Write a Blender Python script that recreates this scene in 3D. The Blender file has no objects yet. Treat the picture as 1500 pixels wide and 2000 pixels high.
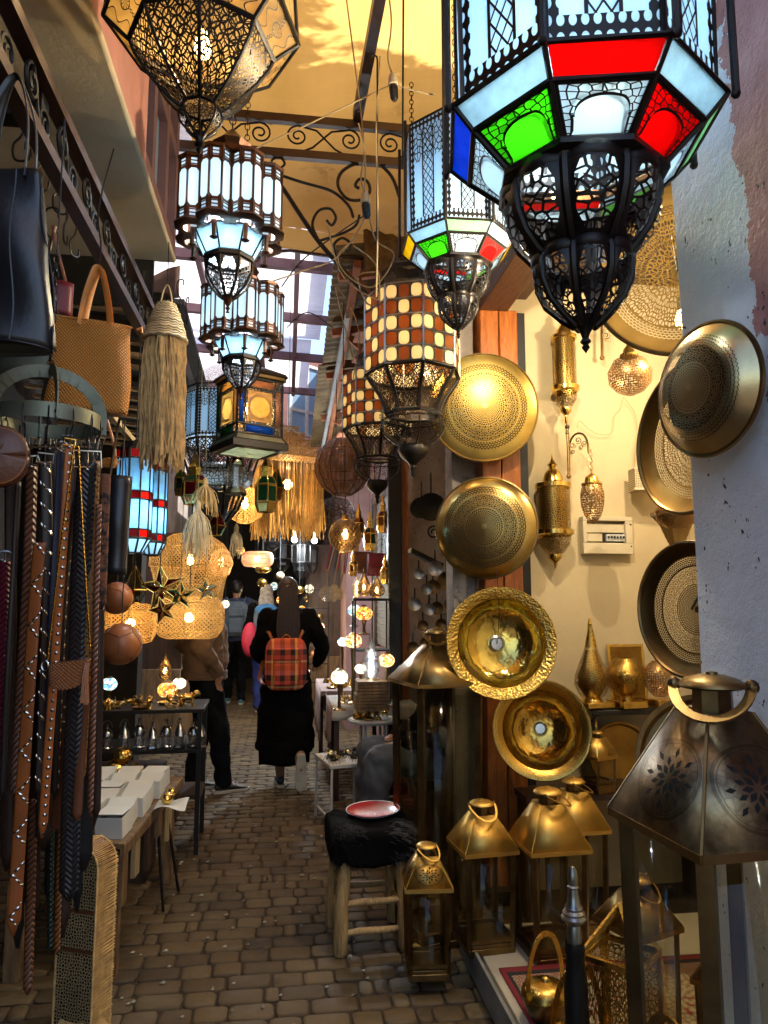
import bpy, math, random
from mathutils import Vector, Matrix
R = math.radians
PI = math.pi
random.seed(7)
sc = bpy.context.scene
col = sc.collection

# ------------------------------------------------------------------ camera
EYE = Vector((0, 0, 1.48))
PITCH, YAW, FOC = R(7.0), R(7.7), 1400.0
cam_d = bpy.data.cameras.new('camera')
cam = bpy.data.objects.new('camera', cam_d)
col.objects.link(cam)
cam.location = EYE
cam.rotation_euler = (R(90) + PITCH, 0, -YAW)
cam_d.sensor_fit = 'VERTICAL'
cam_d.sensor_height = 36.0
cam_d.lens = FOC / 2000 * 36
cam_d.clip_start = 0.05
cam_d.clip_end = 400
sc.camera = cam

# ------------------------------------------------------------------ world, sun, exposure
SUN_EL, SUN_AZ = R(58), R(100)
w = bpy.data.worlds.new('World')
sc.world = w
w.use_nodes = True
wn = w.node_tree.nodes
bg = wn['Background']
sky = wn.new('ShaderNodeTexSky')
sky.sky_type = 'NISHITA'
sky.sun_disc = False
sky.sun_elevation = SUN_EL
sky.sun_rotation = SUN_AZ
sky.dust_density = 2.0
w.node_tree.links.new(sky.outputs[0], bg.inputs[0])
bg.inputs[1].default_value = 0.15
sl = bpy.data.lights.new('sun', 'SUN')
sl.energy = 4.5
sl.angle = R(0.5)
sl.color = (1, .95, .86)
so = bpy.data.objects.new('sun', sl)
col.objects.link(so)
_sd = Vector((math.sin(SUN_AZ) * math.cos(SUN_EL), math.cos(SUN_AZ) * math.cos(SUN_EL), math.sin(SUN_EL)))
so.rotation_euler = _sd.to_track_quat('Z', 'Y').to_euler()
so.location = (0, 0, 12)
sc.view_settings.view_transform = 'Standard'
sc.view_settings.look = 'None'
sc.view_settings.exposure = 1.68
sc.view_settings.gamma = 1
sc.render.engine = 'CYCLES'
cy = sc.cycles
cy.max_bounces = 7
cy.diffuse_bounces = 3
cy.glossy_bounces = 4
cy.transmission_bounces = 4
cy.transparent_max_bounces = 24
cy.caustics_reflective = False
cy.caustics_refractive = False
cy.sample_clamp_indirect = 4.0
cy.use_denoising = True
cy.use_light_tree = True

# ------------------------------------------------------------------ where things stand
_ca, _sa, _cp, _sp = math.cos(YAW), math.sin(YAW), math.cos(PITCH), math.sin(PITCH)
def ray(px, py):
    u = (px - 750) / FOC
    v = (1000 - py) / FOC
    f = _cp - v * _sp
    return Vector((u * _ca + f * _sa, -u * _sa + f * _ca, _sp + v * _cp))
def S(px, py, s): return EYE + ray(px, py) * s
def PY(px, py, Y): d = ray(px, py); return EYE + d * (Y / d.y)
def PX(px, py, X): d = ray(px, py); return EYE + d * (X / d.x)
def PZ(px, py, Z): d = ray(px, py); return EYE + d * ((Z - EYE.z) / d.z)
class Ax:
    """a vertical axis through the world point seen at (px, py) at depth s; z(py) gives heights on it, k metres per picture unit"""
    def __init__(self, px, py, s):
        self.px = px; p = S(px, py, s); self.X, self.Y, self.s, self.k = p.x, p.y, s, s / FOC
    def z(self, py):
        d = ray(self.px, py); h = math.hypot(self.X, self.Y)
        return EYE.z + d.z * (h / math.hypot(d.x, d.y))

# ------------------------------------------------------------------ mesh helper
class MB:
    def __init__(s): s.v = []; s.f = []; s.uv = []; s.mi = []
    def add(s, vs, fs, uvs=None, mi=0, M=None):
        o = len(s.v)
        if M is not None: vs = [M @ Vector(p) for p in vs]
        s.v += [tuple(p) for p in vs]
        for i, f in enumerate(fs):
            s.f.append([o + j for j in f])
            s.uv.append(uvs[i] if uvs else [(0, 0)] * len(f))
            s.mi.append(mi if isinstance(mi, int) else mi[i])
        return s
    def box(s, c, d, M=None, mi=0, rz=0):
        x, y, z = d[0] / 2, d[1] / 2, d[2] / 2
        vs = [Vector((sx * x, sy * y, sz * z)) for sz in (-1, 1) for sy in (-1, 1) for sx in (-1, 1)]
        if rz: q = Matrix.Rotation(rz, 3, 'Z'); vs = [q @ p for p in vs]
        vs = [p + Vector(c) for p in vs]
        fs = [(0, 2, 3, 1), (4, 5, 7, 6), (0, 1, 5, 4), (2, 6, 7, 3), (0, 4, 6, 2), (1, 3, 7, 5)]
        dm = [(d[0], d[1])] * 2 + [(d[0], d[2])] * 2 + [(d[1], d[2])] * 2
        uv = [[(0, 0), (a, 0), (a, b), (0, b)] for a, b in dm]
        return s.add(vs, fs, uv, mi, M)
    def bar(s, a, b, w_, h_=None, mi=0, up=(0, 0, 1)):
        a, b = Vector(a), Vector(b); d = b - a; L = d.length
        if L < 1e-6: return s
        z = d / L; x = Vector(up).cross(z)
        if x.length < 1e-3: x = Vector((1, 0, 0)).cross(z)
        x.normalize(); y = z.cross(x)
        M = Matrix((x, y, z)).transposed().to_4x4(); M.translation = (a + b) / 2
        return s.box((0, 0, 0), (w_, h_ or w_, L), M, mi)
    def tube(s, pts, r, n=6, closed=False, cap=True, mi=0, M=None, flat=1.0):
        pts = [Vector(p) for p in pts]; m = len(pts)
        if m < 2: return s
        rs = r if isinstance(r, (list, tuple)) else [r] * m
        T = []
        for i in range(m):
            a = pts[(i - 1) % m] if (closed or i > 0) else pts[0]
            b = pts[(i + 1) % m] if (closed or i < m - 1) else pts[-1]
            t = b - a
            T.append(t.normalized() if t.length > 1e-9 else Vector((0, 0, 1)))
        x = T[0].orthogonal().normalized()
        vs = []; ln = [0]
        for i in range(m):
            x = (x - T[i] * x.dot(T[i]))
            x = x.normalized() if x.length > 1e-6 else T[i].orthogonal().normalized()
            y = T[i].cross(x)
            if i: ln.append(ln[-1] + (pts[i] - pts[i - 1]).length)
            for k in range(n):
                a = 2 * PI * k / n
                vs.append(pts[i] + (x * math.cos(a) + y * math.sin(a) * flat) * rs[i])
        fs = []; uv = []
        for i in range(m if closed else m - 1):
            j = (i + 1) % m
            for k in range(n):
                l = (k + 1) % n
                fs.append((i * n + k, i * n + l, j * n + l, j * n + k))
                u0, u1 = k / n, (k + 1) / n; c = 2 * PI * max(rs[i], 1e-4)
                v0 = ln[i]; v1 = ln[j] if j else ln[-1]
                uv.append([(u0 * c, v0), (u1 * c, v0), (u1 * c, v1), (u0 * c, v1)])
        if cap and not closed:
            fs.append(tuple(range(n))[::-1]); uv.append([(0, 0)] * n)
            fs.append(tuple(range((m - 1) * n, m * n))); uv.append([(0, 0)] * n)
        return s.add(vs, fs, uv, mi, M)
    def lathe(s, prof, n=24, phase=0.0, M=None, mi=0, lobe=None, polar=False, uvn=False, sweep=2 * PI):
        """prof = [(r, z)] bottom or top first; lobe = (count, depth); uv in metres, or polar = (turn, r / rmax), or uvn = 0..1"""
        m = len(prof); rm = max(p[0] for p in prof); L = [0]
        for i in range(1, m): L.append(L[-1] + math.hypot(prof[i][0] - prof[i - 1][0], prof[i][1] - prof[i - 1][1]))
        full = sweep > 2 * PI - 1e-6
        cols = n if full else n + 1
        vs = []
        for r, z in prof:
            for k in range(cols):
                a = phase + sweep * k / n; q = 1.0
                if lobe: q = 1 - lobe[1] * (1 - abs(math.sin(lobe[0] * (a - phase) / 2 + (lobe[2] if len(lobe) > 2 else 0))))
                vs.append((r * q * math.cos(a), r * q * math.sin(a), z))
        fs = []; uv = []
        for i in range(m - 1):
            for k in range(n):
                l = (k + 1) % cols
                t0, t1 = k / n, (k + 1) / n
                if polar: a0, a1, b0, b1, v0, v1 = t0, t1, t0, t1, prof[i][0] / rm, prof[i + 1][0] / rm
                elif uvn: a0, a1, b0, b1, v0, v1 = t0, t1, t0, t1, L[i] / L[-1], L[i + 1] / L[-1]
                else:
                    c = sweep * rm
                    a0, a1, b0, b1, v0, v1 = t0 * c, t1 * c, t0 * c, t1 * c, L[i], L[i + 1]
                A, B, C_, D = i * cols + k, i * cols + l, (i + 1) * cols + l, (i + 1) * cols + k
                if prof[i][0] < 1e-6: fs.append((A, C_, D)); uv.append([(a0, v0), (b1, v1), (b0, v1)])
                elif prof[i + 1][0] < 1e-6: fs.append((A, B, C_)); uv.append([(a0, v0), (a1, v0), (b1, v1)])
                else: fs.append((A, B, C_, D)); uv.append([(a0, v0), (a1, v0), (b1, v1), (b0, v1)])
        return s.add(vs, fs, uv, mi, M)
    def ribs(s, prof, n, r, phase=0.0, M=None, rings=None, nt=5, merid=True, mi=0):
        """wires on the corner lines of an n-sided lathe and along its rings"""
        for k in range(n):
            a = phase + 2 * PI * k / n
            if merid: s.tube([(p[0] * math.cos(a), p[0] * math.sin(a), p[1]) for p in prof], r, nt, M=M, mi=mi)
        for i in (range(len(prof)) if rings is None else rings):
            q, z = prof[i]
            if q > 0.004: s.tube([(q * math.cos(phase + 2 * PI * k / n), q * math.sin(phase + 2 * PI * k / n), z) for k in range(n)], r, nt, closed=True, M=M, mi=mi)
        return s
    def facet(s, p0, p1, n, k, phase=0.0, inset=0.0, th=0.003, M=None, mi=0):
        """one pane of an n-sided band between rings p0 = (r, z) and p1; uv 0..1 with v = 0 at p1"""
        a, b = phase + 2 * PI * k / n, phase + 2 * PI * (k + 1) / n
        P = lambda p, t: Vector((p[0] * math.cos(t), p[0] * math.sin(t), p[1]))
        q = [P(p1, a), P(p1, b), P(p0, b), P(p0, a)]
        c = sum(q, Vector()) / 4
        q = [c + (v - c) * (1 - inset) for v in q]
        nn = (q[1] - q[0]).cross(q[3] - q[0]).normalized() * th
        vs = q + [v - nn for v in q]
        uvq = [(0, 0), (1, 0), (1, 1), (0, 1)]
        fs = [(0, 1, 2, 3), (7, 6, 5, 4), (0, 4, 5, 1), (1, 5, 6, 2), (2, 6, 7, 3), (3, 7, 4, 0)]
        uv = [uvq, [(0, 1), (1, 1), (1, 0), (0, 0)]] + [[(0, 0)] * 4] * 4
        return s.add(vs, fs, uv, mi, M)
    def slab(s, outline, th, M=None, mi=0):
        """a flat outline [(x, y)] given thickness th along z"""
        n = len(outline)
        vs = [(x, y, -th / 2) for x, y in outline] + [(x, y, th / 2) for x, y in outline]
        fs = [tuple(range(n))[::-1], tuple(range(n, 2 * n))] + [(i, (i + 1) % n, n + (i + 1) % n, n + i) for i in range(n)]
        uv = [[outline[i] for i in range(n)][::-1], list(outline)] + [[(0, 0)] * 4] * n
        return s.add(vs, fs, uv, mi, M)
    def grid(s, fn, nu, nv, mi=0, M=None, uvs=(1, 1), wrap=False):
        vs = [fn(i / nu, j / nv) for j in range(nv + 1) for i in range(nu + 1)]
        W = nu + 1; fs = []; uv = []
        for j in range(nv):
            for i in range(nu):
                fs.append((j * W + i, j * W + i + 1, (j + 1) * W + i + 1, (j + 1) * W + i))
                uv.append([(i / nu * uvs[0], j / nv * uvs[1]), ((i + 1) / nu * uvs[0], j / nv * uvs[1]), ((i + 1) / nu * uvs[0], (j + 1) / nv * uvs[1]), (i / nu * uvs[0], (j + 1) / nv * uvs[1])])
        return s.add(vs, fs, uv, mi, M)
    def ball(s, c, r, n=12, m=8, sc_=(1, 1, 1), M=None, mi=0):
        prof = [(r * math.sin(PI * i / m), -r * math.cos(PI * i / m)) for i in range(m + 1)]
        prof[0] = (0, -r); prof[-1] = (0, r)
        T = Matrix.Translation(c) @ Matrix.Diagonal((*sc_, 1))
        return s.lathe(prof, n, M=(M @ T) if M is not None else T, mi=mi)
    def build(s, name, mats, parent=None, loc=None, rot=None, bevel=0, solid=0, sub=0, ang=38):
        me = bpy.data.meshes.new(name)
        me.from_pydata(s.v, [], s.f)
        if not isinstance(mats, (list, tuple)): mats = [mats]
        for m_ in mats: me.materials.append(m_)
        if len(mats) > 1: me.polygons.foreach_set('material_index', s.mi)
        ul = me.uv_layers.new(name='UVMap')
        ul.data.foreach_set('uv', [c for f in s.uv for p in f for c in p])
        me.polygons.foreach_set('use_smooth', [True] * len(me.polygons))
        me.update()
        me.set_sharp_from_angle(angle=R(ang))
        o = bpy.data.objects.new(name, me)
        col.objects.link(o)
        if parent: o.parent = parent
        if loc is not None: o.location = loc
        if rot is not None: o.rotation_euler = rot
        if solid: q = o.modifiers.new('solidify', 'SOLIDIFY'); q.thickness = solid; q.offset = 0
        if bevel: q = o.modifiers.new('bevel', 'BEVEL'); q.width = bevel; q.segments = 2; q.limit_method = 'ANGLE'
        if sub: q = o.modifiers.new('subdivision', 'SUBSURF'); q.levels = sub; q.render_levels = sub
        return o

def tag(o, label=None, cat=None, group=None, kind=None):
    if label: o['label'] = label
    if cat: o['category'] = cat
    if group: o['group'] = group
    if kind: o['kind'] = kind
    return o
def thing(name, label, cat, loc, rz=0, group=None, rot=None):
    o = bpy.data.objects.new(name, None)
    o.empty_display_size = 0.1
    col.objects.link(o)
    o.location = loc
    o.rotation_euler = rot if rot else (0, 0, rz)
    return tag(o, label, cat, group)
def dup(root, loc, rz=None, label=None, scale=None, rot=None):
    def cp(o, par):
        c = o.copy(); col.objects.link(c)
        if par is not None: c.parent = par
        for ch in o.children: cp(ch, c)
        return c
    r = cp(root, None)
    r.location = loc
    if rot is not None: r.rotation_euler = rot
    elif rz is not None: r.rotation_euler = (0, 0, rz)
    if scale: r.scale = (scale,) * 3 if not isinstance(scale, tuple) else scale
    if label: r['label'] = label
    return r
def glow(name, parent, loc, power, color=(1, .72, .38), rad=.03):
    l = bpy.data.lights.new(name, 'POINT'); l.energy = power * .84; l.color = color; l.shadow_soft_size = rad
    o = bpy.data.objects.new(name, l); col.objects.link(o); o.location = loc
    if parent: o.parent = parent
    return o
def face_to(normal, up=(0, 0, 1)):
    """matrix whose local z looks along normal, local y near up"""
    z = Vector(normal).normalized(); x = Vector(up).cross(z).normalized(); y = z.cross(x)
    return Matrix((x, y, z)).transposed()
def curve3(P, n=8, closed=False):
    """Catmull-Rom through points"""
    P = [Vector(p) for p in P]; out = []; m = len(P)
    for i in range(m if closed else m - 1):
        a, b, c, d = (P[(i - 1) % m], P[i], P[(i + 1) % m], P[(i + 2) % m]) if closed else (P[max(i - 1, 0)], P[i], P[i + 1], P[min(i + 2, m - 1)])
        for j in range(n):
            t = j / n
            out.append(.5 * ((2 * b) + (c - a) * t + (2 * a - 5 * b + 4 * c - d) * t * t + (3 * b - a - 3 * c + d) * t ** 3))
    if not closed: out.append(P[-1])
    return out
def scroll(c, r0, r1, a0, turns, n=26):
    """flat spiral [(x, y)] round c from radius r0 at angle a0 to r1"""
    return [(c[0] + (r0 + (r1 - r0) * t) * math.cos(a0 + turns * 2 * PI * t), c[1] + (r0 + (r1 - r0) * t) * math.sin(a0 + turns * 2 * PI * t)) for t in (i / n for i in range(n + 1))]
# ------------------------------------------------------------------ materials
class G:
    """small node-graph builder"""
    def __init__(s, name):
        s.m = bpy.data.materials.new(name); s.m.use_nodes = True
        s.t = s.m.node_tree; s.t.nodes.clear()
        s.out = s.t.nodes.new('ShaderNodeOutputMaterial')
    def n(s, typ, ins=None, **kw):
        x = s.t.nodes.new(typ)
        for k, v in kw.items(): setattr(x, k, v)
        for k, v in (ins or {}).items():
            if isinstance(v, bpy.types.NodeSocket): s.t.links.new(v, x.inputs[k])
            else: x.inputs[k].default_value = v
        return x
    def ma(s, op, a, b=0.0, c=None, clamp=False):
        d = {0: a, 1: b}
        if c is not None: d[2] = c
        return s.n('ShaderNodeMath', d, operation=op, use_clamp=clamp).outputs[0]
    def uv(s): return s.n('ShaderNodeTexCoord').outputs['UV']
    def obj(s): return s.n('ShaderNodeTexCoord').outputs['Object']
    def sep(s, v): x = s.n('ShaderNodeSeparateXYZ', {0: v}); return x.outputs[0], x.outputs[1], x.outputs[2]
    def comb(s, x, y=0.0, z=0.0): return s.n('ShaderNodeCombineXYZ', {0: x, 1: y, 2: z}).outputs[0]
    def scale(s, v, f): return s.n('ShaderNodeVectorMath', {0: v, 1: f if isinstance(f, tuple) else (f, f, f)}, operation='MULTIPLY').outputs[0]
    def shift(s, v, f): return s.n('ShaderNodeVectorMath', {0: v, 1: f}, operation='ADD').outputs[0]
    def noise(s, v, sc_=5, det=4, rough=.6): return s.n('ShaderNodeTexNoise', {'Vector': v, 'Scale': sc_, 'Detail': det, 'Roughness': rough}).outputs[0]
    def vor(s, v, sc_, feat='F1', rnd=1.0, dims='2D', o='Distance'):
        x = s.n('ShaderNodeTexVoronoi', {'Vector': v, 'Scale': sc_, 'Randomness': rnd}, feature=feat, voronoi_dimensions=dims); return x.outputs[o]
    def ramp(s, f, stops, interp='LINEAR'):
        x = s.n('ShaderNodeValToRGB', {0: f}); x.color_ramp.interpolation = interp
        e = x.color_ramp.elements
        while len(e) < len(stops): e.new(.5)
        for q, (p, c) in zip(e, stops): q.position = p; q.color = (*c, 1) if len(c) == 3 else c
        return x.outputs[0]
    def mixc(s, f, a, b, mode='MIX'):
        x = s.n('ShaderNodeMix', data_type='RGBA', blend_type=mode)
        for i, v in ((0, f), (6, a), (7, b)):
            if isinstance(v, bpy.types.NodeSocket): s.t.links.new(v, x.inputs[i])
            else: x.inputs[i].default_value = v if not isinstance(v, tuple) else ((*v, 1) if len(v) == 3 else v)
        return x.outputs[2]
    def bump(s, h, st=.3, d=.01): return s.n('ShaderNodeBump', {'Height': h, 'Strength': st, 'Distance': d}).outputs[0]
    def bsdf(s, c, rough=.5, metal=0.0, nrm=None, **kw):
        d = {'Base Color': c if isinstance(c, bpy.types.NodeSocket) else (*c, 1), 'Roughness': rough, 'Metallic': metal}
        if nrm is not None: d['Normal'] = nrm
        d.update(kw)
        return s.n('ShaderNodeBsdfPrincipled', d).outputs[0]
    def mixs(s, f, a, b): return s.n('ShaderNodeMixShader', {0: f, 1: a, 2: b}).outputs[0]
    def clear(s): return s.n('ShaderNodeBsdfTransparent').outputs[0]
    def done(s, sh): s.t.links.new(sh, s.out.inputs[0]); return s.m
    # pattern masks: 1 = metal, 0 = hole
    def edge_net(s, v, sc_, thr, rnd=1.0): return s.ma('LESS_THAN', s.vor(v, sc_, 'DISTANCE_TO_EDGE', rnd), thr)
    def petals(s, v, sc_, thr, r=.5):
        v = s.scale(v, sc_)
        a = s.vor(v, 1, 'F1', 0.0); b = s.vor(s.shift(v, (.5, .5, 0)), 1, 'F1', 0.0)
        ra = s.ma('LESS_THAN', s.ma('ABSOLUTE', s.ma('SUBTRACT', a, r)), thr)
        rb = s.ma('LESS_THAN', s.ma('ABSOLUTE', s.ma('SUBTRACT', b, r)), thr)
        return s.ma('MAXIMUM', ra, rb)
    def dots(s, v, sc_, r, rnd=0.0): return s.ma('GREATER_THAN', s.vor(v, sc_, 'F1', rnd), r)
    def diamonds(s, v, sc_, thr):
        x, y, _ = s.sep(s.scale(v, sc_))
        a = s.ma('PINGPONG', s.ma('ADD', x, y), .5); b = s.ma('PINGPONG', s.ma('SUBTRACT', x, y), .5)
        return s.ma('LESS_THAN', s.ma('MINIMUM', a, b), thr)

MT = {}
def simple(name, c, rough=.5, metal=0.0, var=.35, nsc=6, bump=.15, bsc=40, rvar=.15, c2=None, **kw):
    g = G(name); o = g.obj()
    f = g.noise(o, nsc, 5)
    lo = c2 if c2 else tuple(x * (1 - var) for x in c); hi = tuple(min(1, x * (1 + var * .5)) for x in c)
    cc = g.ramp(f, [(.3, lo), (.7, hi)])
    rr = g.ma('ADD', rough - rvar * .5, g.ma('MULTIPLY', g.noise(o, nsc * 2.3, 3), rvar), clamp=True)
    nr = g.bump(g.noise(o, bsc, 4), bump, .004) if bump else None
    MT[name] = g.done(g.bsdf(cc, rr, metal, nr, **kw)); return MT[name]

simple('iron', (.030, .026, .024), .42, .75, bump=.25, bsc=60)
simple('black_iron', (.012, .011, .011), .5, .4)
simple('copper_brown', (.11, .052, .032), .36, .85, c2=(.05, .028, .02), bump=.2)
simple('brass', (.62, .41, .10), .28, 1.0, var=.4, nsc=9, c2=(.36, .21, .045), bump=.12, bsc=25)
simple('bright_brass', (.80, .56, .16), .18, 1.0, var=.25, nsc=5, bump=.05, bsc=20)
simple('old_brass', (.30, .20, .075), .36, .95, nsc=5, c2=(.10, .066, .03), bump=.2, bsc=18)
simple('dark_brass', (.22, .14, .055), .36, .95, nsc=6, c2=(.07, .045, .022), bump=.15, bsc=18)
simple('hole_shade', (.07, .04, .014), .6, .6, var=.4)  # dark colour standing in for shade behind pierced holes
simple('satin_gold', (.60, .38, .10), .46, 1.0, var=.22, nsc=5, bump=.08, bsc=30)
simple('gold', (.85, .58, .16), .25, 1.0, var=.3, nsc=12)
simple('silver', (.55, .55, .54), .25, 1.0, var=.5, nsc=14)
simple('steel', (.35, .36, .36), .35, 1.0, var=.4)
simple('galvanised', (.20, .21, .15), .5, .6, nsc=7, c2=(.10, .11, .075), bump=.2)
simple('black_leather', (.014, .014, .016), .33, 0, nsc=5, bump=.5, bsc=14)
simple('brown_leather', (.14, .045, .018), .42, 0, nsc=6, bump=.35, bsc=60)
simple('dark_leather', (.032, .015, .009), .42, 0, nsc=6, bump=.35, bsc=60)
simple('tan_leather', (.30, .095, .022), .42, 0, nsc=5, bump=.3, bsc=60)
simple('orange_leather', (.80, .31, .065), .42, 0, nsc=5, bump=.3, bsc=60)
simple('navy_leather', (.012, .018, .045), .42, 0, nsc=6, bump=.3, bsc=60)
simple('red_leather', (.14, .010, .022), .45, 0)
simple('green_leather', (.012, .03, .018), .45, 0)
simple('black_paint', (.012, .012, .012), .45)
simple('cream_plastic', (.62, .53, .36), .5, 0, var=.12, bump=.03)
simple('white_paint', (.62, .62, .60), .5, 0, var=.25, nsc=12)
simple('white_board', (.66, .66, .62), .7, 0, var=.08, bump=.05)
simple('white_cloth', (.52, .50, .48), .85, 0, var=.15)
simple('pink_cloth', (.42, .30, .28), .85, 0, var=.2)
simple('cable', (.42, .31, .16), .6, 0, var=.2)
simple('black_cable', (.015, .015, .015), .6)
simple('straw', (.66, .43, .17), .75, 0, var=.45, nsc=30, bump=.1)
simple('pale_straw', (.66, .53, .31), .75, 0, var=.4, nsc=30, bump=.1)
simple('gold_straw', (.62, .41, .15), .75, 0, var=.4, nsc=30, bump=.1)
simple('black_fur', (.005, .005, .005), .95, 0, bump=.8, bsc=70, **{'Specular IOR Level': .05})
simple('fur_strand', (.012, .011, .011), .55, 0, bump=0)
simple('skin', (.34, .18, .11), .5, 0, var=.15, bump=.05)
simple('brown_hair', (.028, .011, .006), .5, 0, bump=.6, bsc=90)
simple('black_hair', (.010, .008, .008), .5, 0, bump=.6, bsc=90)
simple('grey_hair', (.34, .31, .28), .55, 0, var=.6, nsc=30, bump=.6, bsc=90)
simple('black_wool', (.0035, .0035, .004), .95, 0, var=.4, bump=.4, bsc=90, **{'Specular IOR Level': .08})
simple('brown_jacket', (.17, .105, .066), .8, 0, nsc=12, bump=.5, bsc=22)
simple('jeans', (.035, .045, .075), .85, 0, nsc=9, bump=.3, bsc=60)
simple('grey_jeans', (.075, .085, .11), .85, 0, nsc=9, bump=.4, bsc=40)
simple('dark_trousers', (.008, .009, .012), .9, 0, **{'Specular IOR Level': .12})
simple('navy_cloth', (.03, .045, .12), .8, 0)
simple('slate_cloth', (.08, .115, .17), .75, 0, nsc=14)
simple('blue_cloth', (.03, .17, .42), .7, 0)
simple('blue_jeans', (.03, .05, .25), .8, 0)
simple('crimson_cloth', (.45, .02, .06), .7, 0)
simple('shoe_white', (.55, .53, .47), .6, 0)
simple('shoe_dark', (.02, .022, .022), .5, 0)
simple('shoe_teal', (.05, .22, .24), .6, 0)
simple('red_plate', (.42, .02, .02), .25, 0)
simple('pink_wall', (.52, .24, .19), .85, 0, var=.2, bump=.4, bsc=9)
simple('mauve_steel', (.16, .085, .10), .55, .1, var=.25)
simple('brown_steel', (.060, .026, .020), .5, .2, var=.3)
simple('marble', (.50, .45, .36), .35, 0, var=.15, nsc=3)
simple('stone_grey', (.20, .20, .19), .6, 0)
simple('shutter_grey', (.10, .095, .09), .6, .3)
simple('terracotta', (.40, .14, .06), .8, 0, var=.4)
simple('dark_plaster', (.10, .09, .085), .9, 0, var=.4, bump=.4, bsc=12)
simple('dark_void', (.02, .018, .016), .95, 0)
simple('reed_mat', (.11, .07, .035), .9, 0, var=.5)
simple('ball_brown', (.36, .115, .035), .40, 0, nsc=4)
simple('plant_green', (.04, .09, .03), .7)
simple('crumpled_plastic', (.40, .42, .42), .35, 0, var=.4)

def wood(name, c, c2, rough=.5, sc_=(3, 3, .6), bump=.35, ws=9):
    g = G(name); v = g.scale(g.obj(), sc_)
    f = g.noise(v, ws, 6, .7); h = g.noise(v, ws * 3, 4, .7)
    cc = g.ramp(f, [(.3, c2), (.62, c)])
    MT[name] = g.done(g.bsdf(cc, rough, 0, g.bump(g.ma('ADD', f, h), bump, .006))); return MT[name]
wood('orange_wood', (.44, .135, .022), (.20, .045, .008), .30, (6, 6, 1.0))
wood('dark_wood', (.07, .032, .016), (.02, .010, .006), .5)
wood('table_wood', (.24, .14, .062), (.05, .03, .016), .6)
wood('log_wood', (.52, .34, .13), (.20, .10, .04), .6, (10, 10, 1.2))
wood('pale_wood', (.42, .31, .16), (.25, .17, .08), .6)
wood('beam_wood', (.10, .040, .016), (.03, .012, .006), .5, (6, .8, 6))

# walls -------------------------------------------------------------
def plaster(name, c, c2, sc_=2.2, bump=.3, speck=0.0, pink=None):
    g = G(name); o = g.obj()
    f = g.noise(o, sc_, 8, .65)
    cc = g.ramp(f, [(.32, c2), (.62, c)])
    h = g.ma('ADD', g.ma('MULTIPLY', g.noise(o, 14, 8, .7), .8), g.ma('MULTIPLY', g.noise(o, 70, 4), .25))
    if pink:
        x, y, z = g.sep(o)
        # old pink coat left at the street end, its torn edge wandering down the wall
        e = g.ma('ADD', g.ma('MULTIPLY', z, .085), g.ma('MULTIPLY', g.ma('SUBTRACT', g.noise(o, 7, 6, .7), .5), .26))
        m_ = g.ma('GREATER_THAN', g.ma('SUBTRACT', e, g.ma('MULTIPLY', y, 1.0)), pink)
        cc = g.mixc(m_, cc, g.ramp(g.noise(o, 9, 6), [(.3, (.40, .17, .17)), (.7, (.54, .27, .26))]))
        h = g.ma('SUBTRACT', h, g.ma('MULTIPLY', m_, .5))
    if speck:
        s_ = g.noise(g.scale(o, (1, 1, .7)), 55, 3, .6)
        band = g.noise(o, 4, 4)
        m2 = g.ma('MULTIPLY', g.ma('GREATER_THAN', s_, speck), g.ma('GREATER_THAN', band, .52))
        cc = g.mixc(m2, cc, (.05, .05, .05))
        h = g.ma('SUBTRACT', h, m2)
    MT[name] = g.done(g.bsdf(cc, .85, 0, g.bump(h, bump, .02))); return MT[name]
plaster('cream_plaster', (.62, .50, .30), (.54, .42, .24), 2.2, .12)
plaster('soffit_plaster', (.60, .52, .37), (.42, .355, .24), 1.6, .2)
plaster('white_plaster', (.80, .86, .94), (.68, .74, .84), 3, .55, speck=.655, pink=-1.20)
plaster('old_plaster', (.34, .30, .27), (.16, .13, .11), 3, .5, speck=.64)
plaster('pink_plaster', (.30, .175, .16), (.19, .10, .09), 3, .4)

# paving ------------------------------------------------------------
g = G('paving'); o = g.obj()
ri = g.n('ShaderNodeNewGeometry').outputs['Random Per Island']
base = g.ramp(ri, [(0, (.075, .042, .014)), (.5, (.130, .077, .026)), (1, (.19, .122, .047))])
cc = g.mixc(g.ma('MULTIPLY', g.noise(o, 18, 8, .75), .8), base, (.045, .034, .024))
st = g.noise(g.shift(o, (3, 1, 0)), 2.2, 6, .7)
cc = g.mixc(g.ramp(st, [(.60, (0, 0, 0)), (.68, (1, 1, 1))]), cc, (.03, .022, .015))
cc = g.mixc(g.ramp(g.noise(o, .9, 5, .7), [(.45, (0, 0, 0)), (.7, (.55, .55, .55))]), cc, (.030, .020, .010))
MT['paving'] = g.done(g.bsdf(cc, g.ma('ADD', .52, g.ma('MULTIPLY', g.noise(o, 7, 4), .35)), 0, g.bump(g.noise(o, 45, 8, .75), .55, .006)))
simple('litter', (.42, .38, .30), .8, 0, var=.8, nsc=3)
simple('joint_soil', (.040, .026, .015), .9, 0, nsc=8, bump=.6)

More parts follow.
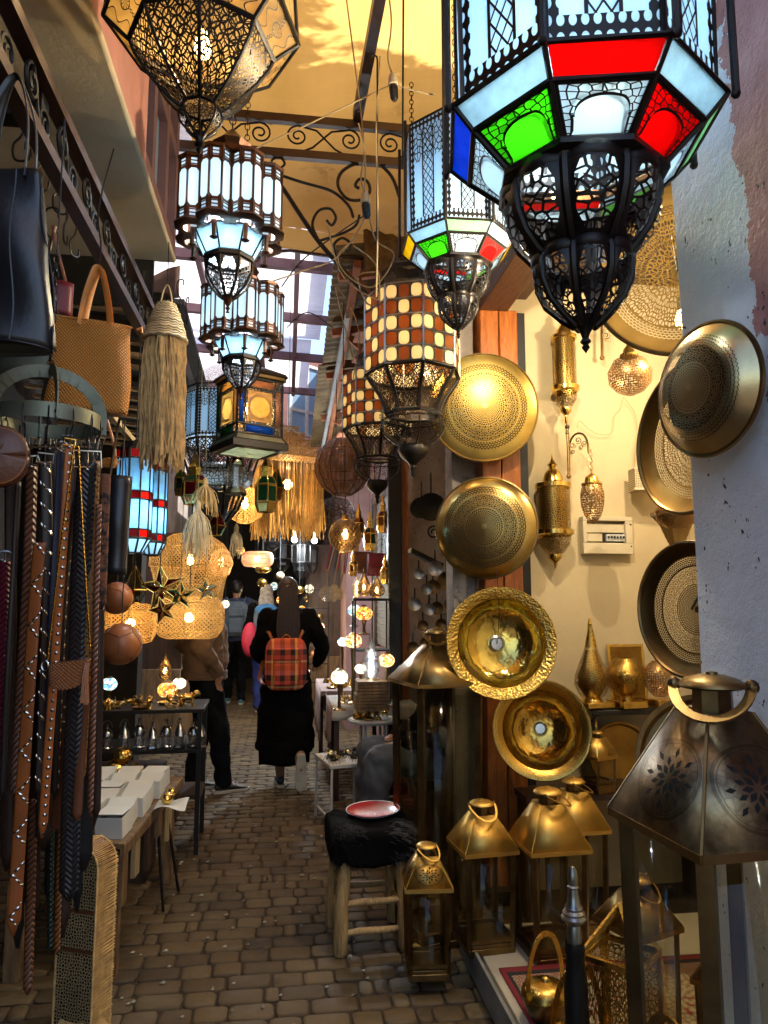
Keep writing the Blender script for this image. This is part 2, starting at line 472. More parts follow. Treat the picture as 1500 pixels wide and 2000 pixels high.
# canvas: lets the sun through -----------------------------------------
g = G('yellow_canvas'); o = g.obj()
f = g.noise(g.scale(o, (1.5, .5, 1)), 1.6, 6, .65)
cc = g.ramp(f, [(.3, (.60, .36, .11)), (.7, (.74, .46, .15))])
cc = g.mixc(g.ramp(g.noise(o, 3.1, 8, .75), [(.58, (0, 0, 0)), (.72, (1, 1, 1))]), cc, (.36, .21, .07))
d = g.bsdf(cc, .8, 0, g.bump(g.noise(g.scale(o, (.6, 3, 1)), 2.2, 4), .5, .05))
tl = g.n('ShaderNodeBsdfTranslucent', {0: cc}).outputs[0]
MT['yellow_canvas'] = g.done(g.mixs(.60, d, tl))
g = G('sun_filter_cloth'); o = g.obj(); x, y, z = g.sep(o)  # added unseen sheet; the hole mask shapes sunlight on the canvas
e_ = g.ma('MAXIMUM', g.ma('DIVIDE', g.ma('ABSOLUTE', g.ma('SUBTRACT', x, 1.38)), .46), g.ma('DIVIDE', g.ma('ABSOLUTE', g.ma('SUBTRACT', y, 2.80)), .50))
e_ = g.ma('ADD', e_, g.ma('MULTIPLY', g.ma('SUBTRACT', g.noise(g.scale(o, (1, 1.7, 1)), 3.2, 9, .66), .5), 2.1))
m_ = g.ramp(e_, [(.80, (0, 0, 0)), (.98, (1, 1, 1))])
MT['sun_filter_cloth'] = g.done(g.mixs(m_, g.clear(), g.mixs(.8, g.bsdf((.6, .54, .42), .8), g.n('ShaderNodeBsdfTranslucent', {0: (.42, .36, .25, 1)}).outputs[0])))
g = G('corrugated_clear'); o = g.obj()
cc = g.ramp(g.noise(o, 1.2, 6), [(.3, (.60, .56, .62)), (.7, (.76, .73, .76))])
MT['corrugated_clear'] = g.done(g.mixs(.62, g.bsdf(cc, .5), g.n('ShaderNodeBsdfTranslucent', {0: cc}).outputs[0]))
g = G('corrugated_rust'); o = g.obj()
cc = g.ramp(g.noise(o, 3, 8, .7), [(.3, (.07, .04, .02)), (.55, (.20, .13, .06)), (.75, (.30, .22, .11))])
MT['corrugated_rust'] = g.done(g.bsdf(cc, .7, .2, g.bump(g.noise(o, 30, 5), .3, .005)))

# glass ----------------------------------------------------------------
def frosted(name, c, mix=.25, rough=.25, vein=0.0):
    g = G(name); o = g.obj()
    d = g.ramp(g.noise(o, 9, 7, .7), [(.30, tuple(x * .62 for x in c)), (.62, c)])
    cc = g.mixc(g.ramp(g.noise(o, 8, 6), [(.4, (0, 0, 0)), (.7, (vein,) * 3)]), d, tuple(min(1, x * 1.4 + .1) for x in c)) if vein else d
    b = g.bsdf(cc, rough, 0, g.bump(g.noise(o, 28, 3), .25, .004))
    t = g.n('ShaderNodeBsdfTranslucent', {0: cc}).outputs[0]
    MT[name] = g.done(g.mixs(1 - mix, b, t)); return MT[name]
frosted('white_glass', (.60, .79, .87)); frosted('sky_glass', (.40, .68, .86)); frosted('blue_glass', (.02, .16, .68))
frosted('red_glass', (.72, .012, .012)); frosted('green_glass', (.16, .60, .05)); frosted('pale_green_glass', (.42, .72, .42))
frosted('yellow_glass', (.80, .56, .03)); frosted('amber_glass', (.62, .22, .03)); frosted('cream_glass', (.85, .74, .46))
frosted('honey_glass', (.66, .46, .18), vein=.8); frosted('orange_glass', (.72, .26, .03)); frosted('dark_red_glass', (.20, .01, .012)); frosted('dark_green_glass', (.02, .13, .05))
frosted('rose_glass', (.62, .36, .22))
def clear_glass(name, tint, refl=.14, rough=.06):
    g = G(name)
    lw = g.n('ShaderNodeLayerWeight', {0: .25}).outputs[1]
    f = g.ma('ADD', refl * .35, g.ma('MULTIPLY', lw, refl * 2), clamp=True)
    MT[name] = g.done(g.mixs(f, g.n('ShaderNodeBsdfTransparent', {0: (*tint, 1)}).outputs[0], g.n('ShaderNodeBsdfGlossy', {0: (.9, .9, .9, 1), 1: rough}).outputs[0]))
clear_glass('clear_glass', (.93, .92, .86), .05); clear_glass('smoky_glass', (.86, .85, .77), .05)
def lamp_mat(name, c, e):
    g = G(name); MT[name] = g.done(g.n('ShaderNodeEmission', {0: (*c, 1), 1: e}).outputs[0])
lamp_mat('warm_bulb', (1, .62, .22), 10); lamp_mat('cool_bulb', (.8, .92, 1), 10)

# pierced sheet metal ---------------------------------------------------
def pierced(name, mask, c, rough=.4, metal=.8, back=None, edge=None):
    """mask(g, uv) -> 1 where metal stays; holes are open, backed by frosted glass or painted dark"""
    g = G(name); o = g.obj()
    m_ = mask(g, g.uv())
    f = g.noise(o, 9, 5)
    cc = g.ramp(f, [(.3, tuple(x * .55 for x in c)), (.7, c)])
    me = g.bsdf(cc, rough, metal)
    if back is None: h = g.clear()
    else: h = g.mixs(.8, g.bsdf(back, .3), g.n('ShaderNodeBsdfTranslucent', {0: (*back, 1)}).outputs[0])
    MT[name] = g.done(g.mixs(m_, h, me)); return MT[name]
pierced('iron_net', lambda g, v: g.edge_net(v, 62, .085), (.035, .03, .028), .4, .7)
pierced('iron_net_frosted', lambda g, v: g.edge_net(v, 42, .085, .8), (.03, .027, .026), .4, .7, (.66, .78, .84))
pierced('iron_petals', lambda g, v: g.petals(v, 22, .062), (.035, .03, .028), .4, .7)
pierced('iron_petals_honey', lambda g, v: g.ma('MAXIMUM', g.petals(v, 24, .06), g.edge_net(v, 55, .06)), (.04, .028, .02), .4, .7)
pierced('iron_net_fine', lambda g, v: g.edge_net(v, 95, .10), (.03, .027, .026), .4, .7)
pierced('brass_net', lambda g, v: g.edge_net(v, 82, .13), (.62, .40, .10), .32, 1.0)
pierced('brass_net_big', lambda g, v: g.edge_net(v, 70, .13), (.55, .34, .09), .35, 1.0)
pierced('copper_dots', lambda g, v: g.dots(v, 85, .36, .45), (.58, .32, .12), .35, 1.0)
pierced('brass_diamond', lambda g, v: g.diamonds(v, 60, .16), (.55, .34, .10), .35, 1.0)
pierced('scale_brass', lambda g, v: g.petals(v, 24, .075), (.10, .06, .02), .4, .8)
pierced('rattan_weave', lambda g, v: g.ma('MAXIMUM', g.ma('LESS_THAN', g.ma('PINGPONG', g.ma('MULTIPLY', g.sep(v)[1], 80), .5), .30), g.ma('LESS_THAN', g.ma('PINGPONG', g.ma('MULTIPLY', g.sep(v)[0], 30), .5), .13)), (.30, .135, .055), .7, 0)
pierced('silver_net', lambda g, v: g.edge_net(v, 70, .15), (.5, .5, .48), .3, 1.0)
pierced('wire_tangle', lambda g, v: g.ma('MAXIMUM', g.edge_net(v, 26, .05), g.edge_net(g.shift(v, (.31, .17, 0)), 19, .045)), (.03, .022, .02), .5, .5)
def mesh_shade(name, c, sc_=130, op=.68):
    """woven fibre shade: threads scatter the bulb inside, gaps stay open"""
    g = G(name); v = g.uv()
    m_ = g.diamonds(v, sc_, .5 * op * .62)
    cc = g.ramp(g.noise(g.obj(), 8, 5), [(.3, tuple(x * .75 for x in c)), (.7, c)])
    sh = g.mixs(.5, g.bsdf(cc, .7), g.n('ShaderNodeBsdfTranslucent', {0: cc}).outputs[0])
    MT[name] = g.done(g.mixs(m_, g.clear(), sh))
mesh_shade('straw_mesh', (.60, .36, .12), 40, .46); mesh_shade('pale_mesh', (.66, .52, .30), 48, .5); mesh_shade('pink_mesh', (.6, .38, .28), 50); mesh_shade('gold_mesh', (.60, .41, .17), 36, .48)

def bowl_net(name, sc_, back=None, wid=.345):
    """eight-lobed bowl, uv 0..1: plain metal at the lobe seams and edges, fretwork between"""
    g = G(name); u, v, _ = g.sep(g.uv())
    fu = g.ma('ABSOLUTE', g.ma('SUBTRACT', g.ma('FRACT', g.ma('MULTIPLY', u, 8)), .5))
    net = g.edge_net(g.comb(g.ma('MULTIPLY', fu, .55), v, g.ma('FLOOR', g.ma('MULTIPLY', u, 8))), sc_, .125, .75)
    vv = g.ma('ABSOLUTE', g.ma('SUBTRACT', v, .50))
    lim = g.ma('SUBTRACT', wid, g.ma('MULTIPLY', g.ma('MAXIMUM', g.ma('SUBTRACT', vv, .18), 0), .75))
    m_ = g.ma('MAXIMUM', net, g.ma('GREATER_THAN', fu, lim)); m_ = g.ma('MAXIMUM', m_, g.ma('GREATER_THAN', vv, .43))
    me = g.bsdf((.028, .024, .023), .34, .75)
    MT[name] = g.done(g.mixs(m_, g.clear(), me))
bowl_net('bowl_net', 9.5); bowl_net('bowl_net_fine', 9.0, wid=.40)
pierced('dark_lattice', lambda g, v: g.edge_net(v, 95, .17, .7), (.46, .33, .16), .8, 0, (.02, .014, .01))  # dark inside of the straw arch painted into the mesh holes
g = G('fret_dense'); u, v, _ = g.sep(g.uv())
_r = g.ma('SQRT', g.ma('ADD', g.ma('POWER', g.ma('ABSOLUTE', g.ma('SUBTRACT', u, .5)), 2), g.ma('MULTIPLY', g.ma('POWER', g.ma('ABSOLUTE', g.ma('SUBTRACT', v, .5)), 2), 1.3)))
_m = g.ma('MAXIMUM', g.ma('MULTIPLY', g.edge_net(g.comb(u, v), 15, .13), g.ma('GREATER_THAN', _r, .24)), g.ma('LESS_THAN', g.ma('ABSOLUTE', g.ma('SUBTRACT', _r, .25)), .018))
MT['fret_dense'] = g.done(g.mixs(_m, g.clear(), g.bsdf((.03, .024, .02), .4, .7)))
def polar_disc(name, c, rough=.35, fine=1.0, dark=None, hr=.40, lace=False):
    """rings of punched holes: log-spaced cells so the centre turns to a fine whirl; rim (v > .8) stays plain"""
    g = G(name); v = g.uv(); a, r, _ = g.sep(v); o = g.obj()
    N = 56 * fine
    lr = g.ma('MULTIPLY', g.ma('LOGARITHM', g.ma('MAXIMUM', r, .004), math.e), N / (2 * PI))
    t = g.ma('MULTIPLY', a, N)
    sw = g.comb(g.ma('ADD', t, g.ma('MULTIPLY', lr, .5)), lr)
    holes_in = g.dots(sw, 1, hr)
    lat = g.dots(g.comb(g.ma('ADD', g.ma('MULTIPLY', a, N * 1.5), g.ma('MULTIPLY', g.ma('FLOOR', g.ma('MULTIPLY', r, 30 * fine)), .5)), g.ma('MULTIPLY', r, 30 * fine)), 1, hr)
    arab = g.edge_net(g.comb(g.ma('MULTIPLY', g.ma('PINGPONG', g.ma('MULTIPLY', a, 24), .5), 5.0), g.ma('MULTIPLY', r, 30 * fine)), 1.0, .13, .9)
    m_ = g.mixc(g.ma('GREATER_THAN', r, .38), holes_in, arab)
    m_ = g.mixc(g.ma('GREATER_THAN', r, .66), m_, lat)
    if lace:
        l1 = g.edge_net(g.comb(g.ma('MULTIPLY', g.ma('PINGPONG', g.ma('MULTIPLY', a, 9), .5), 13.0), g.ma('MULTIPLY', r, 17)), 1.0, .16, .85)
        l2 = g.edge_net(g.comb(g.ma('MULTIPLY', g.ma('PINGPONG', g.ma('MULTIPLY', a, 6), .5), 8.0), g.ma('MULTIPLY', r, 17)), 1.0, .17, .85)
        m_ = g.mixc(g.ma('GREATER_THAN', r, .66), g.mixc(g.ma('GREATER_THAN', r, .35), l2, l1), m_)
    plain = g.ma('MAXIMUM', g.ma('GREATER_THAN', r, .80), g.ma('MAXIMUM', g.ma('LESS_THAN', r, .05), g.ma('LESS_THAN', g.ma('ABSOLUTE', g.ma('SUBTRACT', r, .655)), .012)))
    m_ = g.ma('MAXIMUM', m_, plain)
    cc = g.ramp(g.noise(o, 7, 5), [(.3, dark or tuple(x * .6 for x in c)), (.7, c)])
    me = g.bsdf(cc, rough, 1.0, g.bump(g.noise(o, 60, 3), .1, .003))
    MT[name] = g.done(g.mixs(m_, g.clear(), me))
polar_disc('disc_gold', (.78, .54, .15), .34, .95, hr=.42); polar_disc('disc_brass', (.52, .37, .13), .3, .85); polar_disc('disc_column', (.70, .56, .30), .3, .85, hr=.27); polar_disc('disc_lace', (.46, .27, .07), .42, 1.1, lace=True, hr=.36); polar_disc('disc_dark', (.15, .09, .032), .42, 1.2, hr=.33)

def hammered(name, c, sc_=120, st=.5, rough=.2, dark=None):
    g = G(name); o = g.obj()
    h = g.vor(o, sc_, 'F1', 1, '3D'); b = g.vor(o, 16, 'SMOOTH_F1', 1, '3D')
    cc = g.ramp(g.noise(o, 6, 5), [(.3, dark or tuple(x * .55 for x in c)), (.7, c)])
    MT[name] = g.done(g.bsdf(cc, rough, 1.0, g.bump(g.ma('ADD', h, g.ma('MULTIPLY', b, .6)), st, .006)))
hammered('hammered_rim', (.72, .48, .12), 95, .7, .28); hammered('hammered_bowl', (.78, .56, .14), 26, .3, .14); hammered('hammered_gold', (.8, .5, .12), 60, .6, .25)
hammered('engraved_bowl', (.74, .46, .10), 30, .25, .15); hammered('smooth_rim', (.70, .44, .10), 150, .15, .26)

def etched(name, c, dark):
    """brass roof panel, uv 0..1: a round engraved medallion with an eight-point star of holes painted near-black"""
    g = G(name); u, v, _ = g.sep(g.uv()); o = g.obj()
    x = g.ma('SUBTRACT', u, .5); y = g.ma('MULTIPLY', g.ma('SUBTRACT', v, .42), .9)
    r = g.ma('SQRT', g.ma('ADD', g.ma('MULTIPLY', x, x), g.ma('MULTIPLY', y, y)))
    an = g.ma('ARCTAN2', y, x)
    k = g.ma('PINGPONG', g.ma('MULTIPLY', an, 8 / (2 * PI)), .5)
    k2 = g.ma('PINGPONG', g.ma('ADD', g.ma('MULTIPLY', an, 8 / (2 * PI)), .5), .5)
    petal = lambda q, c0, wd, hl: g.ma('LESS_THAN', g.ma('ADD', g.ma('MULTIPLY', q, g.ma('MULTIPLY', r, wd)), g.ma('ABSOLUTE', g.ma('SUBTRACT', r, c0))), hl)
    hole = g.ma('MAXIMUM', petal(k, .075, 1.5, .045), g.ma('MAXIMUM', petal(k2, .13, 1.5, .040), petal(k, .195, 1.7, .042)))
    ring = g.ma('LESS_THAN', g.ma('ABSOLUTE', g.ma('SUBTRACT', r, .29)), .012)
    ring = g.ma('MAXIMUM', ring, g.ma('LESS_THAN', g.ma('ABSOLUTE', g.ma('SUBTRACT', r, .265)), .005))
    orn = g.ma('MULTIPLY', g.edge_net(g.comb(u, v), 16, .08), g.ma('MULTIPLY', g.ma('LESS_THAN', r, .26), g.ma('GREATER_THAN', r, .15)))
    h = g.ma('ADD', ring, g.ma('MULTIPLY', orn, .6))
    cc = g.ramp(g.noise(o, 14, 7, .7), [(.35, dark), (.65, c)])
    cc = g.mixc(g.ma('MULTIPLY', h, .45, clamp=True), cc, (.02, .015, .01, 1))  # groove shade painted in: engraved lines darkened by colour
    cc = g.mixc(g.ramp(g.noise(g.shift(o, (.3, .7, .1)), 4.5, 8, .75), [(.48, (0, 0, 0)), (.62, (.7, .7, .7))]), cc, (.10, .06, .03, 1))
    me = g.bsdf(cc, g.ma('ADD', .24, g.ma('MULTIPLY', g.noise(o, 11, 6, .7), .30)), .95, g.bump(g.ma('ADD', h, g.ma('MULTIPLY', g.noise(o, 6, 3), 2.0)), .8, .006))
    MT[name] = g.done(g.mixs(hole, me, g.bsdf((.006, .005, .004), .9)))
etched('etched_brass', (.36, .27, .15), (.13, .095, .055)); etched('etched_gold', (.62, .40, .11), (.40, .24, .06))

def arch_glass(name, c):
    """lantern pane, uv 0..1: fretwork spandrels round a cusped arch of coloured glass"""
    g = G(name); u, v, _ = g.sep(g.uv())
    x = g.ma('ABSOLUTE', g.ma('SUBTRACT', u, .5))
    wid = g.ma('SUBTRACT', .36, g.ma('MULTIPLY', g.ma('LESS_THAN', v, .30), g.ma('MULTIPLY', g.ma('SUBTRACT', .30, v), -.12)))
    top = g.ma('ADD', .36, g.ma('MULTIPLY', g.ma('SQRT', g.ma('MAXIMUM', g.ma('SUBTRACT', .118, g.ma('MULTIPLY', x, x)), 0)), 1.05))
    ins = g.ma('MULTIPLY', g.ma('LESS_THAN', x, wid), g.ma('LESS_THAN', v, top))
    x2 = g.ma('LESS_THAN', x, g.ma('ADD', wid, .035)); t2 = g.ma('LESS_THAN', v, g.ma('ADD', top, .055))
    line = g.ma('SUBTRACT', g.ma('MULTIPLY', x2, t2), ins)
    fret = g.edge_net(g.comb(g.ma('ADD', x, .07), v), 8.5, .085, .55)
    met = g.ma('MAXIMUM', line, g.ma('MULTIPLY', fret, g.ma('SUBTRACT', 1, ins)))
    bor = g.ma('MAXIMUM', g.ma('GREATER_THAN', x, .455), g.ma('GREATER_THAN', v, .93))
    met = g.ma('MAXIMUM', met, g.ma('MAXIMUM', bor, g.ma('LESS_THAN', v, .04)))
    gl = g.mixs(.78, g.bsdf(c, .2), g.n('ShaderNodeBsdfTranslucent', {0: (*c, 1)}).outputs[0])
    MT[name] = g.done(g.mixs(met, gl, g.bsdf((.025, .022, .02), .4, .7)))
for n_, c_ in (('white', (.70, .83, .89)), ('red', (.72, .012, .012)), ('green', (.16, .62, .05)), ('yellow', (.8, .56, .03)), ('blue', (.03, .2, .7))): arch_glass('arch_' + n_, c_)
def lattice_glass(name, c, cols=1.0):
    """tall lantern pane, uv 0..1: punched border, a diamond column between two arched lights"""
    g = G(name); uv = g.uv(); u, v, _ = g.sep(uv)
    x = g.ma('ABSOLUTE', g.ma('SUBTRACT', u, .5))
    dia = g.diamonds(g.comb(g.ma('MULTIPLY', u, 7), g.ma('MULTIPLY', v, 12)), 1, .085)
    mid = g.ma('LESS_THAN', x, .15)
    midl = g.ma('LESS_THAN', g.ma('ABSOLUTE', g.ma('SUBTRACT', x, .155)), .018)
    bx = g.ma('GREATER_THAN', x, .40); by = g.ma('MAXIMUM', g.ma('LESS_THAN', v, .08), g.ma('GREATER_THAN', v, .92))
    bor = g.ma('MAXIMUM', bx, by)
    dots = g.dots(g.comb(g.ma('MULTIPLY', u, 9), g.ma('MULTIPLY', v, 16)), 1, .33)
    met = g.ma('MAXIMUM', g.ma('MULTIPLY', mid, dia), midl)
    cusp = g.ma('MULTIPLY', g.ma('GREATER_THAN', v, .62), g.edge_net(g.comb(u, g.ma('MULTIPLY', v, 1.6)), 10, .09))
    met = g.ma('MAXIMUM', met, cusp)
    met = g.mixc(bor, met, dots)
    gl = g.mixs(.78, g.bsdf(c, .2), g.n('ShaderNodeBsdfTranslucent', {0: (*c, 1)}).outputs[0])
    MT[name] = g.done(g.mixs(met, gl, g.bsdf((.025, .022, .02), .4, .7)))
lattice_glass('lattice_white', (.62, .80, .92))
def flower_wire(name, c):
    """pane, uv 0..1: honey glass with a wire rosette on a chain and curling side wires"""
    g = G(name); u, v, _ = g.sep(g.uv())
    x = g.ma('SUBTRACT', u, .5); y = g.ma('SUBTRACT', v, .5)
    r = g.ma('SQRT', g.ma('ADD', g.ma('MULTIPLY', x, x), g.ma('MULTIPLY', y, y)))
    ring = g.ma('LESS_THAN', g.ma('ABSOLUTE', g.ma('SUBTRACT', r, .15)), .012)
    sp = g.ma('MULTIPLY', g.ma('LESS_THAN', r, .15), g.ma('LESS_THAN', g.ma('PINGPONG', g.ma('MULTIPLY', g.ma('ARCTAN2', y, x), 8 / (2 * PI)), .5), .09))
    ch = g.ma('MULTIPLY', g.ma('GREATER_THAN', r, .15), g.ma('LESS_THAN', g.ma('ABSOLUTE', g.ma('SUBTRACT', g.ma('ABSOLUTE', x), g.ma('MULTIPLY', .035, g.ma('ABSOLUTE', g.ma('SINE', g.ma('MULTIPLY', y, 30)))))), .012))
    wv = g.ma('LESS_THAN', g.ma('ABSOLUTE', g.ma('SUBTRACT', g.ma('ABSOLUTE', x), g.ma('ADD', .33, g.ma('MULTIPLY', .08, g.ma('COSINE', g.ma('MULTIPLY', y, 11)))))), .013)
    met = g.ma('MAXIMUM', g.ma('MAXIMUM', ring, sp), g.ma('MAXIMUM', ch, wv))
    cc = g.ramp(g.noise(g.obj(), 9, 5), [(.35, (.64, .50, .26)), (.7, (.82, .72, .48))])
    gl = g.mixs(.6, g.bsdf(cc, .15), g.n('ShaderNodeBsdfTranslucent', {0: cc}).outputs[0])
    MT[name] = g.done(g.mixs(met, gl, g.bsdf((.02, .018, .016), .4, .7)))
flower_wire('flower_pane', None)
def tube_glass(name, c):
    """slim lantern-tube pane, uv 0..1: one tall light, gridded ends"""
    g = G(name); u, v, _ = g.sep(g.uv())
    x = g.ma('ABSOLUTE', g.ma('SUBTRACT', u, .5)); yv = g.ma('ABSOLUTE', g.ma('SUBTRACT', v, .5))
    tall = g.ma('LESS_THAN', g.ma('ADD', yv, g.ma('MULTIPLY', g.ma('MAXIMUM', g.ma('SUBTRACT', x, .2), 0), .25)), .30)
    small = g.ma('MULTIPLY', g.ma('LESS_THAN', x, .24), g.ma('MULTIPLY', g.ma('LESS_THAN', g.ma('PINGPONG', g.ma('MULTIPLY', yv, 18), .5), .32), g.ma('MULTIPLY', g.ma('GREATER_THAN', yv, .345), g.ma('LESS_THAN', yv, .46))))
    op = g.ma('MULTIPLY', g.ma('MAXIMUM', tall, small), g.ma('LESS_THAN', x, .40))
    gl = g.mixs(.78, g.bsdf(c, .2), g.n('ShaderNodeBsdfTranslucent', {0: (*c, 1)}).outputs[0])
    cc = g.ramp(g.noise(g.obj(), 12, 4), [(.3, (.05, .026, .018)), (.7, (.15, .07, .04))])
    MT[name] = g.done(g.mixs(op, g.bsdf(cc, .38, .85), gl))
tube_glass('tube_pane', (.80, .91, .96))
def disc_pane(name):
    """pane, uv 0..1: 3 x 5 squares each holding a round of cream or amber glass"""
    g = G(name); u, v, _ = g.sep(g.uv())
    U = g.ma('MULTIPLY', u, 3); V = g.ma('MULTIPLY', v, 5)
    fu = g.ma('SUBTRACT', g.ma('FRACT', U), .5); fv = g.ma('SUBTRACT', g.ma('FRACT', V), .5)
    r = g.ma('POWER', g.ma('ADD', g.ma('POWER', g.ma('ABSOLUTE', fu), 3), g.ma('POWER', g.ma('ABSOLUTE', fv), 3)), 1 / 3)
    par = g.ma('MODULO', g.ma('ADD', g.ma('FLOOR', U), g.ma('FLOOR', V)), 2)
    cc = g.mixc(par, (.90, .86, .68, 1), (.34, .155, .05, 1))
    inn = g.ma('LESS_THAN', r, .43)
    grid = g.ma('MAXIMUM', g.ma('GREATER_THAN', g.ma('ABSOLUTE', fu), .455), g.ma('GREATER_THAN', g.ma('ABSOLUTE', fv), .455))
    ring = g.ma('LESS_THAN', g.ma('ABSOLUTE', g.ma('SUBTRACT', r, .44)), .014)
    gl = g.mixs(.7, g.bsdf(cc, .25), g.n('ShaderNodeBsdfTranslucent', {0: cc}).outputs[0])
    mir = g.bsdf((.34, .32, .27), .2, .6)
    ir = g.bsdf((.03, .027, .026), .4, .7)
    sh = g.mixs(inn, mir, gl)
    MT[name] = g.done(g.mixs(g.ma('MAXIMUM', grid, ring), sh, ir))
disc_pane('round_pane')
def mosaic(name, cols, sc_=26):
    g = G(name); v = g.obj()
    x = g.n('ShaderNodeTexVoronoi', {'Vector': v, 'Scale': sc_}, feature='F1'); e = g.vor(v, sc_, 'DISTANCE_TO_EDGE', 1, '3D')
    h = g.sep(x.outputs['Color'])[0]
    n = len(cols)
    cc = g.ramp(h, [(i / n, c) for i, c in enumerate(cols)], 'CONSTANT')
    cc = g.mixc(g.ma('LESS_THAN', e, .06), cc, (.12, .10, .08, 1))
    MT[name] = g.done(g.mixs(.7, g.bsdf(cc, .2), g.n('ShaderNodeBsdfTranslucent', {0: cc}).outputs[0]))
mosaic('mosaic_amber', [(.85, .55, .10), (.8, .3, .03), (.9, .8, .5), (.3, .1, .03)], 60)
mosaic('mosaic_blue', [(.1, .45, .75), (.75, .88, .9), (.05, .2, .6), (.8, .85, .9)], 60)
mosaic('mosaic_white', [(.85, .86, .82), (.88, .88, .85), (.2, .3, .32), (.9, .88, .84)], 60)
mosaic('mosaic_red', [(.8, .1, .05), (.9, .75, .4), (.85, .4, .08), (.85, .85, .8)], 60)

# woven and braided leather, belts (uv in metres) ------------------------
def braid(name, c, sc_=70, rough=.38, ang=.5):
    g = G(name); v = g.uv(); u, w_, _ = g.sep(g.scale(v, sc_))
    k = g.ma('ADD', w_, g.ma('MULTIPLY', g.ma('PINGPONG', u, 1), ang * 2))
    h = g.ma('PINGPONG', k, .5)
    h2 = g.ma('MULTIPLY', h, g.ma('ADD', .4, g.ma('PINGPONG', u, 1)))
    cc = g.ramp(h2, [(.02, tuple(x * .12 for x in c)), (.35, c)])
    MT[name] = g.done(g.bsdf(cc, rough, 0, g.bump(h2, .9, .006)))
braid('braid_brown', (.22, .085, .04), 75); braid('braid_black', (.028, .022, .022), 90); braid('braid_tan', (.34, .12, .03), 80); braid('braid_red', (.16, .012, .03), 90)
braid('braid_chestnut', (.30, .11, .05), 90); braid('rope_green', (.012, .035, .022), 90)
def woven(name, c, sc_=90, rough=.35, lo=.35):
    g = G(name); v = g.scale(g.uv(), sc_); u, w_, _ = g.sep(v)
    a = g.ma('PINGPONG', g.ma('ADD', u, w_), .5); b = g.ma('PINGPONG', g.ma('SUBTRACT', u, w_), .5)
    h = g.ma('MULTIPLY', a, b)
    cc = g.ramp(g.ma('MULTIPLY', h, 4), [(.05, tuple(x * lo for x in c)), (.5, c)])
    MT[name] = g.done(g.bsdf(cc, rough, 0, g.bump(h, 1.0, .01)))
woven('woven_tan', (.88, .33, .045), 120, .30, .5); woven('woven_brown', (.46, .15, .04), 110); woven('woven_black', (.03, .02, .02), 95)
def studded(name, c, mode, stud=(.75, .70, .6)):
    """belt leather with metal studs; uv in metres (u across 0..width, v along)"""
    g = G(name); u, v, _ = g.sep(g.uv())
    if mode == 'zigzag':
        zz = g.ma('MULTIPLY', g.ma('PINGPONG', g.ma('MULTIPLY', v, 1), .04), .85)
        d1 = g.ma('ABSOLUTE', g.ma('SUBTRACT', g.ma('SUBTRACT', u, .004), zz))
        dv = g.ma('MULTIPLY', g.ma('PINGPONG', g.ma('MULTIPLY', v, 95), .5), 1 / 95)
        rr = g.ma('SQRT', g.ma('ADD', g.ma('MULTIPLY', d1, d1), g.ma('MULTIPLY', dv, dv)))
        rr = g.ma('SUBTRACT', rr, .0005)
    elif mode == 'pairs':
        du = g.ma('ABSOLUTE', g.ma('SUBTRACT', g.ma('ABSOLUTE', g.ma('SUBTRACT', u, .018)), .0085))
        dv = g.ma('MULTIPLY', g.ma('PINGPONG', g.ma('MULTIPLY', v, 55), .5), 1 / 55)
        rr = g.ma('SQRT', g.ma('ADD', g.ma('MULTIPLY', du, du), g.ma('MULTIPLY', dv, dv)))
    elif mode == 'rings':
        du = g.ma('SUBTRACT', u, .018); dv = g.ma('MULTIPLY', g.ma('PINGPONG', g.ma('MULTIPLY', v, 36), .5), 1 / 36)
        rr = g.ma('SQRT', g.ma('ADD', g.ma('MULTIPLY', du, du), g.ma('MULTIPLY', dv, dv)))
        rr = g.ma('ADD', g.ma('ABSOLUTE', g.ma('SUBTRACT', rr, .005)), .0015)
    else:   # slanted rows
        q = g.ma('SUBTRACT', g.ma('MULTIPLY', v, 1), g.ma('MULTIPLY', u, 1.1))
        dv = g.ma('MULTIPLY', g.ma('PINGPONG', g.ma('MULTIPLY', q, 24), .5), 1 / 24 * .8)
        du = g.ma('MULTIPLY', g.ma('PINGPONG', g.ma('MULTIPLY', u, 120), .5), 1 / 120)
        rr = g.ma('SQRT', g.ma('ADD', g.ma('MULTIPLY', du, du), g.ma('MULTIPLY', dv, dv)))
    m_ = g.ma('LESS_THAN', rr, .0036)
    cl = g.ramp(g.noise(g.obj(), 9, 5), [(.3, tuple(x * .6 for x in c)), (.7, c)])
    h = g.ma('MULTIPLY', g.ma('MAXIMUM', g.ma('SUBTRACT', .0036, rr), 0), 200)
    nb = g.bump(h, .8, .004)
    MT[name] = g.done(g.mixs(m_, g.bsdf(cl, .42), g.bsdf(stud, .25, 1.0, nb)))
studded('stud_zigzag', (.34, .095, .022), 'zigzag'); studded('stud_pairs', (.52, .14, .03), 'pairs'); studded('stud_rings', (.02, .013, .012), 'rings'); studded('stud_slant', (.03, .018, .014), 'slant')
g = G('punched_tan'); u, v, _ = g.sep(g.uv())
dd = g.vor(g.comb(u, v), 105, 'F1', .5)
MT['punched_tan'] = g.done(g.bsdf(g.mixc(g.ma('LESS_THAN', dd, .22), (.26, .12, .03, 1), (.03, .014, .006, 1)), .45, 0, g.bump(dd, .3, .004)))
g = G('cowhide'); cc = g.ramp(g.noise(g.obj(), 60, 3), [(.42, (.02, .01, .007)), (.55, (.22, .075, .03))])
MT['cowhide'] = g.done(g.bsdf(cc, .7, 0, g.bump(g.noise(g.obj(), 160, 3), .6, .005)))
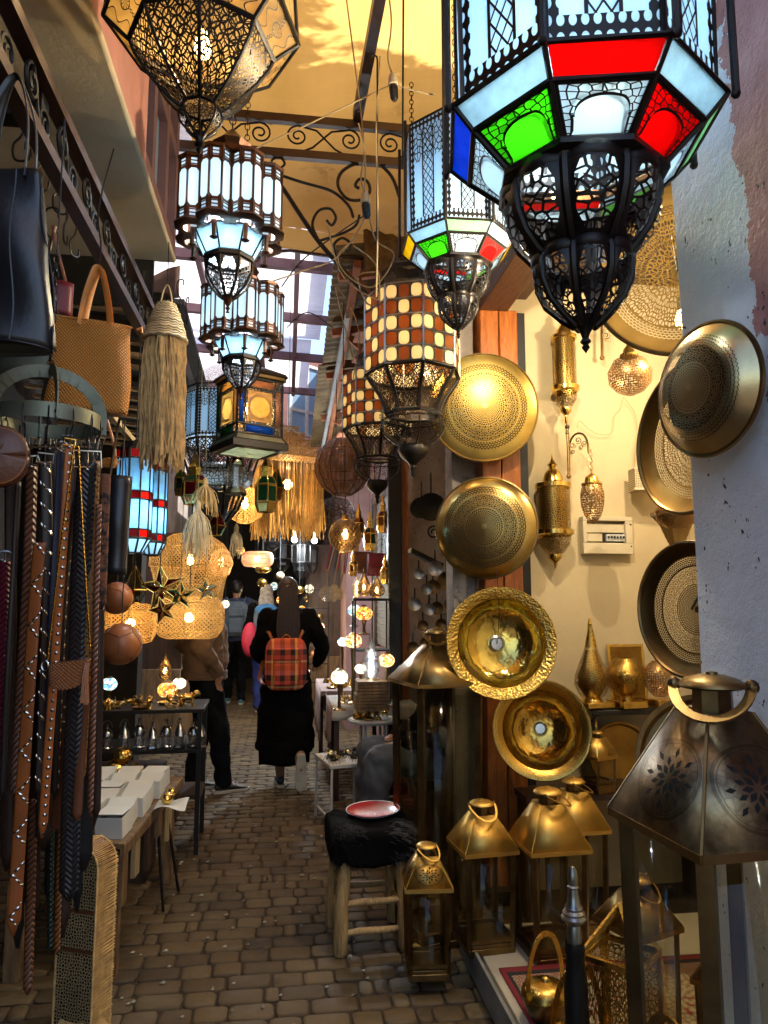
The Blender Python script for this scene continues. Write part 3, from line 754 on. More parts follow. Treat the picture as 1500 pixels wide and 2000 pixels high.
# plaid pack
g = G('plaid'); x, y, z = g.sep(g.obj())
def bandcol(c, k, off): return g.ma('FRACT', g.ma('ADD', g.ma('MULTIPLY', c, k), off))
a = g.ramp(bandcol(x, 5.6, .2), [(0, (.70, .10, .02)), (.24, (.02, .006, .006)), (.44, (.85, .50, .12)), (.54, (.55, .05, .04)), (.80, (.03, .008, .01))], 'CONSTANT')
b = g.ramp(bandcol(z, 5.2, .1), [(0, (.62, .10, .02)), (.3, (.90, .62, .28)), (.38, (.50, .05, .04)), (.60, (.015, .005, .006)), (.82, (.75, .16, .12))], 'CONSTANT')
MT['plaid'] = g.done(g.bsdf(g.mixc(.5, a, b), .75, 0, g.bump(g.noise(g.obj(), 300, 2), .2, .002)))
# rug
g = G('rug'); u, v, _ = g.sep(g.uv())
ed = g.ma('MINIMUM', g.ma('MINIMUM', u, g.ma('SUBTRACT', 1, u)), g.ma('MINIMUM', v, g.ma('SUBTRACT', 1, v)))
fl = g.ramp(g.vor(g.comb(g.ma('PINGPONG', u, .5), g.ma('MULTIPLY', v, 2.2)), 40, 'F1', .8), [(.25, (.44, .36, .22)), (.42, (.03, .02, .02)), (.5, (.40, .32, .2)), (.62, (.25, .03, .03))], 'CONSTANT')
bd = g.ramp(g.vor(g.comb(u, g.ma('MULTIPLY', v, 2.2)), 46, 'F1', .35), [(.2, (.30, .03, .03)), (.3, (.45, .38, .24)), (.42, (.02, .015, .02)), (.55, (.40, .33, .2)), (.62, (.02, .015, .02))], 'CONSTANT')
cc = g.mixc(g.ma('LESS_THAN', ed, .075), fl, bd)
cc = g.mixc(g.ma('LESS_THAN', ed, .035), cc, (.02, .015, .018, 1)); cc = g.mixc(g.ma('LESS_THAN', ed, .020), cc, (.24, .02, .03, 1))
MT['rug'] = g.done(g.bsdf(cc, .95, 0, g.bump(g.noise(g.obj(), 220, 2), .5, .003)))
# tray engraving, shutter, tiles
g = G('engraved_tray'); a, r, _ = g.sep(g.uv())
h = g.edge_net(g.comb(g.ma('MULTIPLY', a, 40), g.ma('MULTIPLY', r, 9)), 1, .12)
MT['engraved_tray'] = g.done(g.bsdf(g.ramp(g.noise(g.obj(), 6, 4), [(.3, (.22, .12, .03)), (.7, (.46, .28, .07))]), .3, 1.0, g.bump(h, .5, .004)))
g = G('pierced_box'); v = g.uv(); m_ = g.dots(v, 110, .36)
MT['pierced_box'] = g.done(g.mixs(m_, g.bsdf((.10, .07, .03), .8), g.bsdf((.60, .50, .30), .6)))
g = G('window_blue'); MT['window_blue'] = g.done(g.mixs(.4, g.bsdf((.30, .46, .62), .08), g.n('ShaderNodeBsdfTranslucent', {0: (.5, .68, .85, 1)}).outputs[0]))
# ------------------------------------------------------------------ SETTING
def struct(o): o['kind'] = 'structure'; return o
def part(mb, name, mat, parent, **k): return mb.build(name, MT[mat] if isinstance(mat, str) else mat, parent, **k)
def solo(mb, name, mat, label, cat, group=None, **k):
    """a thing that is one mesh: its origin is moved to its own base"""
    n = len(mb.v); c = Vector((sum(p[0] for p in mb.v) / n, sum(p[1] for p in mb.v) / n, min(p[2] for p in mb.v)))
    mb.v = [tuple(Vector(p) - c) for p in mb.v]
    o = mb.build(name, MT[mat] if isinstance(mat, str) else mat, None, loc=c, **k)
    return tag(o, label, cat, group)

# ground: soil sheet and the paving laid in it
struct(MB().box((0, 15, -.109), (70, 70, .2)).build('ground', MT['joint_soil']))
def paver(mb, x0, x1, y0, y1, cut, point=0.0):
    z = random.uniform(-.003, .003); tx, ty = random.uniform(-.02, .02), random.uniform(-.02, .02)
    cx, cy_ = (x0 + x1) / 2, (y0 + y1) / 2; a, b = (x1 - x0) / 2, (y1 - y0) / 2
    def ring(e, zz):
        A, B, c = a - e, b - e, cut
        if point: P = [(-A - point, 0), (-A + point * .3, -B), (A - point * .3, -B), (A + point, 0), (A - point * .3, B), (-A + point * .3, B)]
        else: P = [(-A + c, -B), (A - c, -B), (A - c * .3, -B + c * .3), (A, -B + c), (A, B - c), (A - c * .3, B - c * .3), (A - c, B), (-A + c, B), (-A + c * .3, B - c * .3), (-A, B - c), (-A, -B + c), (-A + c * .3, -B + c * .3)]
        return [(cx + p[0] + random.uniform(-.003, .003), cy_ + p[1] + random.uniform(-.002, .002), zz + z + p[0] * tx + p[1] * ty) for p in P]
    r0, r1, r2 = ring(0, -.014), ring(.001, -.003), ring(.006, .001)
    n = len(r0)
    mb.add(r0 + r1 + r2, [tuple(range(2 * n, 3 * n))] + [(q * n + i, q * n + (i + 1) % n, (q + 1) * n + (i + 1) % n, (q + 1) * n + i) for q in (0, 1) for i in range(n)])
mb = MB()
y = .9; row = 0
while y < 5.2:
    h = .105
    x = -1.5 - random.uniform(0, .15)
    while x < 1.0:
        wd = random.choice((.175, .17, .125, .12, .125, .13, .062)) + random.uniform(-.006, .006)
        e = random.uniform(.002, .0045); paver(mb, x + e, x + wd - e, y + .005, y + h - .004 - random.uniform(0, .003), random.uniform(.010, .022))
        x += wd
    y += h; row += 1
while y < 14:
    h = .088
    x = -1.5 - (.085 if row % 2 else 0)
    while x < 1.0:
        paver(mb, x + .012, x + .17 - .012, y + .003, y + h - .003, .02, .019)
        x += .17
    y += h; row += 1
struct(mb.build('paving', MT['paving'], ang=60))
mb = MB(); rl = random.Random(12)
for i in range(150):
    x, y_ = rl.uniform(-.75, .7), rl.uniform(1.9, 6.5); r_ = rl.uniform(.003, .010)
    mb.grid(lambda u, v: (x + r_ * (u - .5) * 2 + r_ * .5 * (v - .5), y_ + r_ * (v - .5) * 1.6, .006 + r_ * .35 * math.sin(PI * u) * (.3 + v)), 2, 2)
tag(mb.build('litter', MT['litter'], solid=.001), kind='stuff')

# right: white column, niche, platform, post
col_o = struct(MB().grid(lambda u, v: (1.0 + .012 * math.sin(v * 9 + u * 5) - .02 * max(0, u - .93) * 0, .2 + 1.47 * u, 5.2 * v), 24, 60).grid(lambda u, v: (1.0 + .012 * math.sin(v * 9 + 5) + 1.4 * u, 1.67 + .01 * math.sin(v * 13), 5.2 * v), 4, 60).build('column', MT['white_plaster'], ang=80))
struct(MB().box((2.0, 3.90, 2.6), (2.0, .3, 5.2)).build('niche_wall', MT['cream_plaster']))
struct(MB().box((2.33, 2.70, 2.6), (.2, 2.06, 5.2)).build('niche_side_wall', MT['cream_plaster']))
struct(MB().box((1.62, 2.70, 3.34), (1.2, 2.04, .1)).build('niche_ceiling', MT['dark_wood']))
struct(MB().box((1.10, 2.7, 3.78), (.12, 2.04, .74)).build('upper_wall', MT['old_plaster']))
mb = MB()
mb.box((1.50, 1.72, .045), (1.50, 2.8, .09))
mb.box((1.52, 1.72, .107), (1.50, 2.8, .03))
struct(mb.build('platform', MT['marble'], bevel=.004))
t = thing('door_lintel', 'dark brown timber lintel over the opening of the cream niche', 'lintel', (1.06, 2.6, 3.0))
part(MB().box((0, 0, .07), (.16, 1.86, .14)), 'beam', 'beam_wood', t, bevel=.006)
part(MB().box((.14, -.02, .12), (.09, 1.9, .10)), 'beam', 'beam_wood', t, bevel=.006)
part(MB().box((.02, .0, .22), (.22, 1.9, .09)), 'beam', 'beam_wood', t, bevel=.006)
t = thing('door_post', 'orange varnished timber post holding the brass plates', 'post', (1.10, 3.60, .11))
for x in (-.052, .052): part(MB().box((x - .01, 0, 1.45), (.100, .14, 2.9)), 'board', 'orange_wood', t, bevel=.006)
part(MB().box((.118, .02, 1.45), (.05, .12, 2.9)), 'edge_strip', 'black_paint', t)
struct(MB().box((.905, 3.68, 2.0), (.125, .16, 4.0)).build('pilaster', MT['old_plaster'], bevel=.006))
# threshold: plank strip and grey stone edge along the platform
solo(MB().box((.742, 1.70, .085), (.012, 2.8, .11)), 'stone_edging', 'stone_grey', 'grey stone edging strip along the front of the shop platform', 'edging')

# right, farther: dark stall, pole, shutter wall, stepped-out wall
struct(MB().box((1.75, 5.0, 2.0), (.2, 2.4, 4.0)).box((1.35, 6.05, 2.0), (.7, .2, 4.0)).build('stall_wall', MT['old_plaster']))
t = thing('dark_pole', 'black painted iron pole between the hanging pans and the shutter', 'pole', (.86, 5.75, 0))
part(MB().box((0, 0, 1.9), (.11, .11, 3.8)), 'shaft', 'black_paint', t, bevel=.008)
part(MB().box((.09, .02, 1.9), (.06, .05, 3.8)), 'side_board', 'orange_wood', t, bevel=.004)
part(MB().box((0, 0, .03), (.2, .2, .06)), 'foot', 'black_iron', t)
struct(MB().box((1.12, 7.3, 2.2), (.2, 2.3, 4.4)).build('shutter_wall', MT['pink_plaster']))
t = thing('roller_shutter', 'grey slatted roller shutter closed in the pinkish wall', 'shutter', (1.0, 7.2, 1.0))
mb = MB()
for i in range(42): mb.box((0, 0, .03 + i * .036), (.02 + .012 * (i % 2), 1.3, .034))
part(mb, 'slats', 'shutter_grey', t)
for yy in (-.7, .7): part(MB().box((-.015, yy, .76), (.06, .09, 1.56)), 'guide_post', 'dark_wood', t)
part(MB().box((-.02, 0, 1.60), (.08, 1.5, .12)), 'shutter_box', 'dark_wood', t)
struct(MB().box((.85, 11.3, 2.2), (.3, 5.6, 4.4)).build('far_right_wall', MT['pink_plaster']))
struct(MB().box((-1.75, 10.2, 2.0), (.3, 8.0, 4.0)).build('far_left_wall', MT['old_plaster']))
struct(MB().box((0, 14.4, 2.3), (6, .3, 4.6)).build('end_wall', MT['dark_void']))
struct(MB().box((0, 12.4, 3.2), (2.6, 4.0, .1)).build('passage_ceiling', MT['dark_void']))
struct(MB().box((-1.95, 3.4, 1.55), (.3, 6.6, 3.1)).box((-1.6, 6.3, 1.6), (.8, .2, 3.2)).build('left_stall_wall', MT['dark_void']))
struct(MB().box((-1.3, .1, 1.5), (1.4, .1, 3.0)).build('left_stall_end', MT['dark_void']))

# left: balcony slab, its plaster soffit, parapet and upper front
struct(MB().box((-1.22, 1.72, 3.095), (1.34, 3.3, .03)).build('balcony_slab', MT['soffit_plaster'], bevel=.01))
struct(MB().box((-.60, 1.45, 4.17), (.08, 2.4, 2.10)).build('upper_front', MT['pink_wall']))
t = thing('balcony_window', 'mauve framed balcony window strip above the plaster soffit', 'window', (-.60, 2.95, 3.12))
mb = MB()
for z_ in (.06, .55, 1.1): mb.box((0, 0, z_), (.06, 1.0, .07))
for y_ in (-.46, -.1, .2, .47): mb.box((.006, y_, .58), (.05, .06, 1.12))
part(mb, 'frame', 'mauve_steel', t)
part(MB().box((-.01, 0, .58), (.008, .98, 1.06)), 'pane', 'window_blue', t)
struct(MB().box((-2.4, 3.2, 4.3), (.4, 7, 2.2)).build('left_upper_wall', MT['pink_wall']))
struct(MB().box((3.0, 4.5, 4.2), (1.2, 12, 4.4)).build('right_upper_wall', MT['pink_wall']))

# overhead: canvas, its iron frame, translucent roof and rusty awning
def canvas_z(x, y): return 4.22 + .05 * math.sin(2.1 * y + 1) + .03 * math.sin(4.3 * x + y * 1.5) - .10 * max(0, 1 - (4.85 - y) / .5) + .012 * math.sin(11 * x + 3 * y) + .008 * math.sin(23 * y + 5 * x) * math.sin(3 * x)
mb = MB(); mb.grid(lambda u, v: (-.60 + 1.78 * u, .2 + 4.65 * v, canvas_z(-.60 + 1.78 * u, .2 + 4.65 * v)), 40, 90)
mb.grid(lambda u, v: (-.60 + 1.78 * u, 4.85 + .01 * math.sin(u * 20), canvas_z(-.6 + 1.78 * u, 4.85) - .16 * v), 40, 3)
t = thing('canvas_awning', 'yellow canvas awning stretched overhead with sunlit patches', 'awning', (0, 0, 0))
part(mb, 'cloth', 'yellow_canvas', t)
part(MB().tube([(-.62 + 1.82 * i / 12, 4.86, canvas_z(-.6 + 1.78 * i / 12, 4.85) - .17) for i in range(13)], .012, 6), 'hem_rod', 'brown_steel', t)
# added unseen sheet above the canvas: softens the sun, its hole shapes the sunlit patch
t = thing('sun_filter_sheet', 'added unseen pale sheet above the yellow canvas shaping its sunlit patch', 'sheet', (0, 0, 5.6))
mb = MB(); mb.grid(lambda u, v: (-2.3 + 4.8 * u, -.4 + 5.4 * v, .10 * math.sin(3 * v + 2 * u)), 40, 44)
part(mb, 'cloth', 'sun_filter_cloth', t)
part(MB().bar((-2.3, -.4, 0), (2.5, -.4, .0), .03).bar((-2.3, 5, .1), (2.5, 5, .0), .03), 'poles', 'brown_steel', t)
t = thing('iron_truss', 'black iron truss with scrolls carrying the yellow canvas', 'truss', (0, 3.6, 3.84))
mb = MB(); mb.bar((-.62, 0, 0), (1.02, 0, 0), .035, .045).bar((-.62, 0, .20), (1.02, 0, .20), .035, .045)
part(mb, 'rail', 'brown_steel', t)
mb = MB()
def flat(pts, y=0.0): return [(p[0], y, p[1]) for p in pts]
for x0, sg in ((-.5, 1), (-.18, -1), (.02, 1), (.30, -1), (.52, 1), (.80, -1)):
    part(MB().tube(flat(scroll((x0, .11), .06, .012, PI / 2, 1.6 * sg)[::-1] + [(x0 + sg * .1, .15), (x0 + sg * .2, .05), (x0 + sg * .26, .02)]), .0055, 5), 'scroll', 'black_iron', t)
for yy, sg in ((3.6, 1),):
    bp = lambda L_: curve3([PY(x, y, 3.6) - t.location for x, y in L_], 4)
    for r_, L_ in ((.012, [(490, 316), (540, 352), (590, 425), (625, 475), (690, 548), (742, 598)]), (.009, [(780, 385), (765, 345), (735, 318), (700, 318), (668, 335), (660, 362), (678, 388), (705, 390), (722, 375), (718, 355), (702, 350), (694, 362), (702, 368)]),
                   (.008, [(548, 342), (590, 356), (640, 370), (665, 385), (683, 405), (690, 425)]), (.007, [(548, 342), (532, 328), (532, 312), (548, 308), (556, 320), (548, 328)]),
                   (.008, [(625, 475), (610, 440), (622, 412), (645, 408), (656, 425), (648, 440), (638, 430)]), (.007, [(625, 470), (670, 455), (695, 440), (702, 420)]), (.008, [(655, 500), (652, 478), (668, 465), (684, 475), (680, 490), (668, 486)])):
        part(MB().tube(bp(L_), r_, 6), 'bracket_scroll', 'black_iron', t)
solo(MB().bar((.34, 3.6, 4.09), (.42, .3, 4.09), .05, .07), 'roof_beam', 'brown_steel', 'dark iron beam running lengthwise under the yellow canvas', 'beam')
solo(MB().bar((-.6, 2.72, 4.13), (1.1, 2.62, 4.13), .035, .04), 'roof_bar', 'brown_steel', 'thin brown iron bar crossing under the sunlit canvas', 'bar')
mb = MB()
for i in range(8):
    x = -.55 + i * .21
    mb.tube([(x - .08, 3.60, 4.04), (x, 3.78, 4.13), (x + .1, 3.6, 4.04)], .004, 4)
solo(mb, 'lacing_cord', 'cable', 'tan cord lacing the canvas to the iron truss in zigzags', 'cord')
# translucent corrugated roof further on
def corr(mb, o, ux, vy, wu, lv, amp=.012, pitch=.076, n=4, mi=0):
    """corrugated sheet: o corner, ux along the waves' crossing direction, vy along the ribs"""
    ux, vy = Vector(ux).normalized(), Vector(vy).normalized(); nn = ux.cross(vy)
    k = max(2, int(wu / pitch * n))
    mb.grid(lambda u, v: Vector(o) + ux * (wu * u) + vy * (lv * v) + nn * (amp * math.sin(2 * PI * wu * u / pitch)), k, 2, mi)
t = thing('corrugated_roof', 'whitish corrugated plastic roof on a mauve steel frame', 'roof', (0, 0, 0))
for i in range(3):
    mb = MB(); corr(mb, (-1.75, 4.1 + i * 2.12, 4.78 - .05 * i + (.03 if i % 2 else 0)), (0, 1, -.02), (1, 0, -.05), 2.2, 2.2 - .1 * i)
    part(mb, 'sheet', 'corrugated_clear', t)
mb = MB()
for y_ in (4.2, 5.3, 6.4, 7.6, 8.8, 10.2): mb.bar((-1.75, y_, 4.70 - .02 * (y_ - 4)), (.48, y_, 4.60 - .02 * (y_ - 4)), .07, .09)
for x_ in (-1.4, -.85, -.35, .05, .45): mb.bar((x_, 4.1, 4.62), (x_, 10.4, 4.50), .05, .06)
part(mb, 'frame', 'mauve_steel', t)
t = thing('rusty_awning', 'rusty corrugated awning over the right hand stalls', 'awning', (0, 0, 0))
mb = MB(); corr(mb, (.30, 4.75, 3.94), (0, 1, -.15), (1, 0, .18), 1.9, .8, .014, .09); part(mb, 'sheet', 'corrugated_rust', t, solid=.004)
mb = MB(); corr(mb, (.26, 6.5, 3.66), (0, 1, -.15), (1, 0, .18), 2.2, .9, .014, .09); part(mb, 'sheet', 'corrugated_rust', t, solid=.004)
mb = MB(); corr(mb, (.50, 4.70, 3.72), (1, 0, .02), (0, .12, .5), .8, .40, .014, .09); part(mb, 'sheet', 'corrugated_rust', t, solid=.004)
mb = MB()
for y_ in (5.0, 5.8, 6.6, 7.6): mb.bar((.34, y_, 3.86 - .15 * (y_ - 4.75)), (1.02, y_, 3.99 - .15 * (y_ - 4.75)), .05, .06); mb.bar((.48, y_, 3.84 - .15 * (y_ - 4.75)), (1.0, y_, 3.2), .04, .05)
mb.bar((.46, 4.8, 3.84), (.46, 8.6, 3.28), .05, .06)
part(mb, 'timber_frame', 'terracotta', t)
mb = MB()
for i in range(9): mb.box((.55 + .02 * (i % 2), 5.2 + i * .33, 3.46 - i * .05), (.12, .24, .02), rz=.1)
part(mb, 'roof_tiles', 'terracotta', t)
solo(MB().bar((.40, 4.9, 3.50), (.36, 9.2, 3.02), .03, .05), 'gutter_pipe', 'stone_grey', 'grey metal rail running along under the rusty awning', 'rail')
struct(MB().box((1.3, 9.0, 5.2), (.2, 10, 2.2)).build('right_gable_wall', MT['pink_wall']))
struct(MB().box((-1.3, 3.36, 3.0), (1.3, .03, .3)).build('gap_cover_board', MT['black_paint']))  # added black board, closes a bright gap with dark colour
struct(MB().box((1.5, 8.4, 5.5), (1.7, .3, 4.2)).build('far_gable', MT['pink_wall']))
struct(MB().box((0, 11.9, 4.4), (5, .2, 2.4)).build('far_facade', MT['pink_wall']))
t = thing('blue_window', 'pale blue far window in white frame above the alley', 'window', (.24, 10.9, 4.0))
part(MB().box((0, 0, .55), (.62, .05, 1.1)), 'pane', 'window_blue', t, rot=(0, 0, R(38)))
mb = MB()
for x in (-.32, .0, .32): mb.box((x, -.03, .55), (.05, .05, 1.14))
for z_ in (.0, .36, .72, 1.1): mb.box((0, -.026, z_), (.68, .045, .045))
part(mb, 'frame', 'white_paint', t, rot=(0, 0, R(38)))
# left low reed roof over the leather stalls
t = thing('reed_roof', 'dark slatted timber roof with pale gaps over the leather stall', 'roof', (0, 0, 0))
mb = MB()
for i in range(15): mb.bar((-1.7, 3.42 + i * .17, 3.02 - .02 * i), (-.62, 3.42 + i * .17, 2.92 - .02 * i), .05, .022)
part(mb, 'slats', 'pale_wood', t)
part(MB().box((-1.17, 4.6, 3.06), (1.14, 2.5, .03), Matrix.Rotation(R(-6), 4, 'X') @ Matrix.Translation((0, .30, .50))), 'boards', 'black_paint', t)
mb = MB()
for y_ in (3.6, 4.4, 5.2): mb.bar((-1.7, y_, 2.90), (-.6, y_, 2.80), .08, .08)
mb.bar((-.62, 3.36, 2.88), (-.62, 5.9, 2.62), .07, .10)
part(mb, 'rafters', 'black_paint', t)
mb = MB(); mb.grid(lambda u, v: (-.95 + .42 * u, 3.36 + .12 * math.sin(PI * u), 3.06 - .16 * v + .015 * math.sin(u * 9)), 12, 4)
solo(mb, 'canvas_scrap', 'pink_cloth', 'scrap of pinkish canvas sagging from the end of the soffit', 'canvas', solid=.003)
# lattice girder with hooks under the soffit
t = thing('lattice_girder', 'black iron lattice girder with scrolls under the plaster soffit', 'girder', (-.565, 0, 2.5))
mb = MB(); mb.bar((0, .3, .15), (0, 3.5, .15), .035, .03).bar((0, .3, 0), (0, 3.5, 0), .035, .03)
part(mb, 'rails', 'brown_steel', t)
mb = MB()
for i in range(14):
    y_ = .42 + i * .22
    part(MB().tube([(0, y_ + p[0], p[1]) for p in scroll((0, .095), .042, .01, PI / 2, 1.5)[::-1] + [(.02, .10), (.05, .03)] + scroll((.085, .055), .04, .01, -PI / 2, -1.5)], .005, 5), 'scroll', 'black_iron', t)
for z_, a in ((2.58, .6), ): solo(MB().box((-1.0, 1.62, 2.6), (.86, .05, .06)), 'cross_bar', 'black_iron', 'dark iron cross bar joining the girder to the stall wall', 'bar')
solo(MB().bar((-.78, 2.0, 2.33), (-.62, 3.3, 2.10), .022), 'bamboo_pole', 'pale_straw', 'pale bamboo pole under the soffit where bags hang', 'pole')
def s_hook(p, h=.10, w_=.022, r=.0025, rz=0.0):
    x, y, z = p; c, s_ = math.cos(rz), math.sin(rz)
    pts = [(w_ * math.sin(t * PI) * (1 if t < 1 else 0), 0, 0) for t in ()]
    P = [(-w_, -.012), (-w_ * .9, .012), (0, .02), (w_ * .5, 0), (w_ * .2, -h * .5), (-w_ * .4, -h * .8), (-w_ * .2, -h - .02), (w_ * .8, -h - .018), (w_, -h + .01)]
    return [(x + a * c, y + a * s_, z + b) for a, b in [(q.x, q.y) for q in curve3([(a, b, 0) for a, b in P], 4)]]
HK = [((40, 230), 1.75), ((75, 290), 1.85), ((115, 340), 2.0), ((145, 430), 2.2), ((130, 400), 2.05), ((365, 590), 3.4), ((350, 555), 3.2), ((95, 420), 1.9)]
for i, (p, s_) in enumerate(HK):
    solo(MB().tube(s_hook(S(p[0], p[1], s_), .09, .03, rz=.4 * i), .003, 5), 'wire_hook', 'iron', 'empty bent wire hook hanging under the soffit girder', 'hook', 'empty wire hooks under the soffit')
# ------------------------------------------------------------------ LANTERNS
class Lamp:
    """a lantern turned round a vertical axis; radii and heights are given in picture units of its axis"""
    def __init__(s, name, label, cat, px, py, s_, ybase, group=None, n=8, phase=None, k=1.0):
        s.a = Ax(px, py, s_); s.k = s.a.k * k; s.n = n; s.zb = s.a.z(ybase); s.yb = ybase; s.kk = k
        # a face turned to the viewer unless told otherwise
        f = math.atan2(-s.a.Y, -s.a.X)
        s.ph = f + (PI / n if phase is None else phase)
        s.root = thing(name, label, cat, (s.a.X, s.a.Y, s.zb), 0, group)
    def P(s, prof): return [(r * s.k, s.a.z(y) - s.zb) for r, y in prof]
    def lathe(s, name, mat, prof, n=None, lobe=None, sm=None, parent=None, **kw):
        mb = MB(); mb.lathe(s.P(prof), n or s.n, s.ph if (n is None or n == s.n) else 0.0, lobe=lobe, **kw)
        return part(mb, name, mat, parent or s.root, ang=sm or 30)
    def round(s, name, mat, prof, n=28, parent=None, lobe=None, **kw):
        mb = MB(); mb.lathe(s.P(prof), n, s.ph, lobe=lobe, **kw); return part(mb, name, mat, parent or s.root, ang=50)
    def ribs(s, name, mat, prof, r, n=None, rings=None, merid=True, parent=None):
        mb = MB(); mb.ribs(s.P(prof), n or s.n, r * s.k, s.ph, rings=rings, merid=merid); return part(mb, name, mat, parent or s.root)
    def panes(s, name, mats, p0, p1, inset=.05, n=None, labels=None):
        q = s.P([p0, p1]); n = n or s.n; out = []
        for k in range(n):
            mb = MB(); mb.facet(q[0], q[1], n, k, s.ph, inset)
            o = part(mb, name, mats[k % len(mats)], s.root)
            if labels: o['label'] = labels[k % len(labels)]
            out.append(o)
        return out
    def shell(s, name, mat, p0, p1, inset=0.02, n=None, parent=None):
        q = s.P([p0, p1]); n = n or s.n; mb = MB()
        for k in range(n): mb.facet(q[0], q[1], n, k, s.ph, inset)
        return part(mb, name, mat, parent or s.root)
    def cord(s, name, mat, y0, ztop, r=.003, n=5):
        z0 = s.a.z(y0) - s.zb
        mb = MB().tube([(0, 0, z0), (0, 0, ztop - s.zb)], r, n); return part(mb, name, mat, s.root)
    def chain(s, y0, ztop, mat='iron', link=.03, r=.0025):
        z = s.a.z(y0) - s.zb; mb = MB(); i = 0
        while z < ztop - s.zb and i < 120:
            pts = [(.4 * link * math.cos(t) * (1 if i % 2 else 0), .4 * link * math.cos(t) * (0 if i % 2 else 1), z + link * .5 + .62 * link * math.sin(t)) for t in (2 * PI * j / 8 for j in range(8))]
            mb.tube(pts, r, 4, closed=True); z += link * .95; i += 1
        return part(mb, 'chain', mat, s.root)
    def bulb(s, y, power, warm=True, size=.03, seen=True, color=None, rad=None):
        z = s.a.z(y) - s.zb
        if seen:
            mb = MB(); mb.lathe([(0, -size * 1.1), (size * .6, -size * .7), (size * .72, 0), (size * .5, size * .9), (size * .3, size * 1.4), (0, size * 1.5)], 12)
            o = part(mb, 'bulb', 'warm_bulb' if warm else 'cool_bulb', s.root, loc=(0, 0, z)); o.visible_shadow = True
            for sy in (1.0,):
                glow('bulb_light', s.root, (0, 0, z - size * 1.6), power * .5, color or ((1, .66, .30) if warm else (.78, .90, 1)), rad or size * .3)
                glow('bulb_light', s.root, (0, 0, z + size * 2.0), power * .5, color or ((1, .66, .30) if warm else (.78, .90, 1)), rad or size * .3)
        else: glow('bulb_light', s.root, (0, 0, z), power, color or ((1, .66, .30) if warm else (.78, .90, 1)), rad or size)
    def finial(s, y0, y1, r, mat='iron', name='finial'):
        h = y1 - y0
        return s.round(name, mat, [(r * .5, y0), (r * .45, y0 + h * .2), (r, y0 + h * .4), (r * .5, y0 + h * .55), (r * .75, y0 + h * .7), (r * .3, y0 + h * .85), (0, y1)], 10)

# -- the two coloured glass lanterns ------------------------------------
def colour_lantern(label, px, py, s_, ytip, k, power, ztop, mats_up, mats_low, lab_up, lab_low, ph=None):
    L = Lamp('hanging_lantern', label, 'lantern', px, py, s_, ytip, phase=PI / 8 + R(12), group=None)
    f = lambda y: ytip - (690 - y) * k
    g_ = lambda pr: [(r * k, f(y)) for r, y in pr]
    A, B, C = (272, 250), (232, 290), (160, 352); D = (252, 240)
    top = (258, -250)
    L.panes('drum_pane', ['lattice_white'], g_([top])[0], g_([D])[0], .03)
    L.panes('band_pane', mats_up, g_([A])[0], g_([B])[0], .06, labels=lab_up)
    L.panes('arch_pane', mats_low, g_([B])[0], g_([C])[0], .05, labels=lab_low)
    L.ribs('frame', 'iron', g_([top, (258, -20), D, A, B, C]), 5.5 * k, rings=[0, 2, 3, 4, 5])
    rods = MB(); q = g_([(284, -260), (284, 258)])
    for i in range(8):
        a = L.ph + 2 * PI * i / 8; z0, z1 = L.P(q)[0][1], L.P(q)[1][1]; r_ = 284 * k * L.k
        x, y = r_ * math.cos(a), r_ * math.sin(a)
        rods.tube([(x, y, z0), (x, y, z1 - 0.0)], 7.5 * k * L.k, 7)
        rods.ball((x, y, z1), 9 * k * L.k, 7, 5)
    part(rods, 'corner_rods', 'iron', L.root)
    L.lathe('collar', 'iron', g_([(162, 346), (168, 352), (168, 362), (152, 368)]))
    lob = (8, .10)
    b1 = [(152, 358), (158, 385), (152, 425), (135, 462), (108, 492), (92, 503)]
    L.round('upper_bowl', 'bowl_net', g_(b1), 64, lobe=lob, uvn=True)
    L.round('bowl_rim', 'iron', g_([(150, 352), (159, 360), (159, 378), (155, 384)]), 64, lobe=lob)
    mb = MB()
    for i in range(8):
        a = L.ph + 2 * PI * i / 8
        mb.tube([(r * .915 * math.cos(a), r * .915 * math.sin(a), z) for r, z in L.P(g_(b1))], 9 * k * L.k, 6)
    part(mb, 'bowl_ribs', 'iron', L.root)
    b2 = [(92, 497), (99, 520), (97, 552), (80, 588), (48, 618), (22, 638)]
    L.round('lower_bowl', 'bowl_net', g_(b2), 64, lobe=lob, uvn=True)
    mb = MB()
    for i in range(8):
        a = L.ph + 2 * PI * i / 8
        mb.tube([(r * .92 * math.cos(a), r * .92 * math.sin(a), z) for r, z in L.P(g_(b2))], 7 * k * L.k, 6)
    part(mb, 'bowl_ribs', 'iron', L.root)
    L.round('bowl_collar', 'iron', g_([(95, 492), (101, 500), (101, 516), (97, 520)]), 64, lobe=lob)
    L.round('spike', 'iron', g_([(34, 624), (20, 636), (9, 652), (6, 662), (10, 666), (10, 670), (5, 674), (8, 680), (0, 692)]), 12)
    cap = g_([(262, -250), (200, -300), (120, -330), (90, -380), (40, -400), (0, -405)])
    L.lathe('crown', 'iron', cap)
    L.chain(f(-400), ztop)
    L.bulb(f(60), power * .55, False, .035, False); glow('bulb_light', L.root, (-.10 * k, -.11 * k ** .5, L.a.z(f(195)) - L.zb), power * .45, (.86, .93, 1), .03); glow('bulb_light', L.root, (-.034 * k, -.182 * k * (L.a.s / 1.6), L.a.z(f(272)) - L.zb), .085 * power * k, (1, .74, .36), .012)  # two extra lights added near the front panes for a hot spot
    return L
LU = ['clear upper band pane']
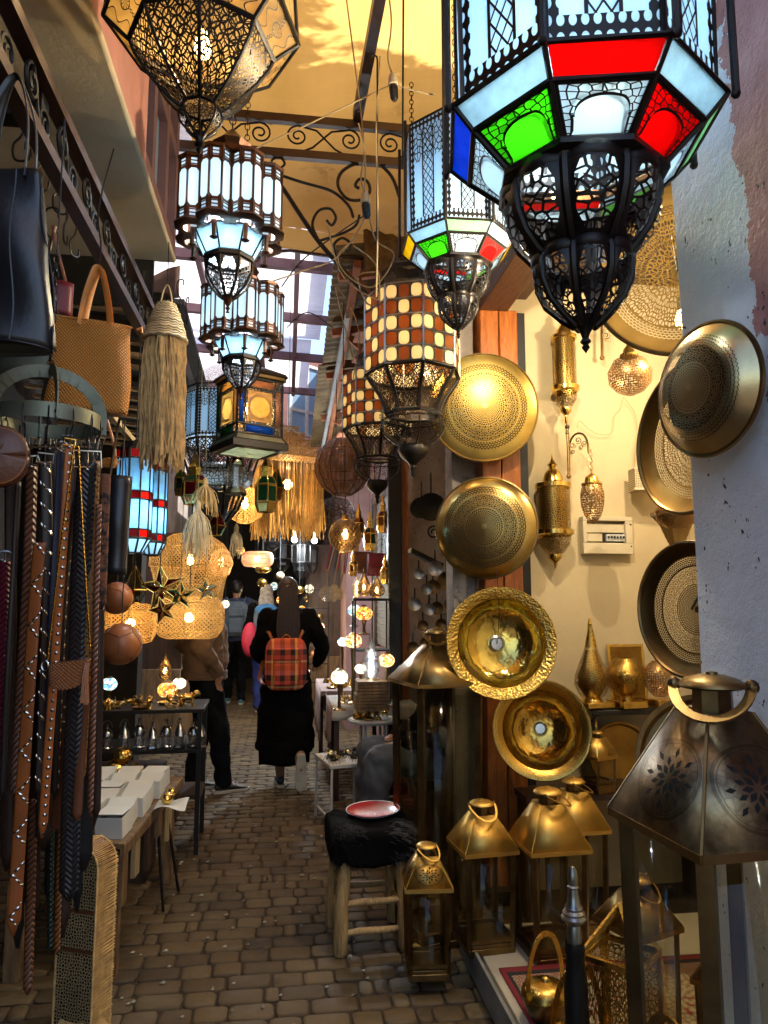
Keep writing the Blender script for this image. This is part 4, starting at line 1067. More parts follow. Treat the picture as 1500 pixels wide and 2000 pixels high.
colour_lantern('huge octagonal glass lantern with a red band pane and black bowls, nearest of all', 1128, 225, 1.60, 690, .97, 4.2, 3.3,
    ['white_glass', 'pale_green_glass', 'white_glass', 'red_glass', 'white_glass', 'blue_glass', 'white_glass', 'red_glass'],
    ['arch_red', 'arch_white', 'arch_green', 'arch_white', 'arch_red', 'arch_white', 'arch_green', 'arch_white'], None, None)
colour_lantern('smaller octagonal glass lantern with pale green band pane over green, white and red arches', 893, 470, 3.1, 662, .41, 4.5, 4.15,
    ['white_glass', 'yellow_glass', 'white_glass', 'red_glass', 'white_glass', 'yellow_glass', 'white_glass', 'pale_green_glass'],
    ['arch_red', 'arch_white', 'arch_green', 'arch_white', 'arch_red', 'arch_white', 'arch_green', 'arch_white'], None, None)

# -- amber disc lanterns -------------------------------------------------
def disc_lantern(label, px, py, s_, y0, k, power, ztop, ph):
    """y0 = picture height of the drum top; k scales the 175-wide pattern"""
    L = Lamp('hanging_lantern', label, 'lantern', px, py, s_, y0 + 292 * k, phase=ph)
    g_ = lambda pr: [(r * k, y0 + y * k) for r, y in pr]
    T, Bm = (94, 0), (94, 146)
    L.panes('disc_pane', ['round_pane'], g_([T])[0], g_([Bm])[0], .01)
    L.ribs('frame', 'steel', g_([T, (94, 29), (94, 58), (94, 87), (94, 116), Bm]), 2.2 * k)
    L.lathe('crown', 'iron_net_fine', g_([(94, 0), (58, -22), (56, -48), (38, -55)]))
    L.lathe('crown_cap', 'iron', g_([(60, -44), (62, -52), (44, -62), (40, -80), (14, -92), (8, -104), (0, -108)]), lobe=None)
    f1 = [(92, 146), (84, 160), (66, 185), (54, 212), (52, 222)]
    L.lathe('flare', 'iron_petals_honey', g_(f1))
    L.ribs('flare_ribs', 'iron', g_(f1), 4.5 * k, rings=[0, 4])
    L.lathe('gallery', 'iron_net_fine', g_([(58, 220), (66, 224), (66, 232), (60, 236)]))
    b1 = [(60, 234), (63, 248), (56, 262), (40, 276), (27, 284)]
    L.lathe('bowl', 'iron_net_fine', g_(b1), n=32, lobe=(8, .08))
    L.ribs('bowl_ribs', 'iron', g_([(r * .99, y) for r, y in b1]), 1.6 * k, rings=[0, 4])
    L.round('drop', 'iron', g_([(27, 282), (30, 292), (25, 304), (10, 316), (6, 322), (8, 326), (4, 332), (5, 340), (0, 346)]), 16, lobe=(8, .06))
    L.root.location.z = L.zb
    L.chain(y0 - 100 * k, ztop, link=.025)
    L.bulb(y0 + 85 * k, power, True, .03 * k ** .5, False)
    return L
disc_lantern('black lantern of cream and amber glass rounds under the coloured glass lantern', 806, 690, 3.5, 588, 1.0, 4, 4.1, R(12))
disc_lantern('second cream and amber rounds lantern, smaller and darker, hanging behind', 737, 800, 4.5, 736, .72, 2, 3.9, R(8))

# -- top left honey lantern ------------------------------------------------
L = Lamp('hanging_lantern', 'pierced bronze lantern with honey flower panes and a lit candle bulb', 'lantern', 396, 95, 1.9, 300, phase=R(-4))
A, B = (186, 58), (137, 97)
L.panes('flower_pane', ['flower_pane'], A, B, .05)
L.panes('drum_pane', ['flower_pane'], (165, -170), (180, 40), .05)
L.ribs('frame', 'iron', [(165, -170), (182, 44), A, B], 5)
b1 = [(137, 97), (126, 122), (104, 152), (76, 182), (48, 205), (36, 213)]
L.lathe('bowl', 'iron_petals_honey', b1); L.ribs('bowl_ribs', 'iron', b1, 4, rings=[0, 5])
L.lathe('bowl_lip', 'iron', [(140, 92), (143, 97), (137, 103)])
b2 = [(35, 212), (42, 226), (38, 242), (22, 258), (8, 270)]
L.lathe('lower_bowl', 'iron_net_fine', b2); L.ribs('lower_ribs', 'iron', b2, 2.5, rings=[0])
L.round('finial', 'iron', [(14, 264), (7, 276), (10, 284), (5, 289), (7, 294), (0, 304)], 10)
L.lathe('crown', 'iron', [(168, -170), (90, -220), (30, -240), (0, -245)])
L.chain(-240, 3.05)
L.bulb(92, 3, True, .032)

# -- tube lanterns -----------------------------------------------------------
def tube_lantern(label, px, py, s_, yt, yb, ytip, rc, rt, power, ztop, ph, nt=8):
    L = Lamp('hanging_lantern', label, 'lantern', px, py, s_, ytip, phase=ph)
    k = rc / 80.0
    zt, zb_ = L.a.z(yt) - L.zb, L.a.z(yb) - L.zb; h = zt - zb_
    rr = rt * L.k
    for i in range(nt):
        a = L.ph + 2 * PI * i / nt; M = Matrix.Translation((rc * L.k * math.cos(a), rc * L.k * math.sin(a), 0))
        mb = MB()
        for j in (6, 7, 0, 1, 5, 2): mb.facet((rr, zt), (rr, zb_), 8, j, a, .0, .002, M)
        o = part(mb, 'glass_tube', 'tube_pane', L.root)
        mb = MB(); mb.ribs([(rr, zt), (rr, zb_)], 8, rr * .075, a, M)
        mb.lathe([(rr * 1.1, zt - .004), (rr * 1.14, zt + h * .03), (rr * .9, zt + h * .06), (rr * .5, zt + h * .07), (0, zt + h * .075)], 8, a, M)
        mb.lathe([(rr * 1.1, zb_ + .004), (rr * 1.22, zb_ - h * .03), (rr * 1.0, zb_ - h * .06), (rr * .6, zb_ - h * .06)], 8, a, M)
        mb.lathe([(rr * .16, zb_ - h * .05), (rr * .14, zb_ - h * .3), (rr * .3, zb_ - h * .32), (0, zb_ - h * .36)], 6, a, M)
        part(mb, 'tube_frame', 'copper_brown', o)
    D0, D1 = (74 * k, yb + 4 * k), (50 * k, yb + 48 * k)
    L.panes('dome_pane', ['white_glass'], D0, D1, .05)
    L.ribs('dome_frame', 'iron', [D0, D1], 2.2 * k)
    y1 = yb + 48 * k
    L.lathe('collar', 'iron', [(50 * k, y1 - 2 * k), (55 * k, y1 + 2 * k), (55 * k, y1 + 10 * k), (50 * k, y1 + 13 * k)])
    b1 = [(51 * k, y1 + 10 * k), (50 * k, y1 + 32 * k), (38 * k, y1 + 56 * k), (20 * k, y1 + 76 * k), (10 * k, y1 + 84 * k)]
    L.lathe('bowl', 'bowl_net_fine', b1, uvn=True); L.ribs('bowl_ribs', 'iron', b1, 3 * k, rings=[0])
    L.round('spike', 'copper_brown', [(13 * k, y1 + 78 * k), (5 * k, y1 + 96 * k), (2.5 * k, y1 + 100 * k), (5 * k, y1 + 104 * k), (2 * k, y1 + 109 * k), (4 * k, y1 + 113 * k), (0, ytip)], 10)
    L.lathe('crown', 'copper_brown', [(78 * k, yt - 2 * k), (60 * k, yt - 16 * k), (40 * k, yt - 34 * k), (36 * k, yt - 52 * k), (44 * k, yt - 62 * k), (22 * k, yt - 80 * k), (8 * k, yt - 96 * k), (0, yt - 98 * k)])
    L.chain(yt - 96 * k, ztop)
    L.bulb(yb + 4 * k, power * .35, False, .03, False); L.bulb(yb - 60 * k, power * .65, False, .03, False)
    return L
tube_lantern('copper lantern ringed by pale blue glass tubes, upper one of the hanging pair', 450, 410, 2.6, 345, 462, 607, 74, 30, 22, 4.1, R(22.5))
tube_lantern('copper lantern ringed by blue glass tubes, half hidden below its brighter twin', 474, 620, 3.35, 572, 668, 756, 56, 23, 13, 4.1, R(5))

# -- stained double cylinder at left -----------------------------------------
def panel_cyl(label, px, s_, yt, yb, rad, power):
    L = Lamp('glass_lantern', label, 'lantern', px, (yt + yb) / 2, s_, yb, n=10)
    H = yb - yt; rows = [0, .10, .50, .60, .86, .95]
    rows = [yt + H * q for q in (0, .10, .45, .535, .855, .94)]
    for i, m in enumerate((('dark_red_glass', 'red_glass'), ('sky_glass',), ('red_glass', 'dark_red_glass'), ('sky_glass',), ('red_glass', 'dark_red_glass'))):
        L.panes('pane', list(m), (rad, rows[i]), (rad, rows[i + 1]), .05)
    L.ribs('leading', 'black_paint', [(rad, r_) for r_ in rows], 1.7)
    L.shell('base_panes', 'white_glass', (rad, rows[5] + 2), (rad * .55, yb + H * .10), .06)
    L.lathe('cap', 'black_iron', [(rad * 1.03, yt), (rad * .7, yt - H * .08), (rad * .2, yt - H * .12), (0, yt - H * .13)])
    L.ribs('base_frame', 'black_paint', [(rad, rows[5] + 2), (rad * .55, yb + H * .10)], 2)
    L.cord('cord', 'black_cable', yt - H * .12, 2.9)
    L.bulb(yt + H * .66, power, False, .03, False)
    return L
panel_cyl('stained glass cylinder lantern in sky blue and red, nearer of the touching pair', 262, 3.0, 880, 1062, 34, 2.2)
panel_cyl('stained glass cylinder lantern in sky blue and red, farther and lower of the touching pair', 300, 3.25, 905, 1068, 25, 1.3)

# -- square coloured lantern ---------------------------------------------------
L = Lamp('hanging_lantern', 'square black lantern with small coloured panes and a lit bulb', 'lantern', 487, 810, 3.7, 884, n=4, phase=R(-20))
W = 66
for k_ in range(4):
    mb = MB(); q = L.P([(W, 752), (W, 858)]); mb.facet(q[0], q[1], 4, k_, L.ph, .46, .003); part(mb, 'medallion_pane', 'cream_glass' if k_ % 2 else 'honey_glass', L.root)
pan = [('blue_glass', 'rose_glass'), ('honey_glass', 'amber_glass'), ('blue_glass', 'rose_glass'), ('dark_green_glass', 'honey_glass')]
def wallpt(L, W, k_, u, y):
    a, b = L.ph + PI / 2 * k_, L.ph + PI / 2 * (k_ + 1); z = L.a.z(y) - L.zb; r_ = W * L.k
    return Vector((r_ * (math.cos(a) * (1 - u) + math.cos(b) * u), r_ * (math.sin(a) * (1 - u) + math.sin(b) * u), z))
for k_ in range(4):
    for (u0, u1, y0, y1, m) in ((.04, .14, 772, 838, 0), (.86, .96, 772, 838, 1), (.2, .8, 756, 768, 1), (.2, .8, 842, 855, 0)):
        mb = MB(); q = [wallpt(L, W, k_, u0, y1), wallpt(L, W, k_, u1, y1), wallpt(L, W, k_, u1, y0), wallpt(L, W, k_, u0, y0)]
        mb.add(q, [(0, 1, 2, 3)], [[(0, 0), (1, 0), (1, 1), (0, 1)]]); part(mb, 'side_pane', pan[k_][m], L.root, solid=.003)
mb = MB(); mb.ribs(L.P([(W, 752), (W, 770), (W, 840), (W, 858)]), 4, 2.5 * L.k, L.ph)
for k_ in range(4):
    for u in (.17, .83): mb.tube([wallpt(L, W, k_, u, 752), wallpt(L, W, k_, u, 858)], 1.6 * L.k, 4)
part(mb, 'frame', 'iron', L.root)
L.shell('fretwork', 'fret_dense', (W * .985, 756), (W * .985, 856), .02)
L.lathe('cornice', 'iron', [(W, 752), (W * 1.18, 742), (W * 1.1, 736), (W * .7, 726), (W * .3, 716), (0, 712)])
L.panes('cornice_pane', ['honey_glass'], (W * 1.12, 738), (W * 1.18, 750), .12)
L.lathe('base', 'iron', [(W, 856), (W * 1.22, 872), (W * 1.22, 884), (W * .95, 886)])
L.panes('base_pane', ['cream_glass', 'pale_green_glass'], (W * 1.06, 860), (W * 1.2, 870), .10)
L.shell('bottom_pane', 'white_glass', (W * .9, 885), (W * .05, 886.5), .05)
L.chain(716, 3.9)
L.bulb(800, 2.2, True, .028)

# -- big dark lantern behind ------------------------------------------------------
L = Lamp('hanging_lantern', 'large dark iron lantern with blue hexagon panes and a deep pointed bowl', 'lantern', 432, 880, 4.3, 1036, phase=R(10))
L.panes('hexagon_pane', ['lattice_white'], (80, 775), (80, 868), .06)
L.ribs('frame', 'iron', [(80, 770), (80, 870), (62, 925), (46, 950)], 2.5)
L.lathe('flare', 'iron_petals', [(80, 870), (64, 905), (50, 930), (46, 950)])
L.lathe('gallery', 'iron_net_frosted', [(56, 912), (64, 918), (64, 940), (48, 955)])
L.lathe('bowl', 'iron_net_fine', [(46, 948), (47, 965), (34, 995), (14, 1020), (5, 1028)])
L.ribs('bowl_ribs', 'iron', [(46, 948), (47, 965), (34, 995), (14, 1020), (5, 1028)], 3, rings=[0])
L.round('spike', 'iron', [(8, 1022), (3, 1030), (0, 1042)], 8)
L.lathe('crown', 'iron_net_fine', [(80, 772), (60, 750), (52, 735), (30, 720), (0, 716)])
L.chain(718, 3.9, link=.04); L.bulb(830, 3, False, .03, False)

# -- small tin lanterns with coloured panes -------------------------------------------
def tin_lantern(label, px, s_, yt, yb, r_, cols, ztop, group='small tin lanterns with coloured panes', drop=False):
    L = Lamp('small_lantern', label, 'lantern', px, (yt + yb) / 2, s_, yb, group=None, n=6, phase=R(10))
    H = yb - yt
    a, b, c = yt + H * .42, yt + H * .55, yt + H * .86
    L.panes('pane', cols, (r_, b), (r_, c), .22)
    L.panes('shoulder_pane', cols[::-1], (r_ * .62, a), (r_, b), .2)
    L.lathe('body', 'gold', [(r_ * .98, b), (r_ * .98, c), (r_ * .8, yb), (r_ * .5, yb)])
    L.ribs('frame', 'gold', [(r_ * .62, a), (r_, b), (r_, c), (r_ * .75, yb)], r_ * .05)
    L.lathe('neck', 'gold', [(r_ * .5, a + 1), (r_ * .46, yt + H * .26), (r_ * .54, yt + H * .25), (r_ * .22, yt + H * .12), (r_ * .2, yt), (0, yt - 1)])
    L.cord('cord', 'black_cable', yt, ztop, .002, 4)
    return L
tin_lantern('small gilt tin lantern with green and dark red panes beside a raffia tassel', 380, 3.6, 888, 985, 25, ['dark_green_glass', 'dark_red_glass', 'dark_red_glass'], 2.7)
tin_lantern('narrow gilt tin lantern with one green pane half behind its neighbour', 354, 3.75, 890, 968, 13, ['green_glass', 'dark_green_glass'], 2.7)
tin_lantern('small gilt tin lantern with amber and green panes against the raffia fringe', 520, 3.9, 882, 1000, 22, ['dark_green_glass', 'amber_glass', 'dark_green_glass'], 2.75)
L = Lamp('silver_lantern', 'openwork silver lantern with domed top hanging before the dark bowl', 'lantern', 461, 925, 3.8, 966, n=8)
L.round('dome', 'silver', [(0, 884), (9, 890), (15, 902), (17, 910)], 16); L.lathe('cage', 'silver_net', [(15, 912), (14, 952)]); L.ribs('frame', 'silver', [(15, 910), (15, 952)], 1.4)
L.lathe('skirt', 'silver', [(14, 952), (24, 964), (22, 966)]); L.round('knob', 'silver', [(0, 878), (3, 881), (2, 886)], 8); L.cord('cord', 'black_cable', 880, 2.75, .002, 4)
def star(label, px, py, s_, rad, cols, rot=0.0, ztop=2.4, pts=5, tilt=0.0):
    """faceted glass star: gilt edges, panes in their own colour"""
    c = S(px, py, s_); k = s_ / FOC; R_ = rad * k; r_ = R_ * .42; d = R_ * .28
    t = thing('star_lamp', label, 'star lamp', c, 0)
    M = (face_to(EYE - c) @ Matrix.Rotation(tilt, 3, 'Y')).to_4x4()
    ring = []
    for i in range(2 * pts):
        a = PI / 2 + rot + PI * i / pts; q = R_ if i % 2 == 0 else r_
        ring.append(Vector((q * math.cos(a), q * math.sin(a), 0)))
    F, Bk = Vector((0, 0, d)), Vector((0, 0, -d))
    for i in range(2 * pts):
        for apex in (F, Bk):
            a, b = ring[i], ring[(i + 1) % (2 * pts)]; cc = (a + b + apex) / 3
            mb = MB().add([cc + (v - cc) * .84 for v in (apex, a, b)], [(0, 1, 2)], None, 0, M)
            part(mb, 'pane', cols[i % len(cols)], t, solid=.002)
    mb = MB()
    for i in range(2 * pts):
        mb.tube([ring[i], ring[(i + 1) % (2 * pts)]], R_ * .03, 4, M=M); mb.tube([F, ring[i]], R_ * .03, 4, M=M); mb.tube([Bk, ring[i]], R_ * .03, 4, M=M)
    part(mb, 'frame', 'bright_brass', t)
    part(MB().tube([M @ ring[0], (0, 0, ztop - c.z)], .0015, 4), 'cord', 'black_cable', t)
    return t
star('large star lamp with dark red panes and gilt edges', 318, 1148, 3.3, 45, ['dark_red_glass', 'smoky_glass'], .15)
star('star lamp of dark mirror panes with pale metal edges', 352, 1162, 3.25, 30, ['smoky_glass', 'dark_green_glass'], .0)
star('small silvery blue star lamp', 403, 1152, 3.6, 23, ['sky_glass', 'smoky_glass'], .1)
star('small star lamp with amber and red panes in front of the woven lamp', 318, 1192, 3.1, 28, ['amber_glass', 'dark_red_glass'], .3)
def gem(label, px, py, s_, h, w_, cols, ztop=2.5, sides=5):
    """teardrop terrarium lamp of flat panes"""
    L = Lamp('gem_lamp', label, 'lamp', px, py, s_, py + h * .5, n=sides, phase=0)
    yt, ym, yb = py - h * .5, py + h * .14, py + h * .5
    L.panes('pane', cols, (1.0, yt), (w_, ym), .05); L.panes('lower_pane', cols[::-1], (w_, ym), (w_ * .45, yb), .06)
    L.shell('base', 'bright_brass', (w_ * .45, yb - .5), (0.5, yb), .0)
    L.ribs('frame', 'bright_brass', [(1.0, yt), (w_, ym), (w_ * .45, yb)], 1.4, rings=[1, 2])
    L.cord('cord', 'black_cable', yt, ztop, .0015, 4); return L
gem('clear glass teardrop lamp with brass edges left of the stars', 263, 1142, 3.2, 72, 24, ['clear_glass'])
gem('dark red and smoky glass gem lamp under the dark bowl', 424, 1020, 4.0, 52, 18, ['dark_red_glass', 'smoky_glass'])
gem('gem lamp with green, amber and gilt panes beside the raffia fringe', 540, 945, 4.2, 64, 16, ['dark_green_glass', 'amber_glass'], 2.8)

# -- raffia and woven lamps -------------------------------------------------------------
def strands(mb, cx, cy_, r0, z0, L_, n, spread=.15, rr=.0016, seed=1, jag=.3, wav=.012):
    rd = random.Random(seed)
    for i in range(n):
        a = rd.uniform(0, 2 * PI); q = r0 * math.sqrt(rd.uniform(.35, 1)); l = L_ * (1 - jag * rd.random())
        b = a + rd.uniform(-.4, .4); pts = []
        for j in range(6):
            t = j / 5; q2 = q * (1 + spread * t * rd.uniform(.4, 1.2))
            pts.append((cx + q2 * math.cos(a + (b - a) * t) + rd.uniform(-wav, wav) * (j > 0), cy_ + q2 * math.sin(a + (b - a) * t) + rd.uniform(-wav, wav) * (j > 0), z0 - l * t))
        mb.tube(pts, rr * rd.uniform(.7, 1.5), 3, cap=False)
    return mb
A_ = Ax(319, 760, 2.4); zb = A_.z(915)
t = thing('raffia_lamp', 'conical crochet raffia lamp with a long shaggy fringe beside the woven tote', 'lamp', (A_.X, A_.Y, zb)); k = A_.k
mb = MB(); zt_ = A_.z(597) - zb; z1_ = A_.z(664) - zb
N_ = 13
for j in range(N_):
    f_ = j / (N_ - 1); q = (17 + 24 * f_ ** .8) * k; z_ = zt_ + (z1_ - zt_) * f_
    mb.tube([((q + .0035 * math.sin(i * PI + j * PI)) * math.cos(2 * PI * i / 30), (q + .0035 * math.sin(i * PI + j * PI)) * math.sin(2 * PI * i / 30), z_ + .002 * math.cos(i * PI)) for i in range(30)], .0045 if j % 3 else .0062, 5, closed=True)
mb.lathe([(0, zt_ + .004), (16 * k, zt_), (16 * k, zt_), (39 * k, z1_)], 24)
part(mb, 'cone', 'pale_straw', t)
mb = MB(); strands(mb, 0, 0, 39 * k, z1_ + .01, z1_ + .02, 330, .04, .0022, 4, .22, .010)
part(mb, 'fringe', 'straw', t)['kind'] = 'stuff'
part(MB().tube(curve3([(-.02, 0, zt_), (-.012, 0, zt_ + .05), (0, 0, zt_ + .075), (.012, 0, zt_ + .05), (.02, 0, zt_)], 4), .003, 5), 'loop', 'pale_straw', t)
part(MB().tube([(0, 0, zt_ + .07), (0, 0, 2.7 - zb)], .002, 4), 'hook_wire', 'iron', t)
def tassel(label, px, s_, yt, yb, w_, mat, n, seed, ztop):
    A_ = Ax(px, (yt + yb) / 2, s_); zb = A_.z(yb); t = thing('raffia_tassel', label, 'tassel', (A_.X, A_.Y, zb)); k = A_.k
    H = A_.z(yt) - zb
    mb = MB(); rd = random.Random(seed)
    for i in range(n):
        a = rd.uniform(0, 2 * PI); q = w_ * k * rd.uniform(.3, 1.0); l = H * rd.uniform(.55, 1.0)
        mb.tube(curve3([(0, 0, H), (.25 * q * math.cos(a), .25 * q * math.sin(a), H * .86), (q * .8 * math.cos(a), q * .8 * math.sin(a), H - l * .5), (q * math.cos(a) + rd.uniform(-.01, .01), q * math.sin(a), H - l)], 3), .0016, 3, cap=False)
    part(mb, 'strands', mat, t)['kind'] = 'stuff'
    part(MB().lathe([(.004, H + .02), (.014, H), (.012, H * .88), (.017, H * .86)], 10), 'binding', mat, t)
    part(MB().tube([(0, 0, H + .01), (0, 0, ztop - zb)], .0015, 4), 'cord', 'cable', t)
tassel('bushy pale raffia tassel hanging in front of the big woven lamp', 385, 3.4, 985, 1100, 32, 'pale_straw', 110, 3, 2.6)
tassel('thin whitish raffia tassel beside the dark pointed bowl', 461, 4.0, 1030, 1092, 14, 'pale_straw', 50, 5, 2.6)
tassel('dry wispy raffia bunch above the gilt lanterns', 400, 3.5, 940, 1010, 30, 'straw', 60, 6, 2.6)

def woven_lamp(label, px, py, s_, prof, mat, power, ztop, rib='straw', nr=8, lights=((0, 0),), name='woven_lamp', sx=1.0, wires=True, cord=True):
    yb = max(p[1] for p in prof); L = Lamp(name, label, 'lamp', px, py, s_, yb, n=36)
    mb = MB(); mb.lathe(L.P(prof), 40); part(mb, 'shade', mat, L.root, ang=70)
    if wires: mb = MB(); mb.ribs([(r * 1.005, z) for r, z in L.P(prof)], nr, .0028, rings=[i for i in range(len(prof)) if i % 2 == 0]); part(mb, 'wire_frame', rib, L.root)
    if sx != 1: L.root.scale = (sx, 1, 1)
    if cord: L.cord('cord', 'black_cable', min(p[1] for p in prof), ztop)
    if power: L.bulb(py, power, True, .032)
    return L
woven_lamp('very large tiered pale woven pendant with bulbs inside, above the long woven lamp', 372, 1095, 5.0, [(8, 1040), (38, 1046), (62, 1062), (76, 1082), (78, 1106), (74, 1108), (66, 1140), (60, 1185), (58, 1196)], 'gold_mesh', 1.5, 3.2, nr=10)
woven_lamp('pinkish woven pendant peeping out right of the tiered one', 432, 1100, 5.4, [(4, 1072), (16, 1078), (23, 1100), (16, 1122), (4, 1126)], 'pink_mesh', .8, 3.2)
def long_lamp(label, x0, x1, py, s_, hh, mat, power, rot=0.0):
    c = S((x0 + x1) / 2, py, s_); k = s_ / FOC; W = (x1 - x0) * k / 2; r_ = hh * k
    t = thing('woven_lamp', label, 'lamp', c, rot - YAW)
    prof = [(.15 * r_, -W), (.6 * r_, -W * .95), (.9 * r_, -W * .82), (r_, -W * .6), (r_, 0), (r_, W * .6), (.9 * r_, W * .82), (.6 * r_, W * .95), (.15 * r_, W)]
    M = Matrix.Rotation(PI / 2, 4, 'Y')
    part(MB().lathe(prof, 32, M=M), 'shade', mat, t, ang=70)
    part(MB().ribs([(q * 1.006, z) for q, z in prof], 8, .003, M=M, rings=[2, 4, 6], nt=4), 'wire_frame', 'straw', t)
    part(MB().tube([(0, 0, r_), (0, 0, 2.9 - c.z)], .003, 4), 'cord', 'black_cable', t)
    part(MB().ball((0, 0, 0), .03, 10, 7), 'bulb', 'warm_bulb', t)
    for dx in (-.06, .06): glow('bulb_light', t, (dx, 0, 0), power / 2, rad=.02)
    return t
long_lamp('long lozenge woven lamp glowing above the man in the brown jacket', 302, 437, 1206, 4.4, 41, 'gold_mesh', .65)
long_lamp('woven lozenge lamp cut by the leather belts, left of its twin', 205, 304, 1218, 4.2, 38, 'straw_mesh', .5, .2)
long_lamp('pale woven oval lamp far down the alley', 472, 534, 1092, 7.0, 15, 'pink_mesh', .3)
woven_lamp('hexagonal yellow paper lamp glowing beside the dark bowl', 478, 985, 4.6, [(3, 948), (18, 955), (30, 985), (34, 1008), (10, 1022)], 'gold_mesh', .9, 3.0)
woven_lamp('brown rattan globe pendant with a dark band', 669, 913, 5.0, [(6, 856), (28, 862), (46, 882), (54, 908), (51, 930), (40, 952), (20, 966), (4, 969)], 'rattan_weave', 0, 3.6, 'copper_brown', nr=12, name='rattan_lamp')
L = woven_lamp('lit brass globe lamp with fish-scale openwork', 674, 1045, 5.3, [(3, 1012), (14, 1015), (27, 1026), (33, 1045), (29, 1062), (16, 1075), (3, 1078)], 'scale_brass', 3, 3.0, 'brass', nr=4, name='brass_globe', wires=False)
L.round('cap', 'brass', [(0, 1004), (6, 1006), (7, 1012), (9, 1014)], 12)
woven_lamp('tangled black wire globe behind the lit brass globe', 655, 1012, 6.0, [(4, 972), (26, 978), (42, 1000), (46, 1020), (40, 1042), (22, 1056), (3, 1060)], 'wire_tangle', 0, 3.4, 'black_iron', nr=10, name='wire_globe')
# pagoda raffia lamp with hanging fringe
A_ = Ax(562, 930, 5.6); k = A_.k; zb = A_.z(1050)
t = thing('raffia_lamp', 'stepped pagoda lamp of golden raffia with a long straight fringe', 'lamp', (A_.X, A_.Y, zb), .3)
mb = MB(); ys = [836, 850, 864, 880, 898]
for i, y_ in enumerate(ys):
    w_ = (16 + i * 9.5) * 2 * k; zz = A_.z(y_) - zb; hh = A_.z(y_) - A_.z(y_ + 16)
    mb.box((0, 0, zz - hh / 2), (w_, w_, hh))
part(mb, 'tiers', 'gold_mesh', t)
mb = MB()
for i, y_ in enumerate(ys):
    w_ = (16 + i * 9.5) * k; zz = A_.z(y_) - zb
    mb.tube([(-w_, -w_, zz), (w_, -w_, zz), (w_, w_, zz), (-w_, w_, zz)], .006, 4, closed=True)
part(mb, 'wire_frame', 'gold_straw', t)
mb = MB(); rd = random.Random(8); w_ = 54 * k; z0 = A_.z(912) - zb
for i in range(420):
    sd = i % 4; u = rd.uniform(-w_, w_); d_ = w_ + rd.uniform(-.012, .006)
    x, y_ = ((u, -d_), (d_, u), (u, d_), (-d_, u))[sd]; l = z0 * rd.uniform(.78, 1.04)
    mb.tube([(x, y_, z0), (x + rd.uniform(-.008, .008), y_ + rd.uniform(-.008, .008), z0 - l * .5), (x + rd.uniform(-.02, .02), y_ + rd.uniform(-.02, .02), z0 - l)], .003, 3, cap=False)
part(mb, 'fringe', 'gold_straw', t)['kind'] = 'stuff'
part(MB().tube([(0, 0, A_.z(836) - zb), (0, 0, 3.8 - zb)], .003, 4), 'cord', 'black_cable', t)
part(MB().ball((0, 0, z0 * .75), .04, 10, 7), 'bulb', 'warm_bulb', t)
glow('bulb_light', t, (0, 0, z0 * .45), 2.2); glow('bulb_light', t, (0, 0, z0 * 1.0), 1.4)
# ------------------------------------------------------------------ THE BRASS NICHE
def solve_rot(n, up=(0, 0, 1)): return face_to(n, up).to_euler()
def bare_bulb(label, p, ztop, power, color=(1, .82, .55)):
    t = thing('bare_bulb', label, 'light bulb', p)
    part(MB().lathe([(0, -.055), (.02, -.048), (.03, -.02), (.024, .01), (.014, .03), (.014, .035)], 14), 'glass_bulb', 'warm_bulb', t)
    part(MB().lathe([(.016, .03), (.018, .04), (.018, .08), (.006, .09), (0, .09)], 12), 'socket', 'black_paint', t)
    part(MB().tube([(0, 0, .085), (.01, 0, (ztop - p[2]) * .5), (0, 0, ztop - p[2])], .003, 5), 'cord', 'cable', t)
    glow('bulb_light', t, (0, 0, -.075), power, color, .02)
bare_bulb('bare bulb hanging at the mouth of the cream niche behind the huge lantern', Vector((.96, 2.35, 2.98)), 3.28, 30)
bare_bulb('bare bulb hanging deep in the cream niche behind the white column', Vector((1.75, 2.9, 2.75)), 3.28, 16)

def disc(name, label, cat, p, n, R_, mat, prof, lip='old_brass', lipr=.006, hook=None, group=None, up=(0, 0, 1), back=False):
    t = thing(name, label, cat, p, rot=solve_rot(n, up), group=group)
    part(MB().lathe([(r * R_, z * R_) for r, z in prof], 72, polar=True), 'plate', mat, t, ang=50)
    part(MB().tube([(R_ * math.cos(2 * PI * i / 72), R_ * math.sin(2 * PI * i / 72), prof[-1][1] * R_) for i in range(72)], lipr, 6, closed=True), 'rim', lip, t)
    if back: part(MB().lathe([(0, 0), (R_ * .6, -.004), (R_ * .86, -.012), (R_ * .88, -.022), (0, -.024)], 48), 'hole_backing', 'hole_shade', t)  # added dark disc, puts shade into the holes of the plate
    if hook:
        part(MB().tube([(0, 0, -.01), Vector(hook)], .004, 5), 'hanger', 'iron', t)
    return t
DOME = [(0, .13), (.2, .125), (.5, .10), (.8, .045), (.9, .02), (1, -.02)]
kpx = lambda s_: s_ / FOC
p = PY(945, 795, 3.43); disc('brass_plate', 'largest gold pierced plate hanging high on the orange post', 'plate', p, (-.12, -1, -.05), 105 * .00262, 'disc_gold', DOME, hook=(0, .1, -.10), back=True)
p = PY(948, 1030, 3.43); disc('brass_plate', 'domed pierced brass plate below the largest gold one on the orange post', 'plate', p, (-.45, -1, 0), 96 * .00262, 'disc_brass', [(0, .2), (.3, .185), (.6, .14), (.8, .09), (.92, .03), (1, -.06)], hook=(0, .1, -.10), back=True)
p = PX(1376, 760, .935); disc('brass_plate', 'domed pierced brass plate mounted on the white column', 'plate', p, (-.975, -.22, -.02), 132 * .00114, 'disc_column', [(0, .30), (.3, .285), (.6, .25), (.72, .22), (.85, .10), (.96, .0), (1, -.05)], hook=(0, .05, -.13), back=True)
